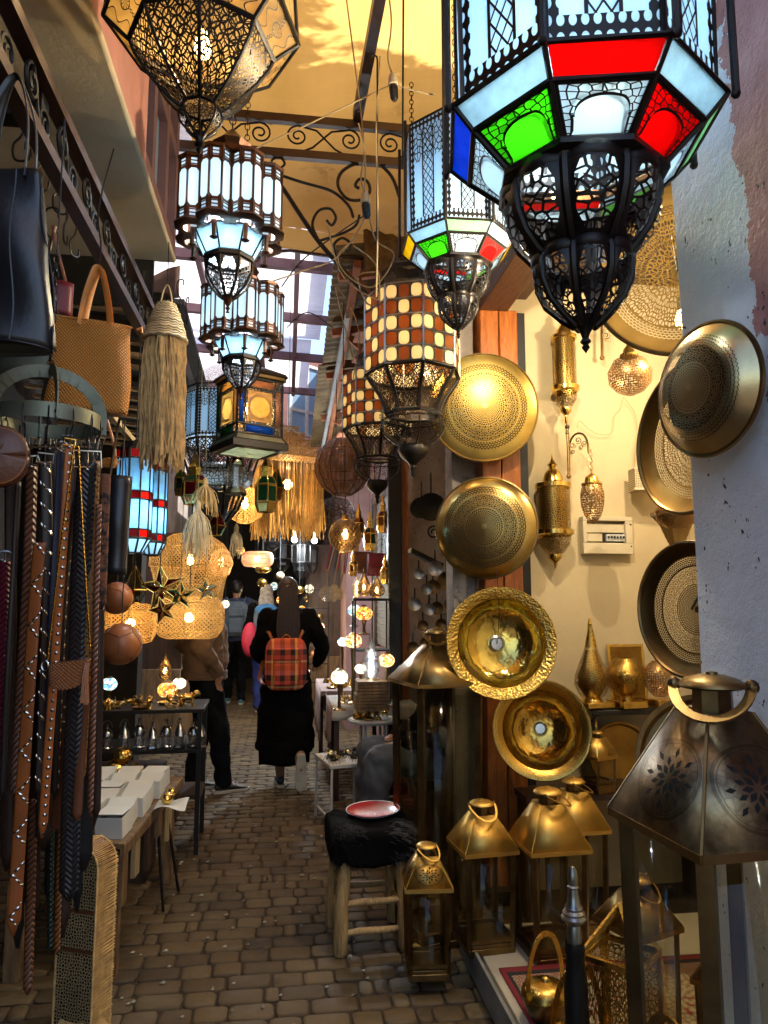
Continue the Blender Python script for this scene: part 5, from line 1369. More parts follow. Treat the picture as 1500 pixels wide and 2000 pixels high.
DISH = [(0, -.16), (.3, -.155), (.6, -.13), (.8, -.09), (.93, -.03), (1, .03)]
def P8(px, py, s_): return S(px, py, s_)
disc('pierced_dish', 'huge upper concave pierced brass dish half hidden by the white column', 'dish', P8(1325, 525, 2.2), (-.42, -.95, -.1), .265, 'disc_lace', DISH, 'old_brass', .007, hook=(0, .15, -.12))
disc('pierced_dish', 'middle concave pierced brass dish behind the plate on the column', 'dish', P8(1344, 855, 2.1), (-.985, -.16, .03), .222, 'disc_lace', DISH, 'old_brass', .007, hook=(0, .15, -.12))
disc('pierced_dish', 'lowest concave dark pierced dish above the big pewter-toned lantern roof', 'dish', P8(1346, 1190, 2.1), (-.96, -.27, .03), .197, 'disc_dark', DISH, 'dark_brass', .006, hook=(0, .15, -.12))
def basin(label, p, n, R_, bowl, rim, chain=None, drain='silver'):
    t = thing('brass_basin', label, 'basin', p, rot=solve_rot(n))
    part(MB().lathe([(R_ * 1.0, -.012), (R_ * 1.005, 0), (R_ * .99, .005), (R_ * .8, -.004), (R_ * .79, -.008)], 72), 'rim', rim, t, ang=60)
    part(MB().lathe([(R_ * .79, -.008), (R_ * .77, -.03), (R_ * .68, -.078), (R_ * .52, -.108), (R_ * .3, -.124), (R_ * .12, -.128), (0, -.128)], 72), 'bowl', bowl, t, ang=60)
    part(MB().lathe([(R_ * .15, -.128), (R_ * .15, -.112), (R_ * .12, -.108), (R_ * .10, -.116), (0, -.116)], 24), 'drain', drain, t)
    if chain: part(MB().tube([(0, 0, -.11), (.0, R_ * .5, -.03), chain], .0022, 4), 'hanging_wire', 'black_cable', t)
basin('larger hammered brass basin hung by a wire from the orange post', PY(980, 1255, 3.22), (-.10, -1, .10), 104 * .00245, 'hammered_bowl', 'hammered_rim', (-.01, .34, .0))
basin('smaller engraved brass basin overlapped by the hammered one', PY(1058, 1425, 3.30), (-.30, -1, .14), 92 * .00246, 'engraved_bowl', 'smooth_rim')

def wall_lantern(label, px, Y, yb, top, cyl, ring, bowl, tip):
    p = PY(px, cyl[0][1], Y); s_ = (p - EYE).dot(Vector((_sa * _cp, _ca * _cp, _sp)))
    L = Lamp('wall_lantern', label, 'wall lantern', px, cyl[0][1], s_, yb, n=16)
    L.round('dome', 'bright_brass', top, 24); L.round('cylinder', 'brass_net', cyl, 28); L.round('ring', 'bright_brass', ring, 28)
    L.round('bowl', 'brass_net_big', bowl, 24); L.round('drop', 'bright_brass', tip, 16)
    L.round('inner_sleeve', 'old_brass', [(r * .8, y) for r, y in cyl], 16)
    part(MB().box((0, .07, L.a.z(cyl[0][1] + 30) - L.zb), (.03, .10, .03)), 'wall_bracket', 'brass', L.root)
    return L
wall_lantern('tall slim pierced brass wall lantern on the cream wall, upper one', 1101, 3.64, 812, [(0, 618), (3, 622), (8, 630), (6, 634), (12, 642), (16, 650), (16, 655), (25, 657), (25, 663), (22, 664)], [(22, 664), (22, 756)], [(22, 754), (27, 756), (27, 764), (22, 767)], [(22, 767), (21, 780), (14, 793), (8, 798)], [(10, 796), (11, 803), (6, 810), (3, 812), (3, 826), (0, 830)])
wall_lantern('broader pierced brass wall lantern with a stepped dome, left of the fuse box', 1080, 3.64, 1108, [(0, 884), (2, 895), (4, 900), (10, 908), (6, 914), (14, 922), (18, 930), (20, 940), (35, 945), (35, 953), (32, 954)], [(32, 954), (32, 1036)], [(32, 1034), (38, 1036), (38, 1044), (32, 1047)], [(32, 1047), (29, 1064), (18, 1080), (11, 1084)], [(12, 1082), (13, 1090), (7, 1097), (3, 1100), (0, 1112)])
t = thing('wall_bracket', 'scrolled brass bracket on the cream wall holding the egg lamp', 'bracket', PY(1111, 930, 3.70)); b0 = t.location.copy()
def W(px, py, Y=3.66): return PY(px, py, Y) - b0
mb = MB().tube([W(1111, 930), W(1110, 880), W(1108, 834)], .008, 8); mb.ball(W(1108, 834), .014, 8, 6).ball(W(1111, 930), .014, 8, 6).ball(W(1111, 916), .011, 8, 6).ball(W(1108, 846), .011, 8, 6)
part(mb, 'upright', 'old_brass', t)
mb = MB().tube(curve3([W(1112, 880), W(1114, 862), W(1124, 848, 3.6), W(1138, 848, 3.55), W(1147, 862, 3.5), W(1150, 884, 3.48), W(1153, 878, 3.48)], 5), .006, 6)
part(mb, 'arm', 'old_brass', t)
mb = MB()
for cx_, cy_, r_, a0, q in ((1119, 870, 6, 0, 1.4), (1129, 860, 7, 2, -1.4), (1141, 866, 6, 1, 1.4), (1118, 882, 5, 3, -1.3), (1135, 874, 5, 1, 1.4)):
    mb.tube([W(x, y_, 3.6) for x, y_ in scroll((cx_, cy_), r_, 1.2, a0, q, 18)], .0028, 4)
part(mb, 'scrolls', 'old_brass', t)
L = Lamp('egg_lamp', 'egg shaped pierced copper lamp on a chain below the bracket', 'lamp', 1157, 975, 3.50, 1024, n=24)
L.round('shade', 'copper_dots', [(12, 940), (19, 948), (23, 966), (22, 988), (16, 1008), (6, 1021), (0, 1024)], 28)
L.round('cap', 'brass', [(0, 924), (5, 926), (12, 932), (14, 942), (20, 944), (20, 947)], 20); L.chain(924, L.a.z(884), 'brass', .018, .0015)
t = thing('wall_bracket', 'small scrolled brass bracket high on the cream wall', 'bracket', PY(1176, 700, 3.70)); b0 = t.location.copy()
part(MB().tube([W(1176, 700), W(1175, 615)], .008, 8).ball(W(1176, 699), .014, 8, 6), 'upright', 'old_brass', t)
mb = MB()
for cx_, cy_, r_, a0, q in ((1187, 622, 9, 2, 1.4), (1185, 640, 7, 1, -1.4), (1197, 630, 7, 4, 1.3), (1184, 655, 8, 0, 1.3)): mb.tube([W(x, y_, 3.62) for x, y_ in scroll((cx_, cy_), r_, 1.5, a0, q, 18)], .003, 4)
part(mb, 'scrolls', 'old_brass', t); 
mb = MB(); rd = random.Random(4)
for i in range(4): mb.tube(curve3([W(1178 + 3 * i, 640, 3.6), W(1184 + rd.uniform(-8, 8), 655, 3.58), W(1186 + rd.uniform(-10, 10), 668, 3.57), W(1180, 660, 3.6), W(1177 + i, 640, 3.6)], 5), .002, 4)
part(mb, 'spare_flex', 'cable', t)
L = Lamp('globe_lamp', 'round pierced copper globe hanging under the huge concave dish', 'lamp', 1230, 730, 3.40, 772, n=24)
L.round('globe', 'copper_dots', [(10, 692), (30, 704), (42, 726), (40, 748), (26, 764), (8, 772), (0, 772)], 32)
L.round('cap', 'brass', [(0, 672), (4, 674), (10, 682), (12, 690), (18, 693), (16, 698)], 20); L.cord('cord', 'cable', 676, 3.2, .002); 
t = thing('vent_box', 'beige pierced metal wall box left of the middle concave dish', 'box', PY(1262, 938, 3.62))
part(MB().box((0, 0, 0), (.16, .10, .125)), 'casing', 'pierced_box', t, rot=(0, 0, -.12), bevel=.003)
part(MB().box((0, -.052, -.055), (.17, .004, .01)).box((0, -.052, .058), (.17, .004, .01)), 'edge_trim', 'cream_plastic', t, rot=(0, 0, -.12))
L = Lamp('globe_lamp', 'pierced copper globe resting on a wooden wall cone', 'lamp', 1322, 1000, 3.3, 1030, n=24)
L.round('globe', 'copper_dots', [(8, 966), (28, 976), (42, 998), (38, 1018), (22, 1030), (0, 1031)], 30)
t = thing('wall_cone', 'tapering pierced wooden wall bracket carrying the copper globe', 'bracket', S(1322, 1064, 3.36)); k = 3.36 / FOC
part(MB().lathe([(14 * k, 0), (30 * k, 38 * k), (44 * k, 56 * k), (48 * k, 58 * k), (48 * k, 66 * k), (0, 66 * k)], 4, PI / 4), 'cone', 'pale_wood', t)
part(MB().lathe([(17 * k, 4 * k), (31 * k, 38 * k)], 4, PI / 4), 'fret_panel', 'brass_net_big', t)
# fuse box
t = thing('fuse_box', 'cream plastic fuse box with breaker switches on the niche wall', 'fuse box', PY(1184, 1046, 3.72)); w_, h_ = .285, .205
mb = MB()
for c, d in (((0, 0, h_ / 2 - .012), (w_, .05, .024)), ((0, 0, -h_ / 2 + .03), (w_, .05, .06)), ((-w_ / 2 + .012, 0, .018), (.024, .05, h_ - .084)), ((w_ / 2 - .02, 0, .018), (.04, .05, h_ - .084)), ((0, .012, .04), (w_ - .06, .03, .05))): mb.box(c, d)
part(mb, 'case', 'cream_plastic', t, bevel=.003)
part(MB().box((-.07, -.004, -.012), (.085, .012, .042)), 'blank_cover', 'cream_plastic', t)
part(MB().box((.04, .012, -.012), (.14, .01, .05)), 'recess', 'black_paint', t)
for i in range(6):
    b = part(MB().box((.005 + i * .0175, -.002, -.012), (.0155, .022, .038)), 'breaker', 'white_paint', t, bevel=.001)
    part(MB().box((.005 + i * .0175, -.016, -.010), (.008, .012, .012)), 'switch', 'black_paint', b)
part(MB().lathe([(0, 0), (.004, 0), (.004, .004), (0, .005)], 8, M=Matrix.Translation((w_ / 2 - .012, -.025, .06)) @ Matrix.Rotation(PI / 2, 4, 'X')), 'screw', 'black_paint', t)
part(MB().lathe([(0, 0), (.004, 0), (.004, .004), (0, .005)], 8, M=Matrix.Translation((w_ / 2 - .012, -.025, -.06)) @ Matrix.Rotation(PI / 2, 4, 'X')), 'screw', 'black_paint', t)
def wire(name, label, pts, r=.002, mat='cable', cat='cable', group=None): return solo(MB().tube(curve3(pts, 6), r, 5), name, mat, label, cat, group)
wire('wall_cable', 'thin loose flex wandering over the cream wall from the copper globe', [PY(1218, 775, 3.70), PY(1212, 800, 3.72), PY(1200, 812, 3.72), PY(1195, 845, 3.72), PY(1170, 848, 3.71), PY(1150, 838, 3.71), PY(1132, 822, 3.71), PY(1127, 835, 3.71)], .0016)
wire('wall_cable', 'second thin flex dropping beside the beige wall box', [PY(1218, 775, 3.70), PY(1240, 808, 3.72), PY(1244, 850, 3.72), PY(1240, 900, 3.72), PY(1240, 915, 3.72)], .0016)
# shelf and what stands on it
zs = PY(1200, 1378, 3.55).z
t = thing('wall_shelf', 'black wall shelf carrying the brass onion lamp and globes', 'shelf', (PY(1235, 1378, 3.6).x, 3.59, zs - .03))
part(MB().box((.12, 0, .012), (.82, .30, .024)), 'board', 'black_paint', t, bevel=.003)
for x in (-.24, .3): part(MB().tube(curve3([(x, .12, -.16), (x, .06, -.12), (x, -.06, -.02), (x, -.1, 0)], 5), .007, 5).tube([(x, .14, .0), (x, .14, -.18)], .007, 5), 'bracket', 'black_iron', t)
zs = zs - .005
def base_plinth(L, w_, y0, y1, mat='gold'):
    z0, z1 = L.a.z(y1) - L.zb, L.a.z(y0) - L.zb; W_ = w_ * L.k
    part(MB().box((0, 0, (z0 + z1) / 2), (W_ * 2, W_ * 2, abs(z1 - z0)), rz=.2), 'plinth', mat, L.root, bevel=.002)
L = Lamp('onion_lamp', 'brass onion lamp with a long pointed neck standing on the black shelf', 'lamp', 1155, 1300, 3.62, 1378, n=24)
L.round('body', 'brass_net', [(14, 1366), (24, 1358), (34, 1338), (33, 1320), (24, 1296), (15, 1274), (11, 1262)], 32); L.round('core', 'old_brass', [(12, 1364), (27, 1338), (26, 1320), (18, 1298), (10, 1270)], 20)
L.round('neck', 'brass', [(12, 1264), (9, 1248), (5, 1230), (4, 1220), (5, 1218), (2.5, 1214), (3, 1210), (0, 1206)], 16); L.round('foot', 'bright_brass', [(15, 1362), (19, 1366), (19, 1370)], 20); base_plinth(L, 30, 1369, 1379)
L = Lamp('globe_lamp', 'shiny brass globe lamp on a square foot beside the onion lamp', 'lamp', 1222, 1318, 3.62, 1380, n=24)
L.round('globe', 'brass_net', [(16, 1284), (30, 1294), (40, 1316), (36, 1340), (22, 1356), (12, 1360)], 32); L.round('core', 'brass', [(12, 1286), (33, 1316), (20, 1350), (10, 1358)], 24); L.round('foot', 'brass', [(11, 1358), (12, 1368)], 16); base_plinth(L, 28, 1367, 1380)
L = Lamp('globe_lamp', 'second brass globe lamp half hidden by the lowest dark dish', 'lamp', 1288, 1328, 3.62, 1378, n=24)
L.round('globe', 'copper_dots', [(12, 1290), (28, 1306), (32, 1330), (22, 1350), (12, 1360)], 28); base_plinth(L, 24, 1364, 1378)
t = thing('embossed_square', 'square embossed brass panel leaning behind the shiny globe', 'panel', (PY(1225, 1290, 3.70).x, 3.70, zs + .02))
part(MB().box((0, 0, .14), (.19, .012, .28)), 'sheet', 'engraved_tray', t, rot=(R(-6), 0, 0)); part(MB().box((0, -.004, .275), (.20, .018, .014)).box((-.095, -.004, .14), (.012, .018, .28)).box((.095, -.004, .14), (.012, .018, .28)), 'border', 'gold', t, rot=(R(-6), 0, 0))
# lower shelf, trays, hanging small lantern
t = thing('low_stand', 'dark wooden stand under the black shelf holding trays and a little lantern', 'stand', (1.62, 3.52, .0)); zl = PY(1165, 1538, 3.45).z
part(MB().box((0, 0, zl - .02), (1.0, .34, .03)), 'top', 'dark_wood', t)
for x in (-.46, .46): part(MB().box((x, 0, (zl - .035) / 2), (.05, .3, zl - .035)), 'leg', 'dark_wood', t)
def tray(label, p, n, R_, mat='engraved_tray'):
    t = thing('brass_tray', label, 'tray', p, rot=solve_rot(n))
    part(MB().lathe([(0, 0), (R_ * .5, 0), (R_ * .88, .002), (R_ * .93, .02), (R_, .024), (R_ * 1.01, .018), (R_ * .94, 0)], 60, polar=True), 'tray', mat, t)
tray('round engraved brass tray leaning on the wall behind the little lantern', PY(1212, 1476, 3.64), (-.05, -1, .16), .17)
tray('big dark round tray leaning behind the pewter-toned lantern roof', S(1378, 1490, 2.6), (-.55, -.8, .25), .24, 'dark_brass')

def floor_lantern(label, X, Y, z0, W_, hb, hr, rz, roof='brass', metal='dark_brass', glass='clear_glass', etch=False, star=False, handle='hoop', taper=.9, nw=.24, lid=1.0, hrot=0.0, htilt=.9):
    """square glass floor lantern: W_ wide, glass box hb high, pyramid roof hr, round lid and hoop handle"""
    t = thing('floor_lantern', label, 'lantern', (X, Y, z0), rz)
    a = W_ / 2; b = a * taper; pw = W_ * (.10 if etch else .085)
    q = lambda w, z: [Vector((-w, -w, z)), Vector((w, -w, z)), Vector((w, w, z)), Vector((-w, w, z))]
    part(MB().box((0, 0, .012), (b * 2, b * 2, .024)).box((0, 0, .03), (b * 1.9, b * 1.9, .014)), 'base', metal, t, bevel=.002)
    lo, hi = q(b - pw * .5, .02), q(a * .96 - pw * .5, hb)
    for i in range(4): part(MB().bar(lo[i], hi[i], pw, pw), 'corner_post', metal, t)
    for z_, Q in ((0, hi), (.03, lo)):
        mb = MB()
        for i in range(4): mb.bar(Q[i] + Vector((0, 0, z_)), Q[(i + 1) % 4] + Vector((0, 0, z_)), pw * .8, pw * .8)
        part(mb, 'rail', metal, t)
    for i in range(4):
        j = (i + 1) % 4
        part(MB().add([lo[i] * .985 + Vector((0, 0, .03)), lo[j] * .985 + Vector((0, 0, .03)), hi[j] * .985 + Vector((0, 0, .0)), hi[i] * .985], [(0, 1, 2, 3)]), 'glass_pane', glass, t, solid=.002)
    e0, e1, n0 = q(a * 1.04, hb - .004), q(a * 1.04, hb + .010), q(W_ * nw * .5 + .01, hb + hr)
    for i in range(4):
        j = (i + 1) % 4
        mb = MB().add([e1[i], e1[j], n0[j], n0[i]], [(0, 1, 2, 3)], [[(0, 0), (1, 0), (1 - .5 * (1 - nw), 1), (.5 * (1 - nw), 1)]])
        part(mb, 'roof_panel', ('etched_brass' if etch else 'etched_gold' if star else roof), t, solid=.003)
    mb = MB()
    for i in range(4):
        j = (i + 1) % 4
        mb.bar((e0[i] + e1[i]) / 2, (e0[j] + e1[j]) / 2, .006, .015); mb.tube([e1[i], n0[i]], .0025 if W_ < .25 else .0035, 5)
    part(mb, 'eaves', roof if not etch else 'old_brass', t)
    nz = hb + hr; nr = W_ * nw * .5
    part(MB().lathe([(nr * 1.0, nz - .004), (nr * .96, nz + W_ * .16), (nr * .9, nz + W_ * .165)], 8, PI / 8), 'neck', metal, t)
    lz = nz + W_ * .16; lr = nr * 1.35 * lid
    part(MB().lathe([(lr * .9, lz - .004), (lr * 1.03, lz), (lr, lz + W_ * .018), (lr * .8, lz + W_ * .05), (lr * .4, lz + W_ * .075), (lr * .2, lz + W_ * .08), (lr * .18, lz + W_ * .095), (0, lz + W_ * .10)], 32), 'lid', 'old_brass' if etch else roof, t)
    if handle:
        rr = lr * 1.12; hz = lz + W_ * .005; M = Matrix.Translation((0, 0, hz)) @ Matrix.Rotation(hrot, 4, 'Z') @ Matrix.Rotation(htilt, 4, 'X')
        pts = [(rr * math.cos(PI * i / 20), 0, -rr * 1.6 * math.sin(PI * i / 20)) for i in range(21)]
        wv = max(.004, W_ * (.05 if etch else .03))
        mb = MB()
        for i in range(20):
            a0, b0_ = Vector(pts[i]), Vector(pts[i + 1]); mb.bar(a0 + (a0 - b0_) * .05, b0_ + (b0_ - a0) * .05, wv * 1.3, wv * .35, up=(0, 1, 0))
        part(MB().add(mb.v, mb.f, mb.uv, 0, M), 'handle', 'old_brass' if etch else roof, t)
        for sg in (-1, 1): part(MB().ball(M @ Vector((rr * sg, 0, 0)), wv, 8, 6), 'pivot', metal, t)
    return t
floor_lantern('big dark brass floor lantern with engraved star medallions on its roof, nearest on the platform', .80, 1.29, .125, .275, .935, .215, R(5), etch=True, metal='dark_brass', nw=.27, lid=1.2, hrot=R(-42), htilt=-1.08)
floor_lantern('tallest slim glass floor lantern with dark empty panes in front of the orange post', .70, 3.36, 0, .33, 1.10, .17, R(14), roof='old_brass', nw=.22, hrot=R(-20), htilt=-1.0, glass='smoky_glass')
floor_lantern('smallest floor lantern with a pierced star on its roof, standing on wood blocks', .565, 2.93, .05, .175, .325, .11, R(-4), roof='satin_gold', nw=.30, lid=1.15, star=True, hrot=R(30), htilt=-1.0)
floor_lantern('floor lantern with plain gold roof and round wire handle at the platform corner', .800, 2.96, .122, .215, .37, .13, R(6), roof='satin_gold', nw=.30, lid=1.15, hrot=R(4), htilt=-1.0)
floor_lantern('floor lantern with wide gold roof behind the dark newel post', 1.045, 2.86, .122, .235, .40, .16, R(3), roof='satin_gold', nw=.30, lid=1.15, hrot=R(60), htilt=-1.1)
floor_lantern('floor lantern with narrow gold roof, partly behind its bigger neighbour', 1.235, 3.06, .122, .21, .40, .15, R(3), roof='satin_gold', nw=.30, lid=1.15, hrot=R(65), htilt=-1.1)
floor_lantern('brass lantern seen through the big lantern glass, left pane', 1.04, 2.12, .122, .17, .41, .10, R(20), roof='old_brass', hrot=R(10), htilt=-1.0, lid=1.7)
floor_lantern('brass lantern seen through the big lantern glass, right pane', 1.26, 2.0, .122, .17, .30, .10, R(40), roof='gold', hrot=R(80), htilt=.9, lid=1.5)
floor_lantern('tiny brass lantern with ring handle hanging below the black shelf', PY(1166, 1536, 3.42).x, 3.40, zl - .003, .125, .16, .09, R(20), roof='satin_gold', nw=.30, lid=1.15, hrot=R(40), htilt=PI)
t = thing('pierced_lantern', 'brass framed lantern with pierced net sides leaning behind the big glass lantern', 'lantern', S(1215, 1915, 2.0) , .75)
t.location.z = .125
part(MB().box((0, 0, .18), (.15, .15, .36)), 'net_sides', 'brass_net_big', t)
mb = MB()
for x in (-.078, .078):
    for y in (-.078, .078): mb.box((x, y, .19), (.014, .014, .38)); mb.bar((x, y, .38), (0, 0, .50), .012, .012)
for z_ in (.01, .37):
    for q in (-.078, .078): mb.box((q, 0, z_), (.012, .15, .014)); mb.box((0, q, z_), (.15, .012, .014))
part(mb, 'frame', 'brass', t, ang=20)
def pot(label, X, Y, r_, rz):
    t = thing('brass_pot', label, 'pot', (X, Y, .137), rz)
    part(MB().lathe([(0, 0), (r_ * .7, 0), (r_ * .95, r_ * .45), (r_ * 1.05, r_ * .9)], 32), 'bowl', 'old_brass', t)
    part(MB().lathe([(r_ * 1.08, r_ * .88), (r_ * 1.08, r_ * .94), (r_ * .95, r_ * 1.2), (r_ * .6, r_ * 1.38), (r_ * .22, r_ * 1.44), (r_ * .2, r_ * 1.52), (r_ * .12, r_ * 1.6), (0, r_ * 1.62)], 36), 'lid', 'brass', t)
    mb = MB(); N_ = 24
    P_ = [Vector((r_ * 1.1 * math.cos(PI * i / N_), 0, r_ * .85 + r_ * 2.5 * math.sin(PI * i / N_) ** .8)) for i in range(N_ + 1)]
    for i in range(N_): mb.bar(P_[i] - (P_[i + 1] - P_[i]) * .06, P_[i + 1] + (P_[i + 1] - P_[i]) * .06, .018, .004, up=(0, 1, 0))
    part(mb, 'handle', 'brass', t)
pot('round lidded brass pot with a tall strap handle standing on the rug', .860, 2.42, .075, R(28))
pot('round lidded brass pot with strap handle nearest the frame edge, cut by the picture', .845, 2.12, .088, R(22))
pot('lidded brass pot seen through the foot of the big glass lantern', .98, 1.85, .085, R(110))
An = Ax(1121, 1800, 1.95); t = thing('newel_post', 'dark turned post with a steel ringed finial on the platform', 'post', (An.X, An.Y, .125)); t.scale = (.66, .66, (An.z(1692) - .125) / .71)
part(MB().lathe([(.048, 0), (.048, .36), (.040, .40), (.036, .45), (.042, .47), (.036, .49)], 20), 'shaft', 'black_iron', t)
part(MB().lathe([(.030, .48), (.032, .52), (.026, .54), (.050, .555), (.052, .562), (.044, .57), (.046, .576), (.036, .584), (.038, .59), (.028, .60), (.022, .625), (.020, .645), (.024, .65), (.018, .655), (.022, .672), (.018, .695), (.008, .708), (0, .71)], 28), 'finial', 'steel', t)
mb = MB().grid(lambda u, v: (.80 + .80 * u, 1.0 + 1.75 * v, .128 + .004 * math.sin(v * 22) * math.sin(u * 3)), 16, 40)
solo(mb, 'rug', 'rug', 'dark red bordered floral rug laid on the marble platform', 'rug', solid=.008)
for i, (px, py, rz) in enumerate(((818, 1882, .5), (871, 1883, .05))):
    p = PZ(px, py, 0); solo(MB().box((p.x, p.y + .03, .022), (.055, .09 if i == 0 else .06, .044), rz=rz), 'wood_block', 'pale_wood', ('long wood block wedged under the smallest floor lantern, left one', 'short square wood block under the smallest floor lantern, right one')[i], 'wood block', bevel=.002)

# ------------------------------------------------------------------ STOOL, SMALL TABLES
GL, GR = PZ(663, 1866, 0), PZ(784, 1850, 0)
t = thing('stool', 'rustic log stool with a black fur seat beside the lanterns', 'stool', ((GL.x + GR.x) / 2, (GL.y + GR.y) / 2 + .12, 0), .06)
rd = random.Random(5); w2 = (GR - GL).length / 2; cx0 = w2; d2 = .13
LG = {}
for sx in (-1, 1):
    for sy in (-1, 1):
        a = Vector((sx * (cx0 + .008), sy * (d2 + .01), 0)); b = Vector((sx * (cx0 - .012), sy * d2, .40)); LG[sx, sy] = (a, b)
        part(MB().tube([a + (b - a) * f + Vector((rd.uniform(-.003, .003), rd.uniform(-.003, .003), 0)) for f in (0, .04, .25, .5, .75, 1)], [.021, .029, .031, .030, .029, .028], 12), 'leg', 'log_wood', t)
for (q, z_) in ((.10, .10), (.235, .235), (.20, .20), (.33, .33)):
    sy = -1 if z_ in (.10, .235) else 1
    f = z_ / .47; a = LG[-1, sy][0].lerp(LG[-1, sy][1], f); b = LG[1, sy][0].lerp(LG[1, sy][1], f + .02)
    part(MB().tube([a, a.lerp(b, .3) + Vector((0, 0, .004)), a.lerp(b, .7) + Vector((0, 0, -.002)), b], [.011, .015, .014, .011], 10), 'rung', 'log_wood', t)
for sx in (-1, 1):
    for f in (.35, .62):
        a = LG[sx, -1][0].lerp(LG[sx, -1][1], f); b = LG[sx, 1][0].lerp(LG[sx, 1][1], f); part(MB().tube([a, b], [.012, .012], 8), 'rung', 'log_wood', t)
mb = MB(); sw, sd, sh = cx0 + .045, d2 + .05, .078
def fur_pt(u, v):
    a = 2 * PI * u; b = PI * (v - .5)
    sg = lambda x, e: math.copysign(abs(x) ** e, x)
    x, y, z_ = sg(math.cos(a), .30) * sg(math.cos(b), .28), sg(math.sin(a), .30) * sg(math.cos(b), .28), sg(math.sin(b), .36)
    n_ = .006 * math.sin(9 * a + 3 * z_) * math.cos(b) + .008 * math.sin(5 * x + 2) * math.sin(4 * y)
    return (x * (sw + n_), y * (sd + n_), 0.437 + z_ * (sh + n_) - .012 * (1 - x * x))
mb.grid(fur_pt, 60, 24)
seat = part(mb, 'seat', 'black_fur', t, ang=180)
mb = MB()
for i in range(2600):
    u, v = rd.random(), rd.uniform(.05, .98)
    p = Vector(fur_pt(u, v)); n_ = Vector((p.x / sw, p.y / sd, (p.z - .437) / sh * .9)); n_ = n_.normalized(); d_ = (n_ * .35 + Vector((.9 + rd.uniform(-.5, .5), rd.uniform(-.6, .3), -.5 * abs(n_.z) - .3)) * .6)
    sdv = d_.cross(n_).normalized() * .0012
    e_ = p + d_.normalized() * rd.uniform(.018, .04) + n_ * .005
    mb.add([p - sdv, p + sdv, e_], [(0, 1, 2)])
part(mb, 'hair', 'fur_strand', seat)['kind'] = 'stuff'
c = t.location
t = thing('red_plate', 'shallow red dish with a white edge lying on the fur stool', 'dish', (c.x + .03, c.y + .06, .512), rot=(R(1), R(-2), 0))
part(MB().lathe([(0, .004), (.07, .004), (.10, .010), (.120, .018)], 40), 'dish', 'red_plate', t); part(MB().lathe([(.120, .018), (.125, .02), (.12, .014), (.09, 0), (0, 0)], 40), 'rim', 'white_paint', t)

def heap(label_root, box_, n, seed, z, group, kinds):
    """little brass wares laid out on a table top: each its own object"""
    rd = random.Random(seed); x0, x1, y0, y1 = box_
    for i in range(n):
        x, y = rd.uniform(x0, x1), rd.uniform(y0, y1); k_ = kinds[i % len(kinds)]
        mb = MB()
        if k_ == 'dish':
            r_ = rd.uniform(.025, .05); mb.lathe([(0, .003), (r_ * .7, .004), (r_, .014), (r_ * 1.02, .012), (r_ * .75, 0), (0, 0)], 18); nm, cat, lb = 'brass_dish', 'dish', 'little brass dish lying among trinkets on ' + label_root
        elif k_ == 'figure':
            h = rd.uniform(.05, .09); mb.lathe([(0, 0), (.018, 0), (.018, .006), (.006, .012), (.012, h * .45), (.016, h * .6), (.006, h * .75), (.010, h * .85), (0, h)], 10); nm, cat, lb = 'brass_figurine', 'figurine', 'small turned brass figurine on ' + label_root
        elif k_ == 'animal':
            l = rd.uniform(.05, .08)
            mb.ball((0, 0, l * .45), l * .28, 10, 7, (1.7, .75, .8)); mb.ball((l * .5, 0, l * .68), l * .16, 8, 6, (1.3, .8, .9))
            for sx in (-1, 1):
                for sy in (-1, 1): mb.tube([(sx * l * .33, sy * l * .1, l * .4), (sx * l * .35, sy * l * .12, 0)], [l * .07, l * .05], 5)
            mb.tube([(-l * .45, 0, l * .5), (-l * .62, 0, l * .75), (-l * .58, 0, l * .9)], [l * .04, l * .04, l * .03], 5); mb.tube([(l * .42, 0, l * .55), (l * .3, 0, l * .4)], l * .1, 6)
            nm, cat, lb = 'brass_animal', 'figurine', 'small cast brass animal on ' + label_root
        elif k_ == 'insect':
            l = rd.uniform(.03, .05)
            mb.ball((0, 0, .018), l * .3, 8, 6, (1.9, .7, .6)); mb.ball((l * .6, 0, .02), l * .16, 7, 5)
            for sx in (-1, 0, 1):
                for sy in (-1, 1): mb.tube([(sx * l * .3, 0, .018), (sx * l * .4, sy * l * .5, .034), (sx * l * .6, sy * l * 1.0, 0)], .0014, 4)
            nm, cat, lb = 'iron_insect', 'figurine', 'dark wire-legged metal insect on ' + label_root
        elif k_ == 'leaf':
            l = rd.uniform(.04, .06); mb.grid(lambda u, v: (l * (u - .5) * 2, l * .45 * math.sin(PI * u) * (v - .5) * 2, .01 + .02 * math.sin(PI * u) + .008 * abs(v - .5)), 8, 4); nm, cat, lb = 'brass_leaf', 'leaf dish', 'curved brass leaf on ' + label_root
        elif k_ == 'bell':
            h = rd.uniform(.05, .08); mb.lathe([(h * .42, 0), (h * .36, h * .12), (h * .26, h * .35), (h * .16, h * .5), (0, h * .54)], 14).lathe([(h * .05, h * .5), (h * .06, h * .7), (h * .09, h * .8), (0, h)], 8); nm, cat, lb = 'brass_bell', 'bell', 'little brass bell with a handle on ' + label_root
        elif k_ == 'ring':
            r_ = rd.uniform(.02, .035); mb.tube([(r_ * math.cos(2 * PI * j / 16), r_ * math.sin(2 * PI * j / 16), .006 + .01 * math.sin(2 * PI * j / 16 + i)) for j in range(16)], .005, 5, closed=True); nm, cat, lb = 'brass_bangle', 'bangle', 'brass bangle lying among others on ' + label_root
        o = mb.build(nm, MT['black_iron' if k_ == 'insect' else ('gold', 'brass', 'old_brass', 'bright_brass')[i % 4 if k_ != 'leaf' else 0]], None, loc=(x, y, z), rot=(0, 0, rd.uniform(0, 6)), solid=.0015 if k_ == 'leaf' else 0)
        tag(o, lb, cat, group + ' ' + k_)
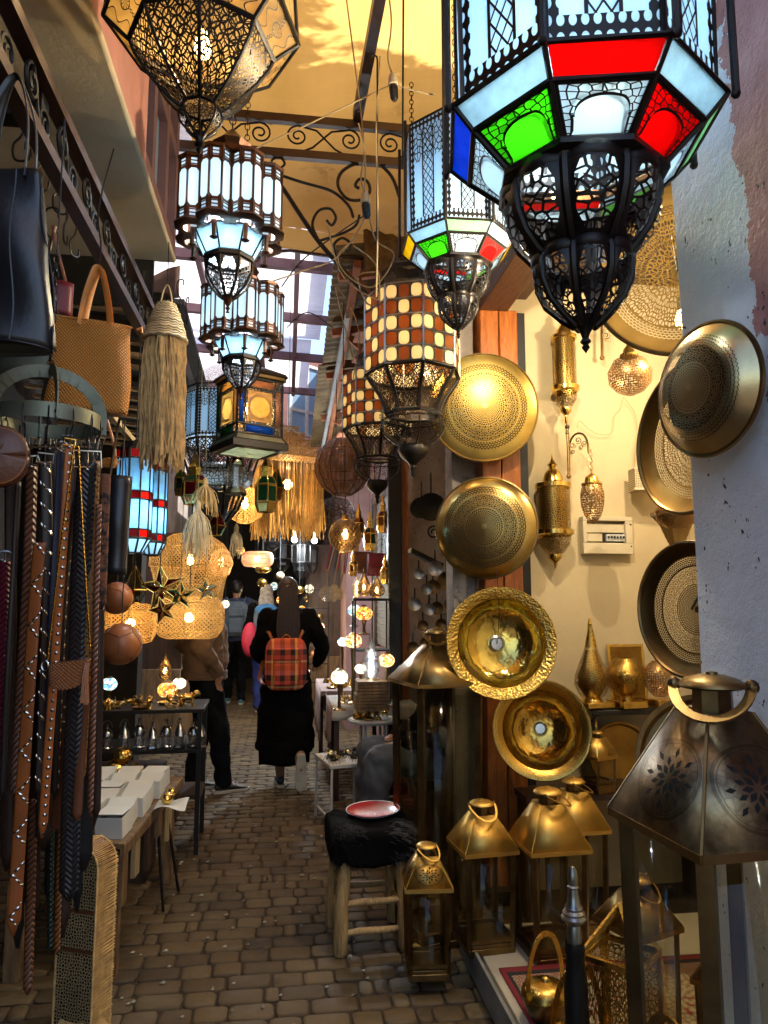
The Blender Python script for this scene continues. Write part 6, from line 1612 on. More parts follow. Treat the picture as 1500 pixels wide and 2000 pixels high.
# white table with insects
zt1 = .415; C1 = PZ(665, 1480, zt1)
t = thing('side_table', 'low white painted table scattered with metal insects and brass leaves', 'table', (C1.x + .02, C1.y, 0), .22)
part(MB().box((0, 0, zt1 - .012), (.30, .40, .024)), 'top', 'white_paint', t, bevel=.004)
for sx in (-1, 1):
    for sy in (-1, 1): part(MB().tube([(sx * .135, sy * .185, zt1 - .02), (sx * .14, sy * .19, 0)], .008, 6), 'leg', 'white_paint', t)
part(MB().box((0, -.19, .07), (.27, .012, .012)).box((-.138, 0, .07), (.012, .37, .012)).box((.138, 0, .07), (.012, .37, .012)), 'stretcher', 'white_paint', t)
heap('the low white table', (C1.x - .09, C1.x + .13, C1.y - .16, C1.y + .16), 22, 11, zt1, 'metal insects and leaves on the white table', ['insect', 'insect', 'leaf', 'insect'])
zt2 = .63; C2 = PZ(728, 1402, zt2)
t = thing('side_table', 'white stool table with a scalloped edge carrying brass trinkets', 'table', (C2.x, C2.y, 0), .1)
part(MB().lathe([(0, .0), (.17, 0), (.182, -.012), (.17, -.03), (.165, -.03)], 48, lobe=(12, .07), M=Matrix.Translation((0, 0, zt2))), 'top', 'white_paint', t)
for i in range(4): a = PI / 4 + i * PI / 2; part(MB().tube([(.10 * math.cos(a), .10 * math.sin(a), zt2 - .02), (.12 * math.cos(a), .12 * math.sin(a), 0)], .012, 8), 'leg', 'white_paint', t)
heap('the scalloped white table', (C2.x - .12, C2.x + .10, C2.y - .10, C2.y + .10), 22, 12, zt2, 'brass trinkets on the scalloped table', ['figure', 'dish', 'animal', 'ring', 'bell'])
# lamp table
zt3 = .70; A3 = PZ(650, 1376, zt3); B3 = PZ(782, 1358, zt3)
t = thing('lamp_table', 'market table draped in white cloth under the mosaic lamps', 'table', ((A3.x + B3.x) / 2 + .02, A3.y + .28, 0))
wT = (B3.x - A3.x) + .06
part(MB().box((0, 0, zt3 - .03), (wT, .60, .05)), 'top', 'white_cloth', t, bevel=.006)
part(MB().grid(lambda u, v: (wT * (u - .5), -.305 - .01 * math.sin(u * 24) * v, zt3 - .005 - .11 * v), 24, 3), 'cloth_front', 'white_cloth', t, solid=.003)
part(MB().grid(lambda u, v: (-wT / 2 - .004 - .02 * v * math.sin(u * 14), -.30 + .9 * u, zt3 - .004 - (.26 + .10 * math.sin(u * 5)) * v), 24, 5), 'cloth_side', 'pink_cloth', t, solid=.003)
for sx in (-1, 1):
    for sy in (-1, 1): part(MB().box((sx * (wT / 2 - .04), sy * .26, .33), (.04, .04, .66)), 'leg', 'dark_wood', t)
Tc = t.location.copy()
t = thing('lamp_table', 'far end of the lamp stall table under a pinkish cloth with glassware', 'table', (Tc.x - .06, Tc.y + .95, 0))
part(MB().box((0, 0, zt3 - .01), (.62, 1.0, .04)), 'top', 'pink_cloth', t, bevel=.006)
part(MB().grid(lambda u, v: (-.31 - .015 * v * math.sin(u * 17), -.5 + u, zt3 - .4 * v), 24, 4), 'cloth_side', 'pink_cloth', t, solid=.003)
for sx in (-1, 1): part(MB().box((sx * .26, .4, .33), (.04, .04, .66)), 'leg', 'dark_wood', t)
def mosaic_lamp(label, px, py, s_, r_, mat, zt=None, foot=True, power=.28, cat='lamp'):
    c_ = S(px, py, s_); R_ = r_ * s_ / FOC; zb = zt if zt is not None else c_.z - R_ * 2.4
    t = thing('mosaic_lamp', label, cat, (c_.x, c_.y, zb)); h = c_.z - zb
    part(MB().ball((0, 0, h), R_, 22, 14, (1, 1, .82)), 'globe', mat, t)
    part(MB().lathe([(R_ * .42, h + R_ * .74), (R_ * .5, h + R_ * .80), (R_ * .25, h + R_ * .95), (0, h + R_ * 1.0)], 14).lathe([(0, 0), (R_ * .75, 0), (R_ * .7, R_ * .12), (R_ * .2, R_ * .3), (R_ * .16, (h - R_ * .8) * .6), (R_ * .3, h - R_ * .85), (R_ * .45, h - R_ * .72)], 16), 'stand', 'old_brass', t)
    glow('bulb_light', t, (0, 0, h), power, (1, .82, .58), R_ * .3); return t
zL = zt3
mosaic_lamp('white mosaic globe lamp with a dark flower at the front of the lamp table', 663, 1322, 5.15, 17, 'mosaic_white', zL)
mosaic_lamp('bright white and red mosaic lamp at the right end of the lamp table', 755, 1290, 5.3, 16, 'mosaic_red', zL)
mosaic_lamp('amber and white mosaic bowl lamp in the middle of the lamp stall', 690, 1252, 5.5, 17, 'mosaic_red', zL)
mosaic_lamp('tall yellow mosaic globe lamp on the black lamp stand', 711, 1198, 5.6, 17, 'mosaic_amber', None)
mosaic_lamp('small blue mosaic globe lamp behind the amber bowl lamp', 669, 1254, 5.75, 10, 'mosaic_blue', zL)
mosaic_lamp('small glowing white globe lamp left of the silver drop lamp', 705, 1306, 5.35, 12, 'mosaic_white', zL)
mosaic_lamp('red and blue mosaic lamp half hidden left of the yellow globe', 692, 1192, 5.8, 13, 'mosaic_blue', None)
mosaic_lamp('little pink mosaic jug lamp far beyond the lamp table', 625, 1224, 7.2, 9, 'mosaic_red', None)
L = Lamp('drop_lamp', 'silver openwork drop lamp lit from inside on a pile of wooden boxes', 'lamp', 725, 1290, 5.2, 1328, n=20)
L.round('shade', 'silver_net', [(10, 1325), (17, 1312), (20, 1296), (14, 1274), (6, 1256), (3, 1240), (0, 1222)], 24); L.round('foot', 'old_brass', [(9, 1324), (15, 1329)], 16); L.bulb(1300, 1.2, False, .018)
zbx = L.zb
t = thing('box_pile', 'slatted wooden box supporting the silver drop lamp', 'box', (L.a.X, L.a.Y, zL))
mb = MB(); nb = max(2, int((zbx - zL) / .022))
for i in range(nb): mb.box((0, 0, (zbx - zL) * (i + .5) / nb), (.24 - .02 * (i > nb / 2), .20, (zbx - zL) / nb * .86))
part(mb, 'slats', 'table_wood', t)
# black lamp stand with lit brass onion lamps on top
ps = S(725, 1168, 5.6)
t = thing('lamp_stand', 'black open stand with a small top shelf of lit brass lamps', 'stand', (ps.x, ps.y, zL))
hh = ps.z - zL
part(MB().box((0, 0, hh - .012), (.30, .22, .02)), 'top_shelf', 'black_iron', t)
mb = MB()
for sx in (-1, 1):
    for sy in (-1, 1): mb.box((sx * .135, sy * .1, (hh - .02) / 2), (.014, .014, hh - .02))
part(mb, 'frame', 'black_iron', t); part(MB().box((0, 0, hh * .5), (.28, .2, .014)), 'shelf', 'black_iron', t)
def onion(label, px, py, s_, w_, h_, mat, zb=None, power=1.0):
    yb = py + h_ / 2; L = Lamp('onion_lamp', label, 'lamp', px, py, s_, yb, n=20)
    if zb is not None: pass
    L.round('shade', mat, [(w_ * .5, yb), (w_ * .85, yb - h_ * .08), (w_, yb - h_ * .22), (w_ * .85, yb - h_ * .40), (w_ * .42, yb - h_ * .6), (w_ * .16, yb - h_ * .75), (w_ * .08, yb - h_ * .9), (0, yb - h_)], 24)
    L.round('foot', 'old_brass', [(w_ * .5, yb - 1), (w_ * .7, yb + 1), (0, yb + 1)], 16); L.bulb(yb - h_ * .25, power, True, .018)
onion('lit pierced brass onion lamp at the right of the black stand', 736, 1141, 5.6, 17, 50, 'scale_brass')
onion('lit pointed brass onion lamp at the left of the black stand', 711, 1132, 5.65, 14, 62, 'scale_brass')
onion('blue-lit slim onion lamp at the back of the black stand', 697, 1138, 5.8, 10, 56, 'silver_net', power=1.5)
heap('the cloth covered lamp table', (Tc.x - .24, Tc.x + .16, Tc.y - .26, Tc.y + .1), 22, 13, zt3, 'brass trinkets on the lamp table', ['dish', 'figure', 'bell', 'animal', 'ring'])
heap('the far lamp stall table', (Tc.x - .30, Tc.x + .14, Tc.y + .5, Tc.y + 1.3), 30, 14, zt3 + .012, 'glass and brass wares on the far stall table', ['bell', 'figure', 'dish', 'bell', 'animal'])
# woven fans and bellows hanging on the far wall
for i, (px, py, r_, lb, m_) in enumerate(((638, 1160, 15, 'round pierced white fan hanging below coloured ribbons', 'silver_net'), (652, 1158, 13, 'oval pale fan hanging between the round fan and the paddles', 'pale_straw'), (663, 1160, 9, 'narrow pale paddle hanging from a yellow ribbon', 'pale_straw'))):
    s_ = 7.0; c_ = S(px, py, s_); k = s_ / FOC; t = thing('hanging_fan', lb, 'fan', c_, rot=solve_rot((-.2, -1, 0)))
    part(MB().lathe([(0, .004), (r_ * k, 0), (r_ * k, -.01), (0, -.01)], 28, M=Matrix.Diagonal((.75 if i else 1, 1.3 if i else 1, 1, 1))), 'blade', m_, t)
    part(MB().bar((0, r_ * k, 0), (.02 * i, r_ * k + 34 * k, 0), .012, .008), 'handle', 'pale_wood', t)
    for q in range(3): part(MB().bar((.02 * i + .012 * q - .012, r_ * k + 30 * k, .002 * q), (.06 + .02 * q, r_ * k + 100 * k, 0), .010, .003), 'ribbon', ('crimson_cloth', 'navy_cloth', 'gold_straw')[(i + q) % 3], t)
# pans, ladles and tools hung in the dark stall
rd = random.Random(9)
pans = [(842, 990, 26), (822, 992, 20), (870, 1000, 24), (833, 1150, 11), (846, 1146, 13), (872, 1135, 17), (838, 1190, 11), (853, 1188, 12), (880, 1180, 12), (810, 1180, 12), (826, 1222, 10), (806, 1265, 11), (850, 1110, 14), (862, 1220, 11), (884, 1225, 12), (818, 1120, 10), (830, 1255, 9)]
for i, (px, py, r_) in enumerate(pans):
    s_ = 4.6 + .25 * (i % 3); c_ = S(px, py, s_); k = s_ / FOC
    t = thing('hanging_pan', ('big round black pan high in the dark stall' if i < 3 else 'dark metal ladle hanging in the stall behind the plates'), 'pan', c_, rot=solve_rot((rd.uniform(-.5, .1), -1, rd.uniform(-.1, .2))), group='black pans high in the dark stall' if i < 3 else 'metal ladles in the dark stall')
    part(MB().lathe([(0, -.3 * r_ * k), (r_ * k * .6, -.25 * r_ * k), (r_ * k * .95, 0), (r_ * k * 1.08, .05 * r_ * k), (r_ * k, -.05 * r_ * k), (r_ * k * .6, -.32 * r_ * k), (0, -.36 * r_ * k)], 22), 'bowl', 'black_iron' if i < 3 else 'dark_brass' if i % 3 else 'steel', t)
    part(MB().tube([(0, r_ * k, 0), (0, r_ * k * 2.4, .005), (0, r_ * k * 2.6, .012)], [.006, .005, .004], 6), 'handle', 'black_iron', t)
t = thing('wrought_scroll', 'black wrought iron scroll bracket on the pale wall of the dark stall', 'bracket', S(855, 1040, 5.0))
mb = MB()
for cx_, a0 in ((-.03, 0), (.05, 2.0)): mb.tube([(p[0], 0, p[1]) for p in scroll((cx_, .0), .05, .012, a0, 1.6)], .007, 5)
part(mb, 'scroll', 'black_iron', t)
solo(MB().bar(S(800, 1075, 4.7), S(862, 1105, 4.8), .05, .03), 'wooden_bar', 'black_paint', 'dark slanting bar from which the ladles hang', 'bar')
# ------------------------------------------------------------------ LEATHER STALL, LEFT
t = thing('tote_bag', 'tan woven leather tote hanging by two long handles from a wire', 'bag', S(165, 800, 1.72)); zb = t.location.z; k = 1.72 / FOC
R3 = Matrix.Rotation(R(14), 4, 'Z'); t.rotation_euler = (0, R(3), R(8))
hB = (S(165, 620, 1.72).z - zb)
def bagfn(sy): return lambda u, v: ((u - .5) * (.175 + .018 * (1 - v)) + .004 * math.sin(v * 5), sy * (.028 * (1 - .55 * v) * math.sin(PI * min(1, max(0, u))) ** .5 + .004 * math.sin(7 * u + 3 * v)), hB * v - .006 * math.cos(PI * (u - .5)) * (1 - v))
mb = MB(); mb.grid(bagfn(-1), 20, 20, uvs=(.19, hB)); mb.grid(bagfn(1), 20, 20, uvs=(.19, hB))
mb.grid(lambda u, v: ((u - .5) * .193, (v - .5) * .056 * math.sin(PI * u) ** .5, -.004), 20, 4)
part(mb, 'body', 'woven_tan', t, solid=.003)
part(MB().tube([((i / 20 - .5) * .176, -.0128 * math.sin(PI * i / 20) ** .5, hB) for i in range(21)], .0022, 5).tube([((i / 20 - .5) * .176, .0128 * math.sin(PI * i / 20) ** .5, hB) for i in range(21)], .0022, 5), 'piping', 'orange_leather', t)
for sy, dx in ((-1, 0), (1, .006)):
    mb = MB(); P_ = curve3([(-.030 + dx, sy * .012, hB - .015), (-.024 + dx, sy * .012, hB + .06), (-.012 + dx, sy * .006, hB + .128), (-.004 + dx, sy * .004, hB + .138), (.006 + dx, sy * .006, hB + .125), (.024 + dx, sy * .010, hB + .06), (.038 + dx, sy * .012, hB - .015)], 6)
    mb.tube(P_, .0085, 8, flat=.22); part(mb, 'handle', 'orange_leather', t)
part(MB().tube([(.10, 0, hB - .004), (.11, .0, hB + .004), (.112, 0, hB - .01)], .004, 5), 'tab', 'orange_leather', t)
part(MB().tube(curve3([(-.004, -.0, hB + .132), (-.004, .002, hB + .2), (-.02, .01, hB + .3), (.0, .01, 2.62 - zb)], 5), .002, 5), 'hook_wire', 'iron', t)
t = thing('tote_bag', 'large black leather tote filling the upper left edge', 'bag', S(-6, 690, 1.25), R(-12)); zb = t.location.z; hT = S(10, 310, 1.25).z - zb
def bag2(sy): return lambda u, v: ((u - .5) * (.145 + .062 * (1 - v)) - .010 * v + .003 * math.sin(6 * v), sy * (.045 * (1 - .6 * v) * math.sin(PI * u) ** .5) + .007 * math.sin(5 * u + 8 * v) * sy, hT * v + .012 * (1 - v) * math.sin(3 * u))
mb = MB(); mb.grid(bag2(-1), 24, 24).grid(bag2(1), 24, 24).grid(lambda u, v: ((u - .5) * .205, (v - .5) * .09 * math.sin(PI * u) ** .5, .01 * math.sin(3 * u)), 24, 4); part(mb, 'body', 'black_leather', t, solid=.003)
part(MB().tube([Vector(bag2(-1)(.72, i / 14)) + Vector((0, -.002, 0)) for i in range(15)], .0018, 5), 'seam', 'black_leather', t)
for sy in (-1, 1): part(MB().tube(curve3([(-.04, sy * .016, hT - .02), (-.036, sy * .012, hT + .1), (0, 0, hT + .19), (.036, sy * .012, hT + .1), (.04, sy * .016, hT - .02)], 6), .007, 7, flat=.3), 'handle', 'black_leather', t)
t = thing('tote_bag', 'dull olive grey bag half hidden behind the black tote', 'bag', S(70, 735, 1.95), R(5)); zb = t.location.z
mb = MB(); mb.grid(lambda u, v: ((u - .5) * .2, -.03 * math.sin(PI * u) ** .5, .17 * v), 14, 8).grid(lambda u, v: ((u - .5) * .2, .03 * math.sin(PI * u) ** .5, .17 * v), 14, 8); part(mb, 'body', 'galvanised', t, solid=.003)
part(MB().tube(curve3([(-.05, 0, .17), (0, 0, .36), (.05, 0, .17)], 6), .006, 6, flat=.3), 'handle', 'dark_leather', t)
t = thing('tote_bag', 'dark red leather bag with thin crossing straps behind the woven tote', 'bag', S(96, 615, 2.05), R(10))
mb = MB(); mb.grid(lambda u, v: ((u - .5) * .12, -.02 * math.sin(PI * u) ** .5, .1 * v), 12, 6).grid(lambda u, v: ((u - .5) * .12, .02 * math.sin(PI * u) ** .5, .1 * v), 12, 6); part(mb, 'body', 'red_leather', t, solid=.003)
for q in (-1, 1): part(MB().tube(curve3([(q * .04, 0, .1), (q * .012, 0, .2), (-q * .004, 0, .27)], 6), .006, 6, flat=.3), 'strap', 'brown_leather', t)
# belt rack
RC = S(92, 824, 1.45); t = thing('belt_rack', 'greenish metal belt rack of a hoop with two arched straps and hooks', 'rack', RC, R(6))
rr = .099
mb = MB()
for (a, b) in ((0, 1),):
    mb.lathe([(rr, -.013), (rr + .002, -.013), (rr + .002, .017), (rr, .017), (rr, -.013)], 48)
part(mb, 'hoop', 'galvanised', t)
for rot_ in (0, PI / 2):
    M = Matrix.Rotation(rot_ + .35, 4, 'Z')
    P_ = [(-rr - .003, 0, -.012), (-rr - .003, 0, .02)] + [(-(rr + .003) * math.cos(PI * i / 16), 0, .02 + .085 * math.sin(PI * i / 16)) for i in range(1, 16)] + [(rr + .003, 0, .02), (rr + .003, 0, -.012)]
    mb = MB()
    for i in range(len(P_) - 1): a, b = Vector(P_[i]), Vector(P_[i + 1]); mb.bar(a - (b - a) * .04, b + (b - a) * .04, .026, .0025, up=(0, 1, 0))
    part(MB().add(mb.v, mb.f, mb.uv, 0, M), 'arched_strap', 'galvanised', t, ang=50)
    for sg in (-1, 1): part(MB().ball(M @ Vector((sg * (rr + .006), 0, .0)), .004, 8, 6, ), 'rivet', 'iron', t)
for i in range(14):
    a = 2 * PI * i / 14
    part(MB().tube([(q[0] * math.cos(a) + rr * math.cos(a), q[0] * math.sin(a) + rr * math.sin(a), q[2] - .008) for q in s_hook((0, 0, 0), .035, .008)], .0016, 4), 'hook', 'iron', t)
mb = MB()
for i in range(16):
    z = .105 + i * .016; mb.tube([(.006 * math.cos(q) * (i % 2), .006 * math.cos(q) * (1 - i % 2), z + .009 * math.sin(q)) for q in (2 * PI * j / 8 for j in range(8))], .0015, 4, closed=True)
mb.tube([(0, 0, .105 + 16 * .016), (0, 0, 2.5 - RC.z)], .002, 4); part(mb, 'chain', 'iron', t)
def belt(label, pts, w_px, s_, mat, buckle=None, tip=True, curl=0.0, bmat='steel', group=None):
    """strap through picture points, w_px wide at depth s_; uv: u metres across, v metres along"""
    P_ = [S(x, y, s_) for x, y in pts]; root = P_[0].copy(); P_ = [p - root for p in curve3(P_, 8)]
    w_ = w_px * s_ / FOC; t = thing('belt', label, 'belt', root, 0, group)
    vd = (EYE - root).normalized(); side = Vector((vd.y, -vd.x, 0)).normalized(); side = (side + Vector((0, 0, 0)) ).normalized()
    if side.x < 0: side = -side
    L_ = [0]
    for i in range(1, len(P_)): L_.append(L_[-1] + (P_[i] - P_[i - 1]).length)
    nrm = Vector((vd.x, vd.y, 0)).normalized(); rd = random.Random(int(abs(root.x) * 1e4)); tw = rd.uniform(-.5, .5) + curl
    vs = []; fs = []; uv = []; K = 6
    for i, p in enumerate(P_):
        rem = L_[-1] - L_[i]; ww = w_ * (1 if not tip or rem > w_ * .6 else math.sqrt(max(.04, 1 - (1 - rem / (w_ * .6)) ** 2)))
        a = tw * (1 - .5 * L_[i] / L_[-1]) + .22 * math.sin(L_[i] * 6 + tw * 20); sd = side * math.cos(a) + nrm * math.sin(a)
        for j in range(K + 1):
            u = j / K - .5
            vs.append(p + sd * (ww * u) + nrm * (.0025 * (1 - 4 * u * u) + .004 * math.sin(L_[i] * 14 + tw * 9)))
    for i in range(len(P_) - 1):
        for j in range(K):
            fs.append((i * (K + 1) + j, i * (K + 1) + j + 1, (i + 1) * (K + 1) + j + 1, (i + 1) * (K + 1) + j))
            uv.append([(j / K * w_, L_[i]), ((j + 1) / K * w_, L_[i]), ((j + 1) / K * w_, L_[i + 1]), (j / K * w_, L_[i + 1])])
    part(MB().add(vs, fs, uv), 'strap', mat, t, solid=.0035, ang=70)
    if buckle:
        bw, bh = w_ * .68, w_ * .5; sd = side
        if buckle == 'square': Q = [(-1, -.9), (1, -.9), (1, .9), (-1, .9)]
        else: Q = [(math.cos(2 * PI * i / 14), math.sin(2 * PI * i / 14)) for i in range(14)]
        c = Vector((0, 0, bh * .4)); rz_ = rd.uniform(-.3, .3)
        pts3 = [c + sd * (bw * (x * math.cos(rz_) - y * math.sin(rz_))) + Vector((0, 0, bh * (y * math.cos(rz_) + x * math.sin(rz_)))) + nrm * .006 for x, y in Q]
        b = part(MB().tube(pts3, .0022, 5, closed=True), 'buckle', bmat, t); part(MB().tube([c + Vector((0, 0, bh * .8)) + nrm * .007, c - Vector((0, 0, bh * .8)) + nrm * .008], .0016, 5), 'prong', bmat, b)
        part(MB().ball(Vector((0, 0, -w_ * .35)) + nrm * .005, .0034, 8, 6), 'rivet', 'silver', t)
    return t
BG = 'dark leather belts at the back of the rack'
for i, (x0, x1, yb) in enumerate(((22, 12, 1700), (48, 30, 1760), (78, 62, 1800), (110, 98, 1780), (140, 122, 1830), (172, 165, 1700), (185, 180, 1620), (35, 34, 1850), (98, 84, 1660), (158, 150, 1780), (62, 48, 1720), (126, 112, 1700))):
    belt('plain dark leather belt in the shadow at the back of the rack', [(x0, 868), ((x0 + x1) / 2 + 3, 1250), (x1, yb)], 22 + 3 * (i % 3), 1.55 + .02 * (i % 4), ('dark_leather', 'black_leather')[i % 2], 'square', group=BG)
FS = 1.42
belt('brown herringbone braided belt hanging left of the black studded one', [(62, 905), (58, 1050), (48, 1250), (28, 1560)], 20, FS, 'braid_brown', 'square')
belt('rust brown belt with a zigzag of silver studs and a pointed tip', [(78, 1060), (68, 1180), (52, 1420), (25, 1826)], 24, FS - .04, 'stud_zigzag')
belt('black belt with slanting rows of studs', [(88, 900), (92, 1060), (90, 1250), (78, 1560)], 21, FS, 'stud_slant', 'square')
belt('dark blue belt with a round buckle', [(120, 876), (114, 1000), (104, 1200), (96, 1480)], 17, FS, 'navy_leather', 'round', bmat='silver')
belt('narrow tan belt with paired small studs and many holes', [(136, 868), (124, 1050), (110, 1250), (82, 1636)], 15, FS - .05, 'stud_pairs', 'square', bmat='bright_brass')
belt('black belt with a row of ring studs', [(150, 960), (128, 1120), (116, 1320), (106, 1560)], 13, FS - .01, 'stud_rings')
belt('widest black braided belt with a big square buckle', [(171, 905), (160, 1080), (152, 1300), (142, 1500), (134, 1758)], 36, FS - .03, 'braid_black', 'square', bmat='silver')
belt('caramel belt punched with dark holes', [(188, 900), (180, 1080), (172, 1280), (158, 1530)], 14, FS - .02, 'punched_tan')
belt('thin chestnut braided belt right of the punched one', [(193, 985), (188, 1150), (183, 1350), (176, 1592)], 9, FS - .04, 'braid_chestnut')
belt('short furry cowhide belt beside the hanging dark bag', [(207, 925), (203, 1030), (197, 1190)], 17, FS + .02, 'cowhide')
belt('long plain dark belt with a rounded end over the white boxes', [(196, 1180), (192, 1400), (188, 1596)], 15, FS + .05, 'dark_leather')
belt('crimson braided belt at the left edge', [(10, 1090), (7, 1250), (0, 1480)], 19, FS, 'braid_red', 'round')
belt('dark strap edged with tiny silver beads left of the braided belt', [(36, 940), (28, 1100), (14, 1330), (4, 1560)], 10, FS - .02, 'stud_rings')
belt('orange braided belt end hanging lowest over the straw panel', [(122, 1560), (116, 1700), (111, 1862)], 11, FS + .12, 'braid_tan')
belt('dark green rope belt end beside the orange one', [(102, 1580), (99, 1720), (97, 1856)], 9, FS + .15, 'rope_green')
belt('brown braided belt end in the deep shade at the bottom', [(66, 1560), (60, 1750), (54, 1940)], 16, FS + .14, 'braid_brown')
belt('broad chestnut belt with a pointed flap near the white boxes', [(128, 1400), (122, 1520), (112, 1622)], 28, FS + .02, 'brown_leather', 'round', bmat='bright_brass')
belt('broad brown belt with a curved row of punched holes', [(172, 1330), (160, 1450), (150, 1600)], 17, FS - .03, 'brown_leather')
# crossbody bag on a gold chain
c = S(134, 1312, 1.33); k = 1.33 / FOC
t = thing('crossbody_bag', 'small woven brown shoulder bag on a gold chain with a leather tassel', 'bag', c, R(-4))
mb = MB(); bw, bh = 44 * k, 44 * k
def pouch(sy): return lambda u, v: ((u - .5) * 2 * bw * .9 * (1 - .12 * (1 - v)) , sy * .014 * math.sin(PI * u) ** .5 * (1 - .5 * v) , -bh * .75 * (1 - v) * (math.sin(PI * min(1, .15 + u * .8)) ** .4) + bh * (.35 + .2 * u) * v)
mb.grid(pouch(-1), 16, 14, uvs=(.09, .07)).grid(pouch(1), 16, 14, uvs=(.09, .07)); part(mb, 'body', 'woven_brown', t, solid=.003)
part(MB().tube([Vector(pouch(-1)(i / 16, 1)) for i in range(17)], .0018, 5), 'zip', 'brown_leather', t)
mb = MB()
for a, b in (((144, 872), (91, 1300)), ((153, 872), (176, 1268))):
    A_, B_ = S(a[0], a[1], 1.36) - c, S(b[0], b[1], 1.33) - c; n_ = 46
    for i in range(n_):
        p = A_.lerp(B_, i / n_) + Vector((0, -.004 * math.sin(PI * i / n_), 0)); d_ = (B_ - A_) / n_
        mb.tube([p, p + d_ * .5, p + d_ * 1.02], [.0012, .0024, .0012], 5)
M_ = Matrix.Rotation(R(4), 4, 'Z'); part(MB().add(mb.v, mb.f, mb.uv, 0, M_), 'chain', 'bright_brass', t)
part(MB().tube([(-44 * k + .006 * math.cos(2 * PI * i / 14), -.004, .012 + .009 * math.sin(2 * PI * i / 14)) for i in range(14)], .0014, 5, closed=True), 'clasp', 'silver', t)
mb = MB(); rd = random.Random(3)
for i in range(16): x = .036 + rd.uniform(-.006, .006); mb.tube([(x * .6 + .016, -.016, .018), (x, -.018 + rd.uniform(-.003, .003), -.01), (x + rd.uniform(-.005, .005), -.018, -.055 + rd.uniform(-.004, .004))], .0018, 4, flat=.4)
part(mb, 'tassel', 'tan_leather', t)
t = thing('coin_purse', 'little orange woven purse on a leather wrist strap above the dark bag', 'purse', S(213, 913, 1.9), 0); k = 1.9 / FOC
part(MB().lathe([(0, -.002), (16 * k, 0), (18 * k, 10 * k), (12 * k, 18 * k), (0, 20 * k)], 20, M=Matrix.Diagonal((1, .5, 1, 1))), 'pouch', 'woven_tan', t); part(MB().tube(curve3([(12 * k, 0, 15 * k), (6 * k, 0, 50 * k), (-8 * k, 0, 95 * k)], 5), .005, 6, flat=.3), 'strap', 'tan_leather', t); part(MB().tube([(14 * k + .008 * math.cos(q), 0, 17 * k + .008 * math.sin(q)) for q in (2 * PI * j / 10 for j in range(10))], .0015, 4, closed=True), 'ring', 'silver', t)
t = thing('hanging_bag', 'narrow black leather pouch bag right of the belts', 'bag', S(222, 1122, 1.85), R(4)); k = 1.85 / FOC; hB = S(222, 926, 1.85).z - t.location.z
mb = MB(); mb.grid(lambda u, v: ((u - .5) * (46 + 6 * v) * k, -.022 * math.sin(PI * u) ** .5 + .003 * math.sin(9 * v), hB * v), 12, 14).grid(lambda u, v: ((u - .5) * (46 + 6 * v) * k, .022 * math.sin(PI * u) ** .5, hB * v), 12, 14); part(mb, 'body', 'black_leather', t, solid=.003)
part(MB().tube(curve3([(-.02, 0, hB), (0, 0, hB + .16), (.02, 0, hB)], 6), .004, 5, flat=.4), 'strap', 'dark_leather', t)
t = thing('saddle_bag', 'rounded maroon leather saddle bag cut by the left edge beside the rack', 'bag', S(-4, 950, 1.3), R(10))
mb = MB(); mb.grid(lambda u, v: (.05 * math.cos(2 * PI * u) * v ** .5 * 1.0, -.01 - .012 * (1 - v), .055 + .055 * math.sin(2 * PI * u) * v ** .5), 24, 6).grid(lambda u, v: (.05 * math.cos(2 * PI * u) * (1 - v * .04), -.01 + .02 * v, .055 + .055 * math.sin(2 * PI * u)), 24, 3); part(mb, 'body', 'brown_leather', t, solid=.003); part(MB().tube([(.046 * math.cos(2 * PI * i / 24), -.012, .055 + .051 * math.sin(2 * PI * i / 24)) for i in range(24)], .002, 4, closed=True), 'seam', 'tan_leather', t)
for (px, py, s_, r_, lb) in ((228, 1168, 2.15, 31, 'upper round brown leather ball pouf hanging right of the belts'), (236, 1258, 2.0, 40, 'lower bigger brown leather ball pouf below the other')):
    c = S(px, py, s_); r_ = r_ * s_ / FOC; t = thing('leather_ball', lb, 'pouf', c, rd.uniform(0, 2))
    part(MB().ball((0, 0, 0), r_, 28, 18), 'ball', 'ball_brown', t)
    mb = MB()
    ico = [Vector(v).normalized() for v in ((0, 1, 1.618), (0, -1, 1.618), (1.618, 0, 1), (-1.618, 0, 1), (1, 1.618, 0), (-1, 1.618, 0), (1, -1.618, 0), (-1, -1.618, 0), (1.618, 0, -1), (-1.618, 0, -1), (0, 1, -1.618), (0, -1, -1.618))]
    fc = [(ico[i] + ico[j] + ico[k_]).normalized() for i in range(12) for j in range(i) for k_ in range(j) if (ico[i] - ico[j]).length < 1.1 and (ico[j] - ico[k_]).length < 1.1 and (ico[i] - ico[k_]).length < 1.1]
    for i in range(len(fc)):
        for j in range(i):
            if (fc[i] - fc[j]).length < .75: mb.tube([(fc[i].lerp(fc[j], q / 5)).normalized() * r_ * 1.002 for q in range(6)], .0011, 4)
    part(mb, 'seams', 'brown_leather', t)
    part(MB().tube([(0, 0, r_), (0, 0, r_ + .5)], .002, 4), 'cord', 'black_cable', t)

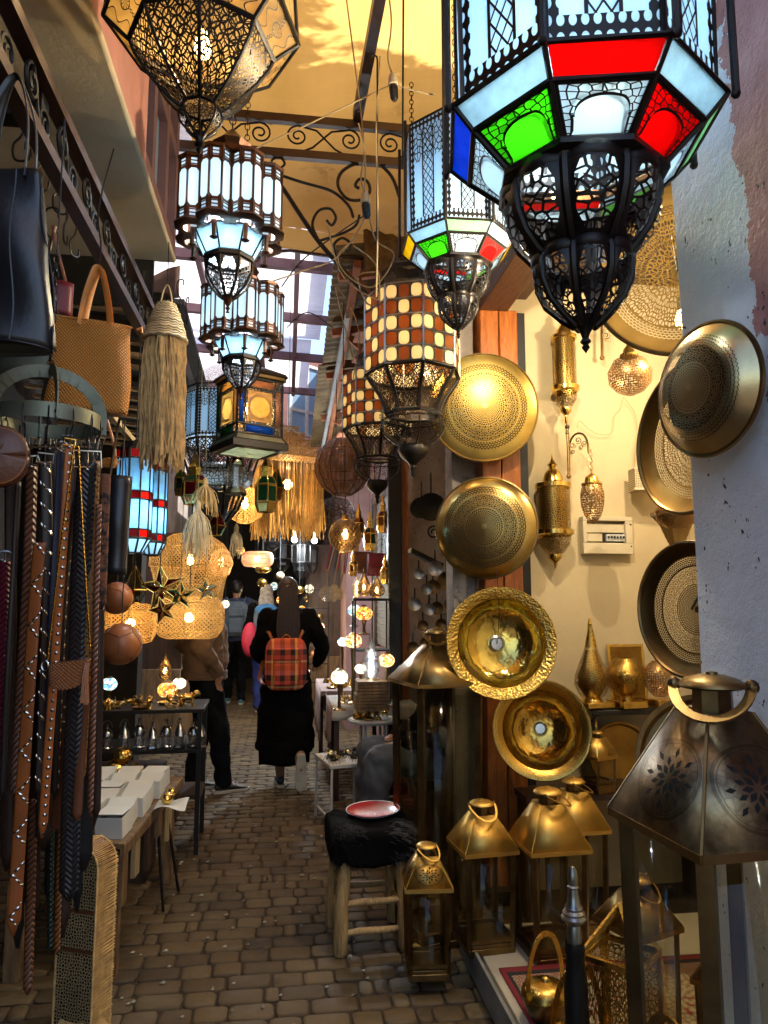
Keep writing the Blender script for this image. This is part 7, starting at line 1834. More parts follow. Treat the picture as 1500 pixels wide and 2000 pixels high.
# ------------------------------------------------------------------ LEFT TABLES
# wooden table with rows of white boxes
ztb = .52; pA, pB = PZ(238, 1640, ztb), PZ(332, 1535, ztb)
t = thing('market_table', 'low plank table of brown timber carrying the white boxes', 'table', (pA.x - .2, pA.y, 0), 0)
rz_ = math.atan2(pB.x - pA.x, pB.y - pA.y); t.rotation_euler = (0, 0, -rz_); Lt = (pB - pA).length + .25
for i in range(5): part(MB().box((.20 - .055 - i * .10 + .03, Lt / 2 - .03, ztb - .012), (.096, Lt, .022)), 'plank', 'table_wood', t, bevel=.002)
part(MB().box((.215, Lt / 2 - .03, ztb - .03), (.02, Lt, .045)), 'edge_board', 'table_wood', t, bevel=.002)
mb = MB()
for i in range(6):
    y = .02 + i * (Lt - .1) / 5; hh_ = (.20, .16, .20, .12, .2, .15)[i]
    part(MB().box((.207 - .004 * (i % 2), y, ztb - .05 - hh_ / 2), (.018, .075, hh_)), 'apron_slat', ('table_wood', 'pale_wood', 'dark_wood')[i % 3], t)
for x in (.17, -.2):
    for y in (.02, Lt - .12): part(MB().box((x, y, ztb / 2 - .02), (.06, .05, ztb - .04)), 'leg', 'table_wood', t, bevel=.003)
part(MB().tube([(.19, .62, ztb - .03), (.24, .62, 0)], .008, 6).tube([(.19, .78, ztb - .03), (.26, .86, 0)], .008, 6), 'iron_prop', 'black_iron', t)
Mt = Matrix.Translation(t.location) @ Matrix.Rotation(-rz_, 4, 'Z')
for j in range(6):
    for i in range(3):
        p = Mt @ Vector((.150 - i * .132 - .014 * (j % 2), .075 + j * .148, ztb + .008))
        b = thing('white_box', 'small open white card box in the rows on the plank table', 'box', p, -rz_ + .045 * ((i * 7 + j * 3) % 5 - 2), group='white card boxes on the plank table', rot=(R(7), 0, -rz_ + .045 * ((i * 7 + j * 3) % 5 - 2)))
        w_, d_, h_ = .110, .112, .085
        part(MB().box((0, 0, .002), (w_, d_, .003)).box((0, -d_ / 2, h_ / 2), (w_, .002, h_)).box((0, d_ / 2, h_ / 2), (w_, .002, h_)).box((-w_ / 2, 0, h_ / 2), (.002, d_ - .004, h_)).box((w_ / 2, 0, h_ / 2), (.002, d_ - .004, h_)), 'tray', 'white_board', b)
        part(MB().box((0, .004, 0), (w_ + .003, d_, .002), Matrix.Translation((0, d_ / 2 - .004, h_ + .002)) @ Matrix.Rotation(R(-6 + (i * 5 + j * 3) % 7 * 3), 4, 'X') @ Matrix.Translation((0, -d_ / 2, 0))), 'lid', 'white_board', b)
p = PZ(318, 1575, .53); t = thing('wrapped_ware', 'gold figurine lying on white wrapping paper at the table corner', 'figurine', (p.x + .02, p.y, .535))
part(MB().ball((0, 0, .03), .03, 12, 8, (.9, 1.6, .9)).ball((.01, .05, .045), .02, 10, 8), 'figure', 'gold', t); part(MB().grid(lambda u, v: ((u - .5) * .14 + .02, (v - .5) * .16, .004 + .012 * math.sin(5 * u) * math.cos(4 * v)), 8, 8), 'paper', 'white_board', t, solid=.001)
for i, (px, py, r_, lb) in enumerate(((240, 1476, 18, 'tallest gold pierced pot behind the white boxes'), (226, 1502, 20, 'gold pierced pot with a wide mouth nearest the boxes'), (262, 1506, 17, 'gold pierced pot at the right of the three'), (204, 1530, 14, 'gold pot partly behind the dark belt'))):
    s_ = 3.95; c = S(px, py, s_); r_ = r_ * s_ / FOC
    L_ = thing('gold_pot', lb, 'pot', c)
    part(MB().lathe([(r_ * .5, -r_ * .8), (r_ * .95, -r_ * .3), (r_, .05 * r_), (r_ * .85, r_ * .5), (r_ * .6, r_ * .7)], 28), 'body', 'hammered_gold', L_); part(MB().lathe([(r_ * .6, r_ * .68), (r_ * .66, r_ * .78), (r_ * .55, r_ * .74), (r_ * .45, 0), (0, -r_ * .5)], 24), 'mouth', 'old_brass', L_)
# dark pot stand under them
pS = S(235, 1530, 3.95); solo(MB().box((pS.x, pS.y, pS.z / 2 - .01), (.36, .30, pS.z - .02)), 'pot_crate', 'dark_wood', 'dark crate under the gold pots', 'crate', bevel=.004)
# iron table with silver lanterns
zs1 = .835; pT = PZ(385, 1382, zs1)
t = thing('iron_table', 'black iron two tier table with brass wares above and silver lanterns below', 'table', (pT.x - .32, pT.y + .16, 0), .03)
zs2 = .60
part(MB().box((0, 0, zs1 - .012), (.72, .44, .022)), 'top', 'black_iron', t, bevel=.003); part(MB().box((0, 0, zs2 - .012), (.70, .42, .018)), 'lower_shelf', 'black_iron', t)
for sx in (-1, 1):
    for sy in (-1, 1): part(MB().box((sx * .335, sy * .2, (zs1 - .02) / 2), (.026, .026, zs1 - .02)), 'leg', 'black_iron', t)
part(MB().box((-.1, .05, .40), (.42, .24, .14)), 'crate', 'dark_wood', t)
part(MB().box((0, .02, .31), (.70, .34, .02)), 'bottom_shelf', 'dark_wood', t)
tc = t.location.copy()
def silver_l(label, px, i, k_):
    s_ = (pT - EYE).dot(Vector((_sa * _cp, _ca * _cp, _sp))) + .0; p = PZ(px, 1452, zs2); p.y = tc.y - .13 - .03 * (i % 2); x = PY(px, 1430, p.y).x
    t = thing('silver_lantern', label, 'lantern', (x, p.y, zs2), i * .7, 'silver tin lanterns in a row on the iron table'); h = .155 + .012 * (i % 3)
    r_ = .037
    part(MB().lathe([(r_ * .9, 0), (r_, .008), (r_ * .9, h * .10)], 8 if k_ else 16), 'base', 'silver', t); part(MB().lathe([(r_ * .82, h * .1), (r_ * .78, h * .42)], 8), 'cage', 'silver_net', t)
    prof = [(r_ * .95, h * .42), (r_ * .9, h * .45), (r_ * .62, h * .66), (r_ * .3, h * .78)] if k_ == 1 else [(r_ * .9, h * .42), (r_ * .95, h * .5), (r_ * .8, h * .66), (r_ * .4, h * .76)]
    part(MB().lathe(prof, 16), 'dome', 'silver', t); part(MB().lathe([(r_ * .25, h * .76), (r_ * .2, h * .95), (r_ * .26, h * .97), (0, h)], 10), 'chimney', 'silver', t)
    part(MB().tube([(r_ * .8 * math.cos(PI * j / 12), 0, h * .8 + r_ * 1.1 * math.sin(PI * j / 12)) for j in range(13)], .0012, 4), 'handle', 'steel', t)
for i, px in enumerate((209, 243, 272, 298, 325, 351, 378, 392)): silver_l('small silver tin lantern standing in the row on the lower tier of the iron table', px, i, i % 2)
heap('the top of the iron table', (tc.x - .32, tc.x + .30, tc.y - .2, tc.y + .12), 34, 21, zs1, 'brass wares on the iron table', ['ring', 'dish', 'ring', 'figure', 'animal'])
a_ = thing('brass_animal', 'largest brass lion figurine at the right corner of the iron table', 'figurine', (pT.x - .07, pT.y + .06, zs1), .25)
mb = MB(); mb.ball((0, 0, .055), .024, 12, 8, (1.9, .8, .85)).ball((.055, 0, .075), .02, 10, 8, (1.1, .9, 1)).ball((.072, 0, .07), .010, 8, 6)
for sx in (-1, 1):
    for sy in (-1, 1): mb.tube([(sx * .034, sy * .012, .05), (sx * .036, sy * .013, .02), (sx * .04, sy * .013, 0)], [.010, .007, .008], 6)
mb.tube([(-.044, 0, .06), (-.065, 0, .07), (-.07, 0, .095)], [.004, .003, .005], 5); part(mb, 'body', 'gold', a_)
mosaic_lamp('amber and black swirl mosaic bowl lamp on the iron table', 327, 1347, 4.75, 19, 'mosaic_amber', zs1, power=.22)
mosaic_lamp('pale blue mosaic globe lamp behind the amber bowl lamp', 350, 1335, 4.95, 13, 'mosaic_white', zs1, power=.2)
mosaic_lamp('blue and white mosaic globe lamp close beside the belts', 214, 1336, 4.6, 15, 'mosaic_blue', zs1, power=.2)
onion('lit slim brass onion lamp behind the mosaic bowl lamp', 323, 1296, 5.0, 13, 60, 'scale_brass', power=1.2)
# straw fringed arched panel standing in front
p = PZ(165, 1992, 0.0); X0, Y0 = S(168, 1800, 2.5).x, S(168, 1800, 2.5).y
t = thing('straw_arch', 'tall arched straw shade with fringed rib and flared skirt standing at lower left', 'shade', (X0, Y0, 0), R(-24)); H_ = S(168, 1648, 2.5).z
aw = .075
def arch(u, w_): # outline up one side, over, down the other
    L1 = H_ - .03 - w_
    if u < .42: return (-w_, .03 + L1 * u / .42)
    if u > .58: return (w_, .03 + L1 * (1 - u) / .42)
    a = PI * (1 - (u - .42) / .16); return (w_ * math.cos(a), .03 + L1 + w_ * math.sin(a))
mb = MB(); mb.grid(lambda u, v: (arch(u, aw)[0], -.05 + .10 * v, arch(u, aw)[1]), 60, 3, uvs=(1.2, .1)); part(mb, 'side_band', 'brown_leather', t, solid=.003, ang=70)  # dark band colour stands in for shade between the fringe strands
pts = [arch(i / 48, aw * .98) for i in range(49)]
mb = MB()
for yy in (-.046, .046): mb.add([(x, yy, z) for x, z in pts], [tuple(range(49))], [[(x, z) for x, z in pts]])
part(mb, 'front_mesh', 'dark_lattice', t)
mb = MB(); rd = random.Random(6)
for i in range(230):
    u = i / 229; x, z = arch(u, aw)
    for q in (0,):
        a = rd.uniform(-.2, .2); mb.tube([(x * 1.01, -.054, z), (x * 1.05, -.01, z + .003 * a), (x * 1.05 + .012 * a, .056, z + .02 * a)], .0016, 4)
part(mb, 'fringe_rib', 'straw', t)['kind'] = 'stuff'
for yy in (-.05, .05): part(MB().tube([(x, yy, z) for x, z in [arch(i / 60, aw * 1.01) for i in range(61)]], .004, 6), 'rim_cord', 'straw', t)
mb = MB()
for i in range(110):
    a = 2 * PI * i / 110; mb.tube([(aw * math.cos(a), .055 * math.sin(a), .07), (aw * 1.15 * math.cos(a), .075 * math.sin(a), .03), (aw * (1.35 + rd.uniform(-.08, .08)) * math.cos(a), .10 * math.sin(a), .0)], .0028, 4)
part(mb, 'skirt', 'straw', t)['kind'] = 'stuff'
for q in (.46, .66): part(MB().box((0, -.049, H_ * q), (aw * 1.9, .004, .010)), 'cross_band', 'brown_leather', t)

# ------------------------------------------------------------------ PEOPLE
FOLD = bpy.data.textures.new('folds', 'CLOUDS'); FOLD.noise_scale = .11; FOLD.noise_depth = 2
def remesh(o, vox, sm=4):
    m = o.modifiers.new('remesh', 'REMESH'); m.mode = 'VOXEL'; m.voxel_size = vox; m.use_smooth_shade = True
    s_ = o.modifiers.new('smooth', 'SMOOTH'); s_.factor = .5; s_.iterations = sm
    if o.name.split('.')[0] in ('coat', 'jacket', 'trousers'):
        d_ = o.modifiers.new('folds', 'DISPLACE'); d_.texture = FOLD; d_.strength = .05; d_.mid_level = .5; d_.texture_coords = 'LOCAL'
    return o
def limb(mb, P_, R_, n=10):
    P_ = [Vector(p) for p in P_]
    for i in range(len(P_) - 1):
        m = 4; a, b = P_[i], P_[i + 1]
        mb.tube([a.lerp(b, j / m) for j in range(m + 1)], [R_[i] + (R_[i + 1] - R_[i]) * j / m for j in range(m + 1)], n)
        mb.ball(b, R_[i + 1], 10, 7)
    mb.ball(P_[0], R_[0], 10, 7)
def loft(mb, secs, n=24):
    """secs: (cx, cy, z, rx, ry)"""
    vs = []; fs = []
    for cx, cy_, z, rx, ry in secs: vs += [(cx + rx * math.cos(2 * PI * i / n), cy_ + ry * math.sin(2 * PI * i / n), z) for i in range(n)]
    for j in range(len(secs) - 1): fs += [(j * n + i, j * n + (i + 1) % n, (j + 1) * n + (i + 1) % n, (j + 1) * n + i) for i in range(n)]
    fs += [tuple(range(n))[::-1], tuple(range((len(secs) - 1) * n, len(secs) * n))]
    mb.add(vs, fs)
def hand(mb, w_, d_, side, curl=.5, th=1):
    """palm and five separate fingers from wrist w_ along d_; side = thumb direction"""
    w_, d_, side = Vector(w_), Vector(d_).normalized(), Vector(side).normalized(); nn = d_.cross(side).normalized()
    mb.tube([w_, w_ + d_ * .035, w_ + d_ * .085], [.024, .036, .036], 10, flat=.5)
    for i, l in enumerate((.07, .08, .074, .058)):
        b = w_ + d_ * .083 + side * (.027 - .018 * i); k_ = curl
        mb.tube([b, b + (d_ * math.cos(.5 * k_) + nn * math.sin(.5 * k_)) * l * .45, b + d_ * l * (.45 * math.cos(.5 * k_) + .3 * math.cos(1.3 * k_)) + nn * l * (.45 * math.sin(.5 * k_) + .3 * math.sin(1.3 * k_)), b + d_ * l * (.45 * math.cos(.5 * k_) + .3 * math.cos(1.3 * k_) + .2 * math.cos(2 * k_)) + nn * l * (.45 * math.sin(.5 * k_) + .3 * math.sin(1.3 * k_) + .2 * math.sin(2 * k_))], [.0085, .008, .0075, .006], 7)
    b = w_ + d_ * .03 + side * .03; mb.tube([b, b + side * .028 + d_ * .022 + nn * .008, b + side * .036 + d_ * .05 + nn * .018], [.011, .0095, .007], 7)
def shoe(parent, a, toe, up=(0, 0, 1), mat='shoe_dark', sole='shoe_white', L_=.27):
    """shoe from heel point a toward toe direction"""
    a, d_ = Vector(a), Vector(toe).normalized(); u = Vector(up).normalized(); s_ = d_.cross(u).normalized()
    M = Matrix((d_, -s_, u)).transposed().to_4x4(); M.translation = a
    mb = MB(); secs = [(0, .032, .02, .072), (.05, .036, .02, .085), (.10, .036, .02, .080), (.16, .042, .018, .062), (.22, .044, .016, .046), (.26, .034, .016, .034), (.275, .012, .016, .024)]
    n = 14; vs = []; fs = []
    for x, w_, z0, h in secs: vs += [(x - .04, w_ * math.cos(2 * PI * i / n), z0 + (h - z0) * .5 + (h - z0) * .5 * math.sin(2 * PI * i / n)) for i in range(n)]
    for j in range(len(secs) - 1): fs += [(j * n + i, j * n + (i + 1) % n, (j + 1) * n + (i + 1) % n, (j + 1) * n + i) for i in range(n)]
    fs += [tuple(range(n))[::-1], tuple(range((len(secs) - 1) * n, len(secs) * n))]
    o = part(MB().add(vs, fs, None, 0, M), 'shoe', mat, parent, sub=1)
    out = [(-.045, -.03), (.06, -.04), (.15, -.046), (.21, -.042), (.24, -.016), (.24, .016), (.21, .042), (.15, .046), (.06, .04), (-.045, .03), (-.055, 0)]
    part(MB().slab(out, .024, M @ Matrix.Translation((0, 0, .012))), 'sole', sole, o, bevel=.004)
    for i in range(3): part(MB().tube([(.08 + .03 * i, -.026, .074 - .012 * i), (.085 + .03 * i, 0, .086 - .012 * i), (.08 + .03 * i, .026, .074 - .012 * i)], .0035, 5, M=M), 'lace', sole, o)
def body(root, J, vox=.012, face=1, skin='skin'):
    """one continuous body grown over the joints J; y+ is forward"""
    mb = MB()
    pv, ch, nk, hd = Vector(J['pelvis']), Vector(J['chest']), Vector(J['neck']), Vector(J['head'])
    limb(mb, [pv, pv.lerp(ch, .5), ch], [.115, .105, .125], 14); limb(mb, [ch + Vector((-.10, 0, .06)), ch + Vector((.10, 0, .06))], [.075, .075]); limb(mb, [ch + Vector((0, 0, .08)), nk, hd + Vector((0, -.01, -.06))], [.07, .052, .055])
    mb.ball(hd, .1, 18, 14, (.78, .95, 1.18)); mb.ball(hd + Vector((0, .045, -.06)), .055, 12, 9, (1, .9, .85))
    mb.ball(hd + Vector((0, .098, -.015)), .016, 8, 6, (.8, 1, 1.5)); mb.ball(hd + Vector((0, .088, -.058)), .02, 8, 6, (1.2, .5, .4)); mb.ball(hd + Vector((0, .086, .022)), .02, 8, 6, (2.4, .6, .5))
    for sg in (-1, 1): mb.ball(hd + Vector((sg * .08, -.005, -.01)), .024, 8, 6, (.4, .8, 1.3))
    for sd, sg in (('l', -1), ('r', 1)):
        sh, el, wr = J['sh' + sd], J['el' + sd], J['wr' + sd]; hp, kn, an = J['hip' + sd], J['kn' + sd], J['an' + sd]
        limb(mb, [sh, el, wr], [.055, .042, .028]); hand(mb, wr, J.get('hd' + sd, Vector(wr) - Vector(el)), J.get('th' + sd, (-sg * .3, 1, 0)), .6)
        limb(mb, [hp, kn, an], [.088, .058, .038]); limb(mb, [an, Vector(an) + Vector(J.get('toe' + sd, (0, .08, -.05)))], [.034, .024])
    o = remesh(part(mb, 'body', skin, root), vox, 3)
    for sg in (-1, 1): part(MB().ball(hd + Vector((sg * .032, .088, .0)), .011, 8, 6), 'eye', 'shoe_white', root)
    return o
def joints(H=1.68, step=.0, **kw):
    s_ = H / 1.7
    J = dict(pelvis=(0, 0, .94), chest=(0, 0, 1.28), neck=(0, -.01, 1.45), head=(0, .015, 1.585), shl=(-.175, 0, 1.38), shr=(.175, 0, 1.38), ell=(-.24, -.03, 1.10), elr=(.24, -.03, 1.10), wrl=(-.24, .06, .86), wrr=(.24, .06, .86),
             hipl=(-.09, 0, .90), hipr=(.09, 0, .90), knl=(-.09, .02 + step, .50), knr=(.09, .02 - step * .3, .50), anl=(-.09, step, .09), anr=(.09, -step, .09))
    J.update(kw); return {k_: tuple(c * s_ for c in v) for k_, v in J.items()}
def pack(root, c, w_, h_, d_, mat, trim, tilt=0.0, pocket=True, name='backpack'):
    """soft rucksack centred at c on the back (y- side)"""
    c = Vector(c)
    mb = MB(); mb.grid(lambda u, v: (lambda a, b: (c.x + math.copysign(abs(math.cos(a)) ** .5, math.cos(a)) * w_ * .5 * math.cos(b) ** .35, c.y + math.copysign(abs(math.sin(a)) ** .5, math.sin(a)) * d_ * .5 * math.cos(b) ** .35, c.z + h_ * .5 * math.copysign(abs(math.sin(b)) ** .6, math.sin(b))))(2 * PI * u, PI * (v - .5) * .999), 36, 18)
    o = part(mb, name, mat, root, ang=180)
    y0 = c.y - d_ * .5
    if pocket:
        part(MB().box((c.x, y0 - .012, c.z - h_ * .18), (w_ * .62, .05, h_ * .42)), 'pocket', mat, o, bevel=.015)
        part(MB().box((c.x, y0 - .014, c.z + h_ * .20), (w_ * .66, .03, h_ * .24)), 'flap', mat, o, bevel=.012)
    mb = MB()
    for x in (-.32, .32): mb.bar((c.x + x * w_, y0 - .03, c.z + h_ * .3), (c.x + x * w_ * .9, y0 - .04, c.z - h_ * .36), .012, .004)
    mb.tube(curve3([(c.x - .04, c.y, c.z + h_ * .48), (c.x, c.y, c.z + h_ * .56), (c.x + .04, c.y, c.z + h_ * .48)], 4), .006, 5)
    part(mb, 'webbing', trim, o)
    for sg in (-1, 1): part(MB().tube(curve3([(c.x + sg * w_ * .32, c.y + d_ * .4, c.z + h_ * .44), (c.x + sg * .14, c.y + d_ * .6, c.z + h_ * .62), (c.x + sg * .14, c.y + d_ * .6 + .22, c.z + h_ * .3), (c.x + sg * .19, c.y + d_ * .5 + .1, c.z - h_ * .3), (c.x + sg * w_ * .45, c.y + d_ * .3, c.z - h_ * .4)], 5), .016, 6, flat=.35), 'strap', trim, o)
    return o
# woman in black with the plaid pack
p = PZ(556, 1540, 0)
t = thing('person', 'long haired person in a long black coat walking away with a plaid orange backpack', 'person', (p.x, p.y, 0), R(4))
J = joints(1.66, .0, elr=(.30, -.02, 1.12), wrr=(.26, .17, .98), ell=(-.24, .0, 1.10), wrl=(-.20, .20, 1.0), knr=(.10, -.02, .50), anr=(.10, -.30, .22), toer=(0, .01, -.03), anl=(-.03, .10, .09), knl=(-.08, .10, .50))
body(t, J, .013)
mb = MB(); loft(mb, [(.0, -.01, .30, .235, .24), (.0, -.01, .5, .225, .21), (0, -.01, .8, .20, .165), (0, 0, .98, .175, .13), (0, 0, 1.15, .18, .125), (0, 0, 1.26, .20, .125), (0, 0, 1.34, .19, .11), (0, -.005, 1.41, .10, .085), (0, -.01, 1.45, .07, .07)])
for sd in 'lr': limb(mb, [J['sh' + sd], J['el' + sd], Vector(J['el' + sd]).lerp(Vector(J['wr' + sd]), .92)], [.076, .062, .048])
coat = remesh(part(mb, 'coat', 'black_wool', t), .016, 4)
part(MB().grid(lambda u, v: (-.02 + .20 * math.cos(PI * u) * -1 * (1 - .05 * v), -.20 - .04 * math.sin(PI * u), .40 - .17 * v + .01 * math.sin(9 * u)), 16, 5), 'skirt_hem', 'black_wool', t, solid=.006)
mb = MB(); hd = Vector(J['head'])
mb.ball(hd + Vector((0, -.018, .012)), .104, 16, 12, (.84, .95, 1.1)); loft(mb, [(.02, -.125, 1.16, .025, .012), (0, -.13, 1.26, .058, .018), (0, -.105, 1.35, .075, .028), (0, -.06, 1.43, .078, .04), (0, -.045, 1.50, .075, .055), (0, -.02, 1.58, .06, .05)])
hr = remesh(part(mb, 'hair', 'brown_hair', t), .012, 3)
mb = MB(); rd = random.Random(2)
for i in range(260):
    x = rd.uniform(-.082, .082); y = -.135 - .02 * math.cos(x * 14) + rd.uniform(-.006, .012)
    mb.tube(curve3([(x * .7, y + .035, 1.60 + rd.uniform(-.03, .02)), (x, y + .015, 1.42), (x * 1.05 + rd.uniform(-.01, .01), y + .004, 1.24), (x * .8 + rd.uniform(-.03, .03), y + .005, 1.12 + rd.uniform(-.08, .12))], 4), .0028, 4, cap=False)
part(mb, 'strands', 'brown_hair', hr)['kind'] = 'stuff'
part(MB().tube([(-.02, -.125, 1.585), (0, -.132, 1.60), (.02, -.125, 1.59)], .004, 5), 'hair_clip', 'silver', t)
pack(t, (-.02, -.195, .985), .325, .40, .15, 'plaid', 'tan_leather')
shoe(t, (.075, -.375, .12), (0, -.10, .0), mat='shoe_dark') if False else None
shoe(t, Vector(J['anr']) + Vector((0, -.045, .06)), (.02, .22, -.97), (0, 1, .25), 'shoe_dark', 'shoe_white')
shoe(t, (-.03, .06, 0), (0, 1, 0), (0, 0, 1), 'shoe_dark', 'shoe_white')
# man in the brown jacket
p = PZ(402, 1548, 0)
t = thing('person', 'person in a brown jacket and dark trousers standing with a hand in the pocket', 'person', (p.x - .04, p.y + .02, 0), R(-70))
J = joints(1.74, 0, pelvis=(0, -.02, .94), wrr=(.205, .05, .90), elr=(.27, -.10, 1.10), ell=(-.27, -.10, 1.10), wrl=(-.20, .06, .90), anr=(.10, .14, .09), knr=(.10, .10, .5), anl=(-.09, -.04, .09), hdr=(-.25, .12, -.95), hdl=(.25, .12, -.95))
body(t, J, .013)
mb = MB(); loft(mb, [(0, 0, .88, .19, .15), (0, 0, .93, .205, .165), (0, .01, 1.05, .215, .175), (0, 0, 1.2, .22, .165), (0, 0, 1.34, .215, .14), (0, 0, 1.44, .12, .10), (0, -.01, 1.50, .075, .075)])
for sd in 'lr': limb(mb, [J['sh' + sd], J['el' + sd], Vector(J['el' + sd]).lerp(Vector(J['wr' + sd]), .93)], [.09, .076, .056])
remesh(part(mb, 'jacket', 'brown_jacket', t), .014, 3)
mb = MB()
for q in range(5): mb.tube([(.205 * math.cos(a), .17 * math.sin(a), .875 + .012 * q) for a in (2 * PI * i / 30 for i in range(30))], .008, 5, closed=True)
part(mb, 'waist_rib', 'brown_jacket', t)
mb = MB()
for sd in 'lr': limb(mb, [J['hip' + sd], J['kn' + sd], Vector(J['an' + sd]) + Vector((0, 0, .0))], [.112, .082, .068])
limb(mb, [(-.08, 0, .92), (.08, 0, .92)], [.12, .12]); remesh(part(mb, 'trousers', 'dark_trousers', t), .014, 3)
part(MB().ball(Vector(J['head']) + Vector((0, -.02, .03)), .106, 16, 12, (.85, .98, 1.0)), 'hair', 'black_hair', t)
for sd in 'lr': a = J['an' + sd]; shoe(t, (a[0], a[1] - .03, 0), (0, 1, 0), (0, 0, 1), 'shoe_dark', 'shoe_white')
# two walkers further down
def walker(label, px, py, H, rz, top, legs, hair, packmat, packtrim, hairlen=0, shoe_m='shoe_dark', bagcol=None, hood=False):
    p = PZ(px, py, 0); t = thing('person', label, 'person', (p.x, p.y, 0), rz)
    J = joints(H, .10); body(t, J, .016); s_ = H / 1.7
    mb = MB(); loft(mb, [(0, 0, .86 * s_, .19, .14), (0, 0, 1.0 * s_, .185, .135), (0, 0, 1.2 * s_, .205, .135), (0, 0, 1.36 * s_, .20, .12), (0, 0, 1.45 * s_, .09, .08)])
    for sd in 'lr': limb(mb, [J['sh' + sd], J['el' + sd], Vector(J['el' + sd]).lerp(Vector(J['wr' + sd]), .92)], [.084, .07, .05])
    remesh(part(mb, 'jacket', top, t), .018, 3)
    mb = MB()
    for sd in 'lr': limb(mb, [J['hip' + sd], J['kn' + sd], J['an' + sd]], [.11, .078, .062])
    limb(mb, [(-.08, 0, .91 * s_), (.08, 0, .91 * s_)], [.115, .115]); remesh(part(mb, 'trousers', legs, t), .018, 3)
    hd = Vector(J['head']); mb = MB(); mb.ball(hd + Vector((0, -.02, .025)), .107, 16, 12, (.86, .98, 1.02))
    if hairlen: loft(mb, [(0, -.085, hd.z - hairlen, .07, .03), (0, -.085, hd.z - hairlen * .6, .11, .04), (0, -.07, hd.z - .1, .11, .05), (0, -.03, hd.z + .02, .08, .06)])
    remesh(part(mb, 'hair', hair, t), .016, 2)
    pack(t, (0, -.22, 1.17 * s_), .33, .50, .2, packmat, packtrim)
    if bagcol: part(MB().ball((-.20, -.26, .98 * s_), .15, 16, 12, (.75, .8, 1.5)), 'red_bag', bagcol, t)
    for sd in 'lr': a = J['an' + sd]; shoe(t, (a[0], a[1] - .03, 0), (0, 1, 0), (0, 0, 1), shoe_m, 'shoe_white')
    return t
walker('dark haired person in navy with a slate blue backpack walking ahead', 457, 1374, 1.76, R(4), 'navy_cloth', 'dark_trousers', 'black_hair', 'slate_cloth', 'slate_cloth', 0, 'shoe_teal')
walker('grey haired person with a bright blue topped rucksack and a crimson bag', 516, 1392, 1.68, R(2), 'black_wool', 'blue_jeans', 'grey_hair', 'slate_cloth', 'black_paint', .26, 'shoe_dark', 'crimson_cloth')
part(MB().ball((0, -.235, 1.34), .15, 18, 10, (1.05, .75, .62)), 'pack_lid', 'blue_cloth', bpy.data.objects.get('person.003') or t)
# seated vendor behind the stool
p = S(735, 1475, 4.35)
t = thing('person', 'seated person in grey jeans and dark jacket behind the tall glass lantern', 'person', (p.x + .42, p.y + .10, 0), R(96))
J = dict(pelvis=(0, 0, .50), chest=(-.02, -.05, .84), neck=(0, -.03, 1.0), head=(0, -.01, 1.13), shl=(-.17, -.05, .93), shr=(.17, -.05, .93), ell=(-.24, .06, .68), elr=(.24, .06, .68), wrl=(-.12, .26, .62), wrr=(.12, .26, .62), hipl=(-.09, .02, .48), hipr=(.09, .02, .48), knl=(-.11, .43, .53), knr=(.11, .43, .53), anl=(-.11, .46, .09), anr=(.11, .44, .09))
body(t, J, .014)
mb = MB(); loft(mb, [(0, 0, .44, .19, .15), (0, -.01, .62, .19, .15), (0, -.04, .8, .205, .14), (0, -.05, .92, .19, .12), (0, -.03, 1.0, .08, .08)])
for sd in 'lr': limb(mb, [J['sh' + sd], J['el' + sd], Vector(J['el' + sd]).lerp(Vector(J['wr' + sd]), .92)], [.085, .07, .052])
remesh(part(mb, 'jacket', 'black_wool', t), .016, 3)
mb = MB()
for sd in 'lr': limb(mb, [J['hip' + sd], J['kn' + sd], J['an' + sd]], [.112, .092, .082])
limb(mb, [(-.08, 0, .48), (.08, 0, .48)], [.12, .12]); remesh(part(mb, 'trousers', 'grey_jeans', t), .015, 3)
part(MB().ball(Vector(J['head']) + Vector((0, -.02, .03)), .106, 14, 10, (.86, .98, 1)), 'hair', 'black_hair', t)
for sd in 'lr': a = J['an' + sd]; shoe(t, (a[0], a[1] - .03, 0), (0, 1, 0))
solo(MB().box((p.x + .44, p.y + .1, .17), (.34, .34, .34)), 'crate_seat', 'dark_wood', 'dark wooden crate on which the vendor sits', 'crate', bevel=.006)

# ------------------------------------------------------------------ FAR END AND OVERHEAD ODDS
def far_stall(label, X, Y, w_, d_, seed):
    t = thing('far_stall', label, 'stall', (X, Y, 0)); rd = random.Random(seed)
    part(MB().box((0, 0, .38), (w_, d_, .76)), 'counter', 'table_wood', t, bevel=.01)
    for q in range(4): part(MB().box((0, 0, 1.0 + .34 * q), (w_, d_ * .96, .025)), 'shelf', 'dark_wood', t)
    for sy in (-1, 1): part(MB().box((0, sy * d_ * .48, 1.1), (w_, .03, 2.2)), 'side_board', 'dark_wood', t)
    for q in range(34):
        z = .76 + .0 if q % 5 == 0 else 1.012 + .34 * (q % 5 - 1); r_ = rd.uniform(.04, .09)
        part(MB().lathe([(0, 0), (r_ * .6, 0), (r_, r_ * .7), (r_ * .5, r_ * 1.5), (r_ * .2, r_ * 2.1), (0, r_ * 2.3)], 12), 'ware', ('gold', 'brass', 'silver', 'red_plate', 'tan_leather', 'blue_cloth', 'terracotta', 'pale_straw')[rd.randrange(8)], t, loc=(rd.uniform(-.35, .35) * w_, rd.uniform(-.44, .44) * d_, z))
far_stall('crowded stall of brass and coloured wares far down on the left', -1.30, 8.8, .42, 1.8, 1)
far_stall('second crowded stall of wares deeper on the left', -1.25, 11.0, .42, 1.8, 2)
far_stall('crowded stall of wares far down on the right behind the wire rack', .50, 10.4, .42, 2.0, 3)
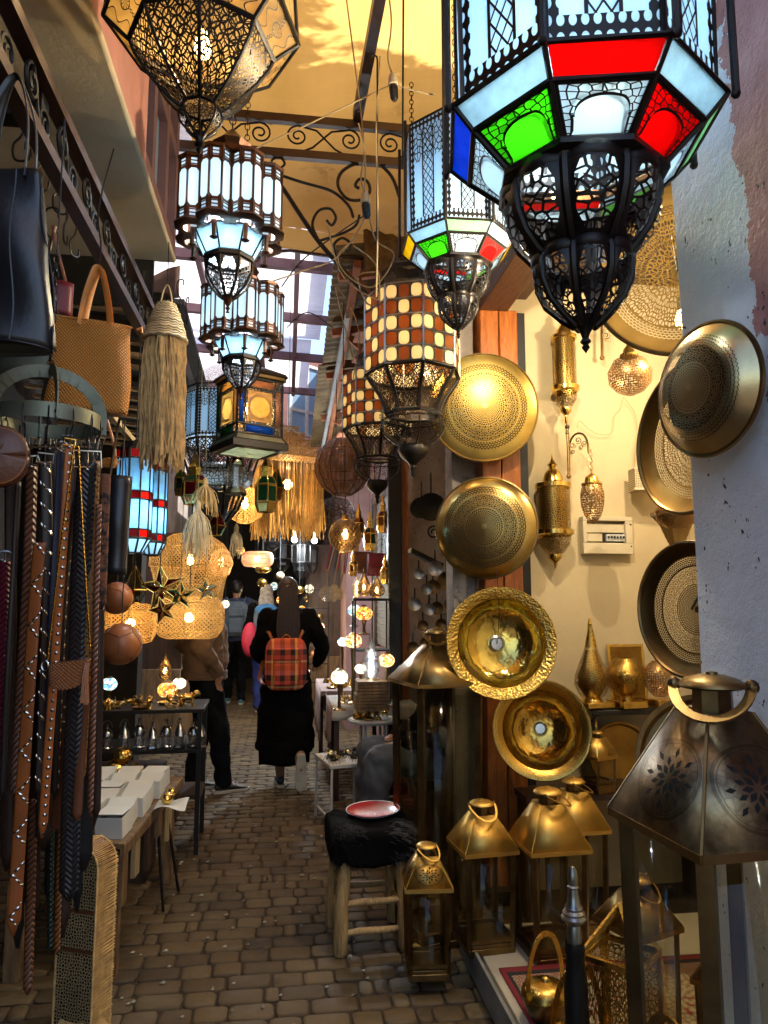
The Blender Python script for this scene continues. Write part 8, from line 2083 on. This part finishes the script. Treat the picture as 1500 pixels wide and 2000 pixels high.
for i, (px, py, s_, r_, m_, lb) in enumerate(((548, 1172, 9.5, 8, 'mosaic_amber', 'tiny amber glowing lamp between the walkers'), (498, 1102, 9.0, 7, 'mosaic_red', 'tiny red glowing lamp above the walkers'), (604, 1150, 8.8, 9, 'mosaic_white', 'tiny white glowing lamp by the wire rack'), (609, 1215, 8.4, 9, 'mosaic_red', 'tiny red and white glowing lamp low by the wire rack'), (470, 1075, 9.8, 8, 'mosaic_amber', 'tiny amber glowing lamp under the yellow paper lamp'), (535, 1145, 11, 8, 'mosaic_blue', 'tiny blue glowing lamp at the end of the alley'), (590, 1190, 10, 7, 'mosaic_amber', 'tiny amber glowing lamp deep at the right'), (440, 1180, 9, 8, 'mosaic_white', 'tiny white glowing lamp left of the slate backpack'))):
    c = S(px, py, s_); k = s_ / FOC; t = thing('far_lamp', lb, 'lamp', c); part(MB().ball((0, 0, 0), r_ * k, 14, 9), 'globe', m_, t); part(MB().tube([(0, 0, r_ * k), (0, 0, 3.0 - c.z)], .004, 4), 'cord', 'black_cable', t)
    glow('bulb_light', t, (0, 0, 0), .16, (1, .8, .5), .02); glow('bulb_light', t, (0, -.10, -r_ * k - .22), 3.0, (1, .8, .5), .03)  # second light sits outside the globe, added to brighten the far alley
def far_lantern(label, px, yt, yb, r_, s_, mat='iron_net_fine', ztop=3.1):
    L = Lamp('hanging_lantern', label, 'lantern', px, (yt + yb) / 2, s_, yb); H = yb - yt
    L.lathe('drum', mat, [(r_, yt + H * .2), (r_, yt + H * .6)]); L.lathe('crown', 'iron', [(r_ * 1.05, yt + H * .2), (r_ * .6, yt + H * .08), (r_ * .2, yt), (0, yt)]); L.lathe('bowl', mat, [(r_ * 1.05, yt + H * .6), (r_ * .8, yt + H * .72), (r_ * .85, yt + H * .8), (r_ * .4, yt + H * .93), (0, yb)])
    L.ribs('frame', 'iron', [(r_, yt + H * .2), (r_, yt + H * .6)], r_ * .06); L.cord('cord', 'black_cable', yt, ztop); return L
far_lantern('black fretwork lantern far down the alley beside the cold bulb', 588, 1048, 1132, 19, 7.6)
far_lantern('square-shouldered dark lantern far down between two others', 553, 1050, 1118, 17, 8.2)
far_lantern('round black lantern highest in the far cluster', 532, 1030, 1078, 17, 7.8)
far_lantern('dark lantern with a plain drum over the hanging fans', 612, 1062, 1124, 12, 8.6)
for (px, py, lb) in ((575, 1054, 'bright cold bulb far down left of the black lanterns'), (614, 1056, 'bright cold bulb far down right of the black lanterns')):
    t = thing('cold_bulb', lb, 'light bulb', S(px, py, 7.3)); part(MB().ball((0, 0, 0), .03, 12, 8), 'glass_bulb', 'cool_bulb', t); part(MB().tube([(0, 0, .03), (0, 0, .09)], .014, 8), 'socket', 'white_paint', t); part(MB().tube([(0, 0, .09), (0, 0, 1.0)], .003, 4), 'cord', 'black_cable', t); glow('bulb_light', t, (0, -.06, -.02), 26, (.80, .92, 1))
for (px, py, r_, lb) in ((514, 1112, 16, 'flat brass disc lamp far down above the walkers'), (512, 1138, 10, 'small brass ball lamp far down under the flat one'), (585, 1152, 9, 'little brass bell lamp far down near the dark rack'), (547, 1124, 8, 'pale ring shaped lamp far down the alley')):
    t = thing('far_lamp', lb, 'lamp', S(px, py, 7.4)); k = 7.4 / FOC; part(MB().ball((0, 0, 0), r_ * k, 16, 10, (1, 1, .5 if r_ > 12 else .9)), 'shade', 'brass' if r_ != 8 else 'pale_straw', t); part(MB().tube([(0, 0, 0), (0, 0, 1.2)], .003, 4), 'cord', 'black_cable', t)
t = thing('wire_rack', 'dark wire rack of small wares at the far right of the alley', 'rack', (S(600, 1280, 8.6).x, S(600, 1280, 8.6).y, 0))
mb = MB()
for i in range(6): mb.bar((-.25, 0, .5 + i * .22), (.25, 0, .5 + i * .22), .012)
for x in (-.25, 0, .25): mb.bar((x, 0, 0), (x, 0, 1.75), .014)
part(mb, 'frame', 'black_iron', t)
for i in range(10): part(MB().ball((-.2 + .045 * i, -.03, .62 + .22 * (i % 5)), .03, 8, 6, (1, .6, 1.3)), 'ware', ('dark_brass', 'silver', 'tan_leather', 'gold')[i % 4], t)
for i, (px, yt, yb, r_, s_, lb, cols) in enumerate(((700, 985, 1050, 12, 5.9, 'small dim tin lantern hanging before the pinkish wall', ['amber_glass', 'dark_red_glass']), (722, 1000, 1075, 13, 6.2, 'small green paned tin lantern by the closed shutter', ['dark_green_glass', 'amber_glass']), (748, 970, 1040, 13, 6.0, 'small red paned tin lantern high by the dark pole', ['dark_red_glass', 'amber_glass']), (690, 1075, 1125, 9, 6.5, 'tiny tin lantern hanging above the black lamp stand', ['honey_glass', 'dark_red_glass']), (752, 1085, 1140, 10, 5.8, 'tiny amber tin lantern beside the lit onion lamps', ['amber_glass', 'honey_glass']))):
    tin_lantern(lb, px, s_, yt, yb, r_, cols, 3.3)
for i, (px, py, s_, m_, lb) in enumerate(((706, 1120, 6.6, 'brown_leather', 'brown leather satchel hanging on the pinkish wall'), (682, 1080, 7.4, 'woven_tan', 'tan woven bag hanging far on the right wall'), (738, 1125, 6.3, 'red_leather', 'dark red leather satchel hanging by the shutter'))):
    c = S(px, py, s_); t = thing('hanging_bag', lb, 'bag', c, .2)
    part(MB().grid(lambda u, v: ((u - .5) * .2, -.03 * math.sin(PI * u) ** .5, .2 * v), 12, 6).grid(lambda u, v: ((u - .5) * .2, .03 * math.sin(PI * u) ** .5, .2 * v), 12, 6), 'body', m_, t, solid=.004)
    part(MB().box((0, -.034, .13), (.19, .012, .11)), 'flap', m_, t, bevel=.004); part(MB().tube(curve3([(-.08, 0, .2), (0, 0, .52), (.08, 0, .2)], 6), .006, 6, flat=.4), 'strap', 'dark_leather', t)
# hanging sockets and loose flex
for (px, py, s_, lb) in ((768, 165, 2.9, 'upper loose lamp holder with black plug dangling on tan flex'), (714, 395, 3.2, 'lower loose lamp holder with black plug dangling on tan flex')):
    c = S(px, py, s_); k = s_ / FOC; t = thing('lamp_holder', lb, 'lamp holder', c, rot=(R(8), R(-6), 0))
    part(MB().lathe([(0, 20 * k), (6 * k, 20 * k), (9 * k, 12 * k), (10 * k, 0), (7 * k, -2 * k)], 14), 'cap', 'cream_plastic', t); part(MB().lathe([(7 * k, 0), (9 * k, -6 * k), (8 * k, -26 * k), (4 * k, -32 * k), (0, -33 * k)], 14), 'plug', 'black_paint', t)
    part(MB().tube(curve3([(0, 0, 18 * k), (-.01, .01, .12), (.015, .0, .28), (-.01, 0, 4.15 - c.z)], 6), .0035, 5), 'flex', 'cable', t)
CB = [([(714, 415), (700, 450), (655, 505), (590, 530), (500, 560)], 3.2), ([(720, 420), (735, 470), (770, 500), (730, 560), (680, 540), (660, 500), (690, 470)], 3.2), ([(640, 440), (660, 520), (690, 560), (745, 590)], 3.3), ([(742, 110), (735, 250), (738, 420), (735, 580)], 3.0), ([(700, 240), (713, 300), (712, 375)], 3.1),
      ([(478, 300), (640, 225), (765, 165)], 3.0), ([(768, 165), (820, 180), (850, 185)], 2.9), ([(690, 480), (735, 520), (742, 600)], 3.25), ([(735, 530), (700, 540), (715, 590), (745, 600)], 3.3), ([(550, 560), (600, 500), (720, 415)], 3.4), ([(650, 640), (600, 610), (560, 640)], 4.4), ([(690, 700), (655, 560), (700, 640), (690, 740)], 4.2)]
for i, (pts, s_) in enumerate(CB):
    solo(MB().tube(curve3([S(x, y, s_ + .03 * j) for j, (x, y) in enumerate(pts)], 7), .0036, 5), 'loose_flex', 'cable' if i not in (9, 10) else 'black_cable', 'loose electric flex looping through the air under the canvas', 'cable', 'loose flex under the canvas')
part_rod = solo(MB().tube([S(788, -40, 2.8), S(786, 330, 3.0)], .004, 6), 'hanging_rod', 'black_iron', 'thin straight iron rod hanging beside the coloured lanterns', 'rod')
solo(MB().tube(curve3([S(720, 138, 3.0), S(726, 112, 3.0), S(736, 112, 3.0), S(737, 140, 3.0), S(737, 240, 3.05), S(736, 560, 3.3)], 5), .004, 5), 'hanging_rod', 'iron', 'long hooked wire hanging down past the scroll bracket', 'wire')
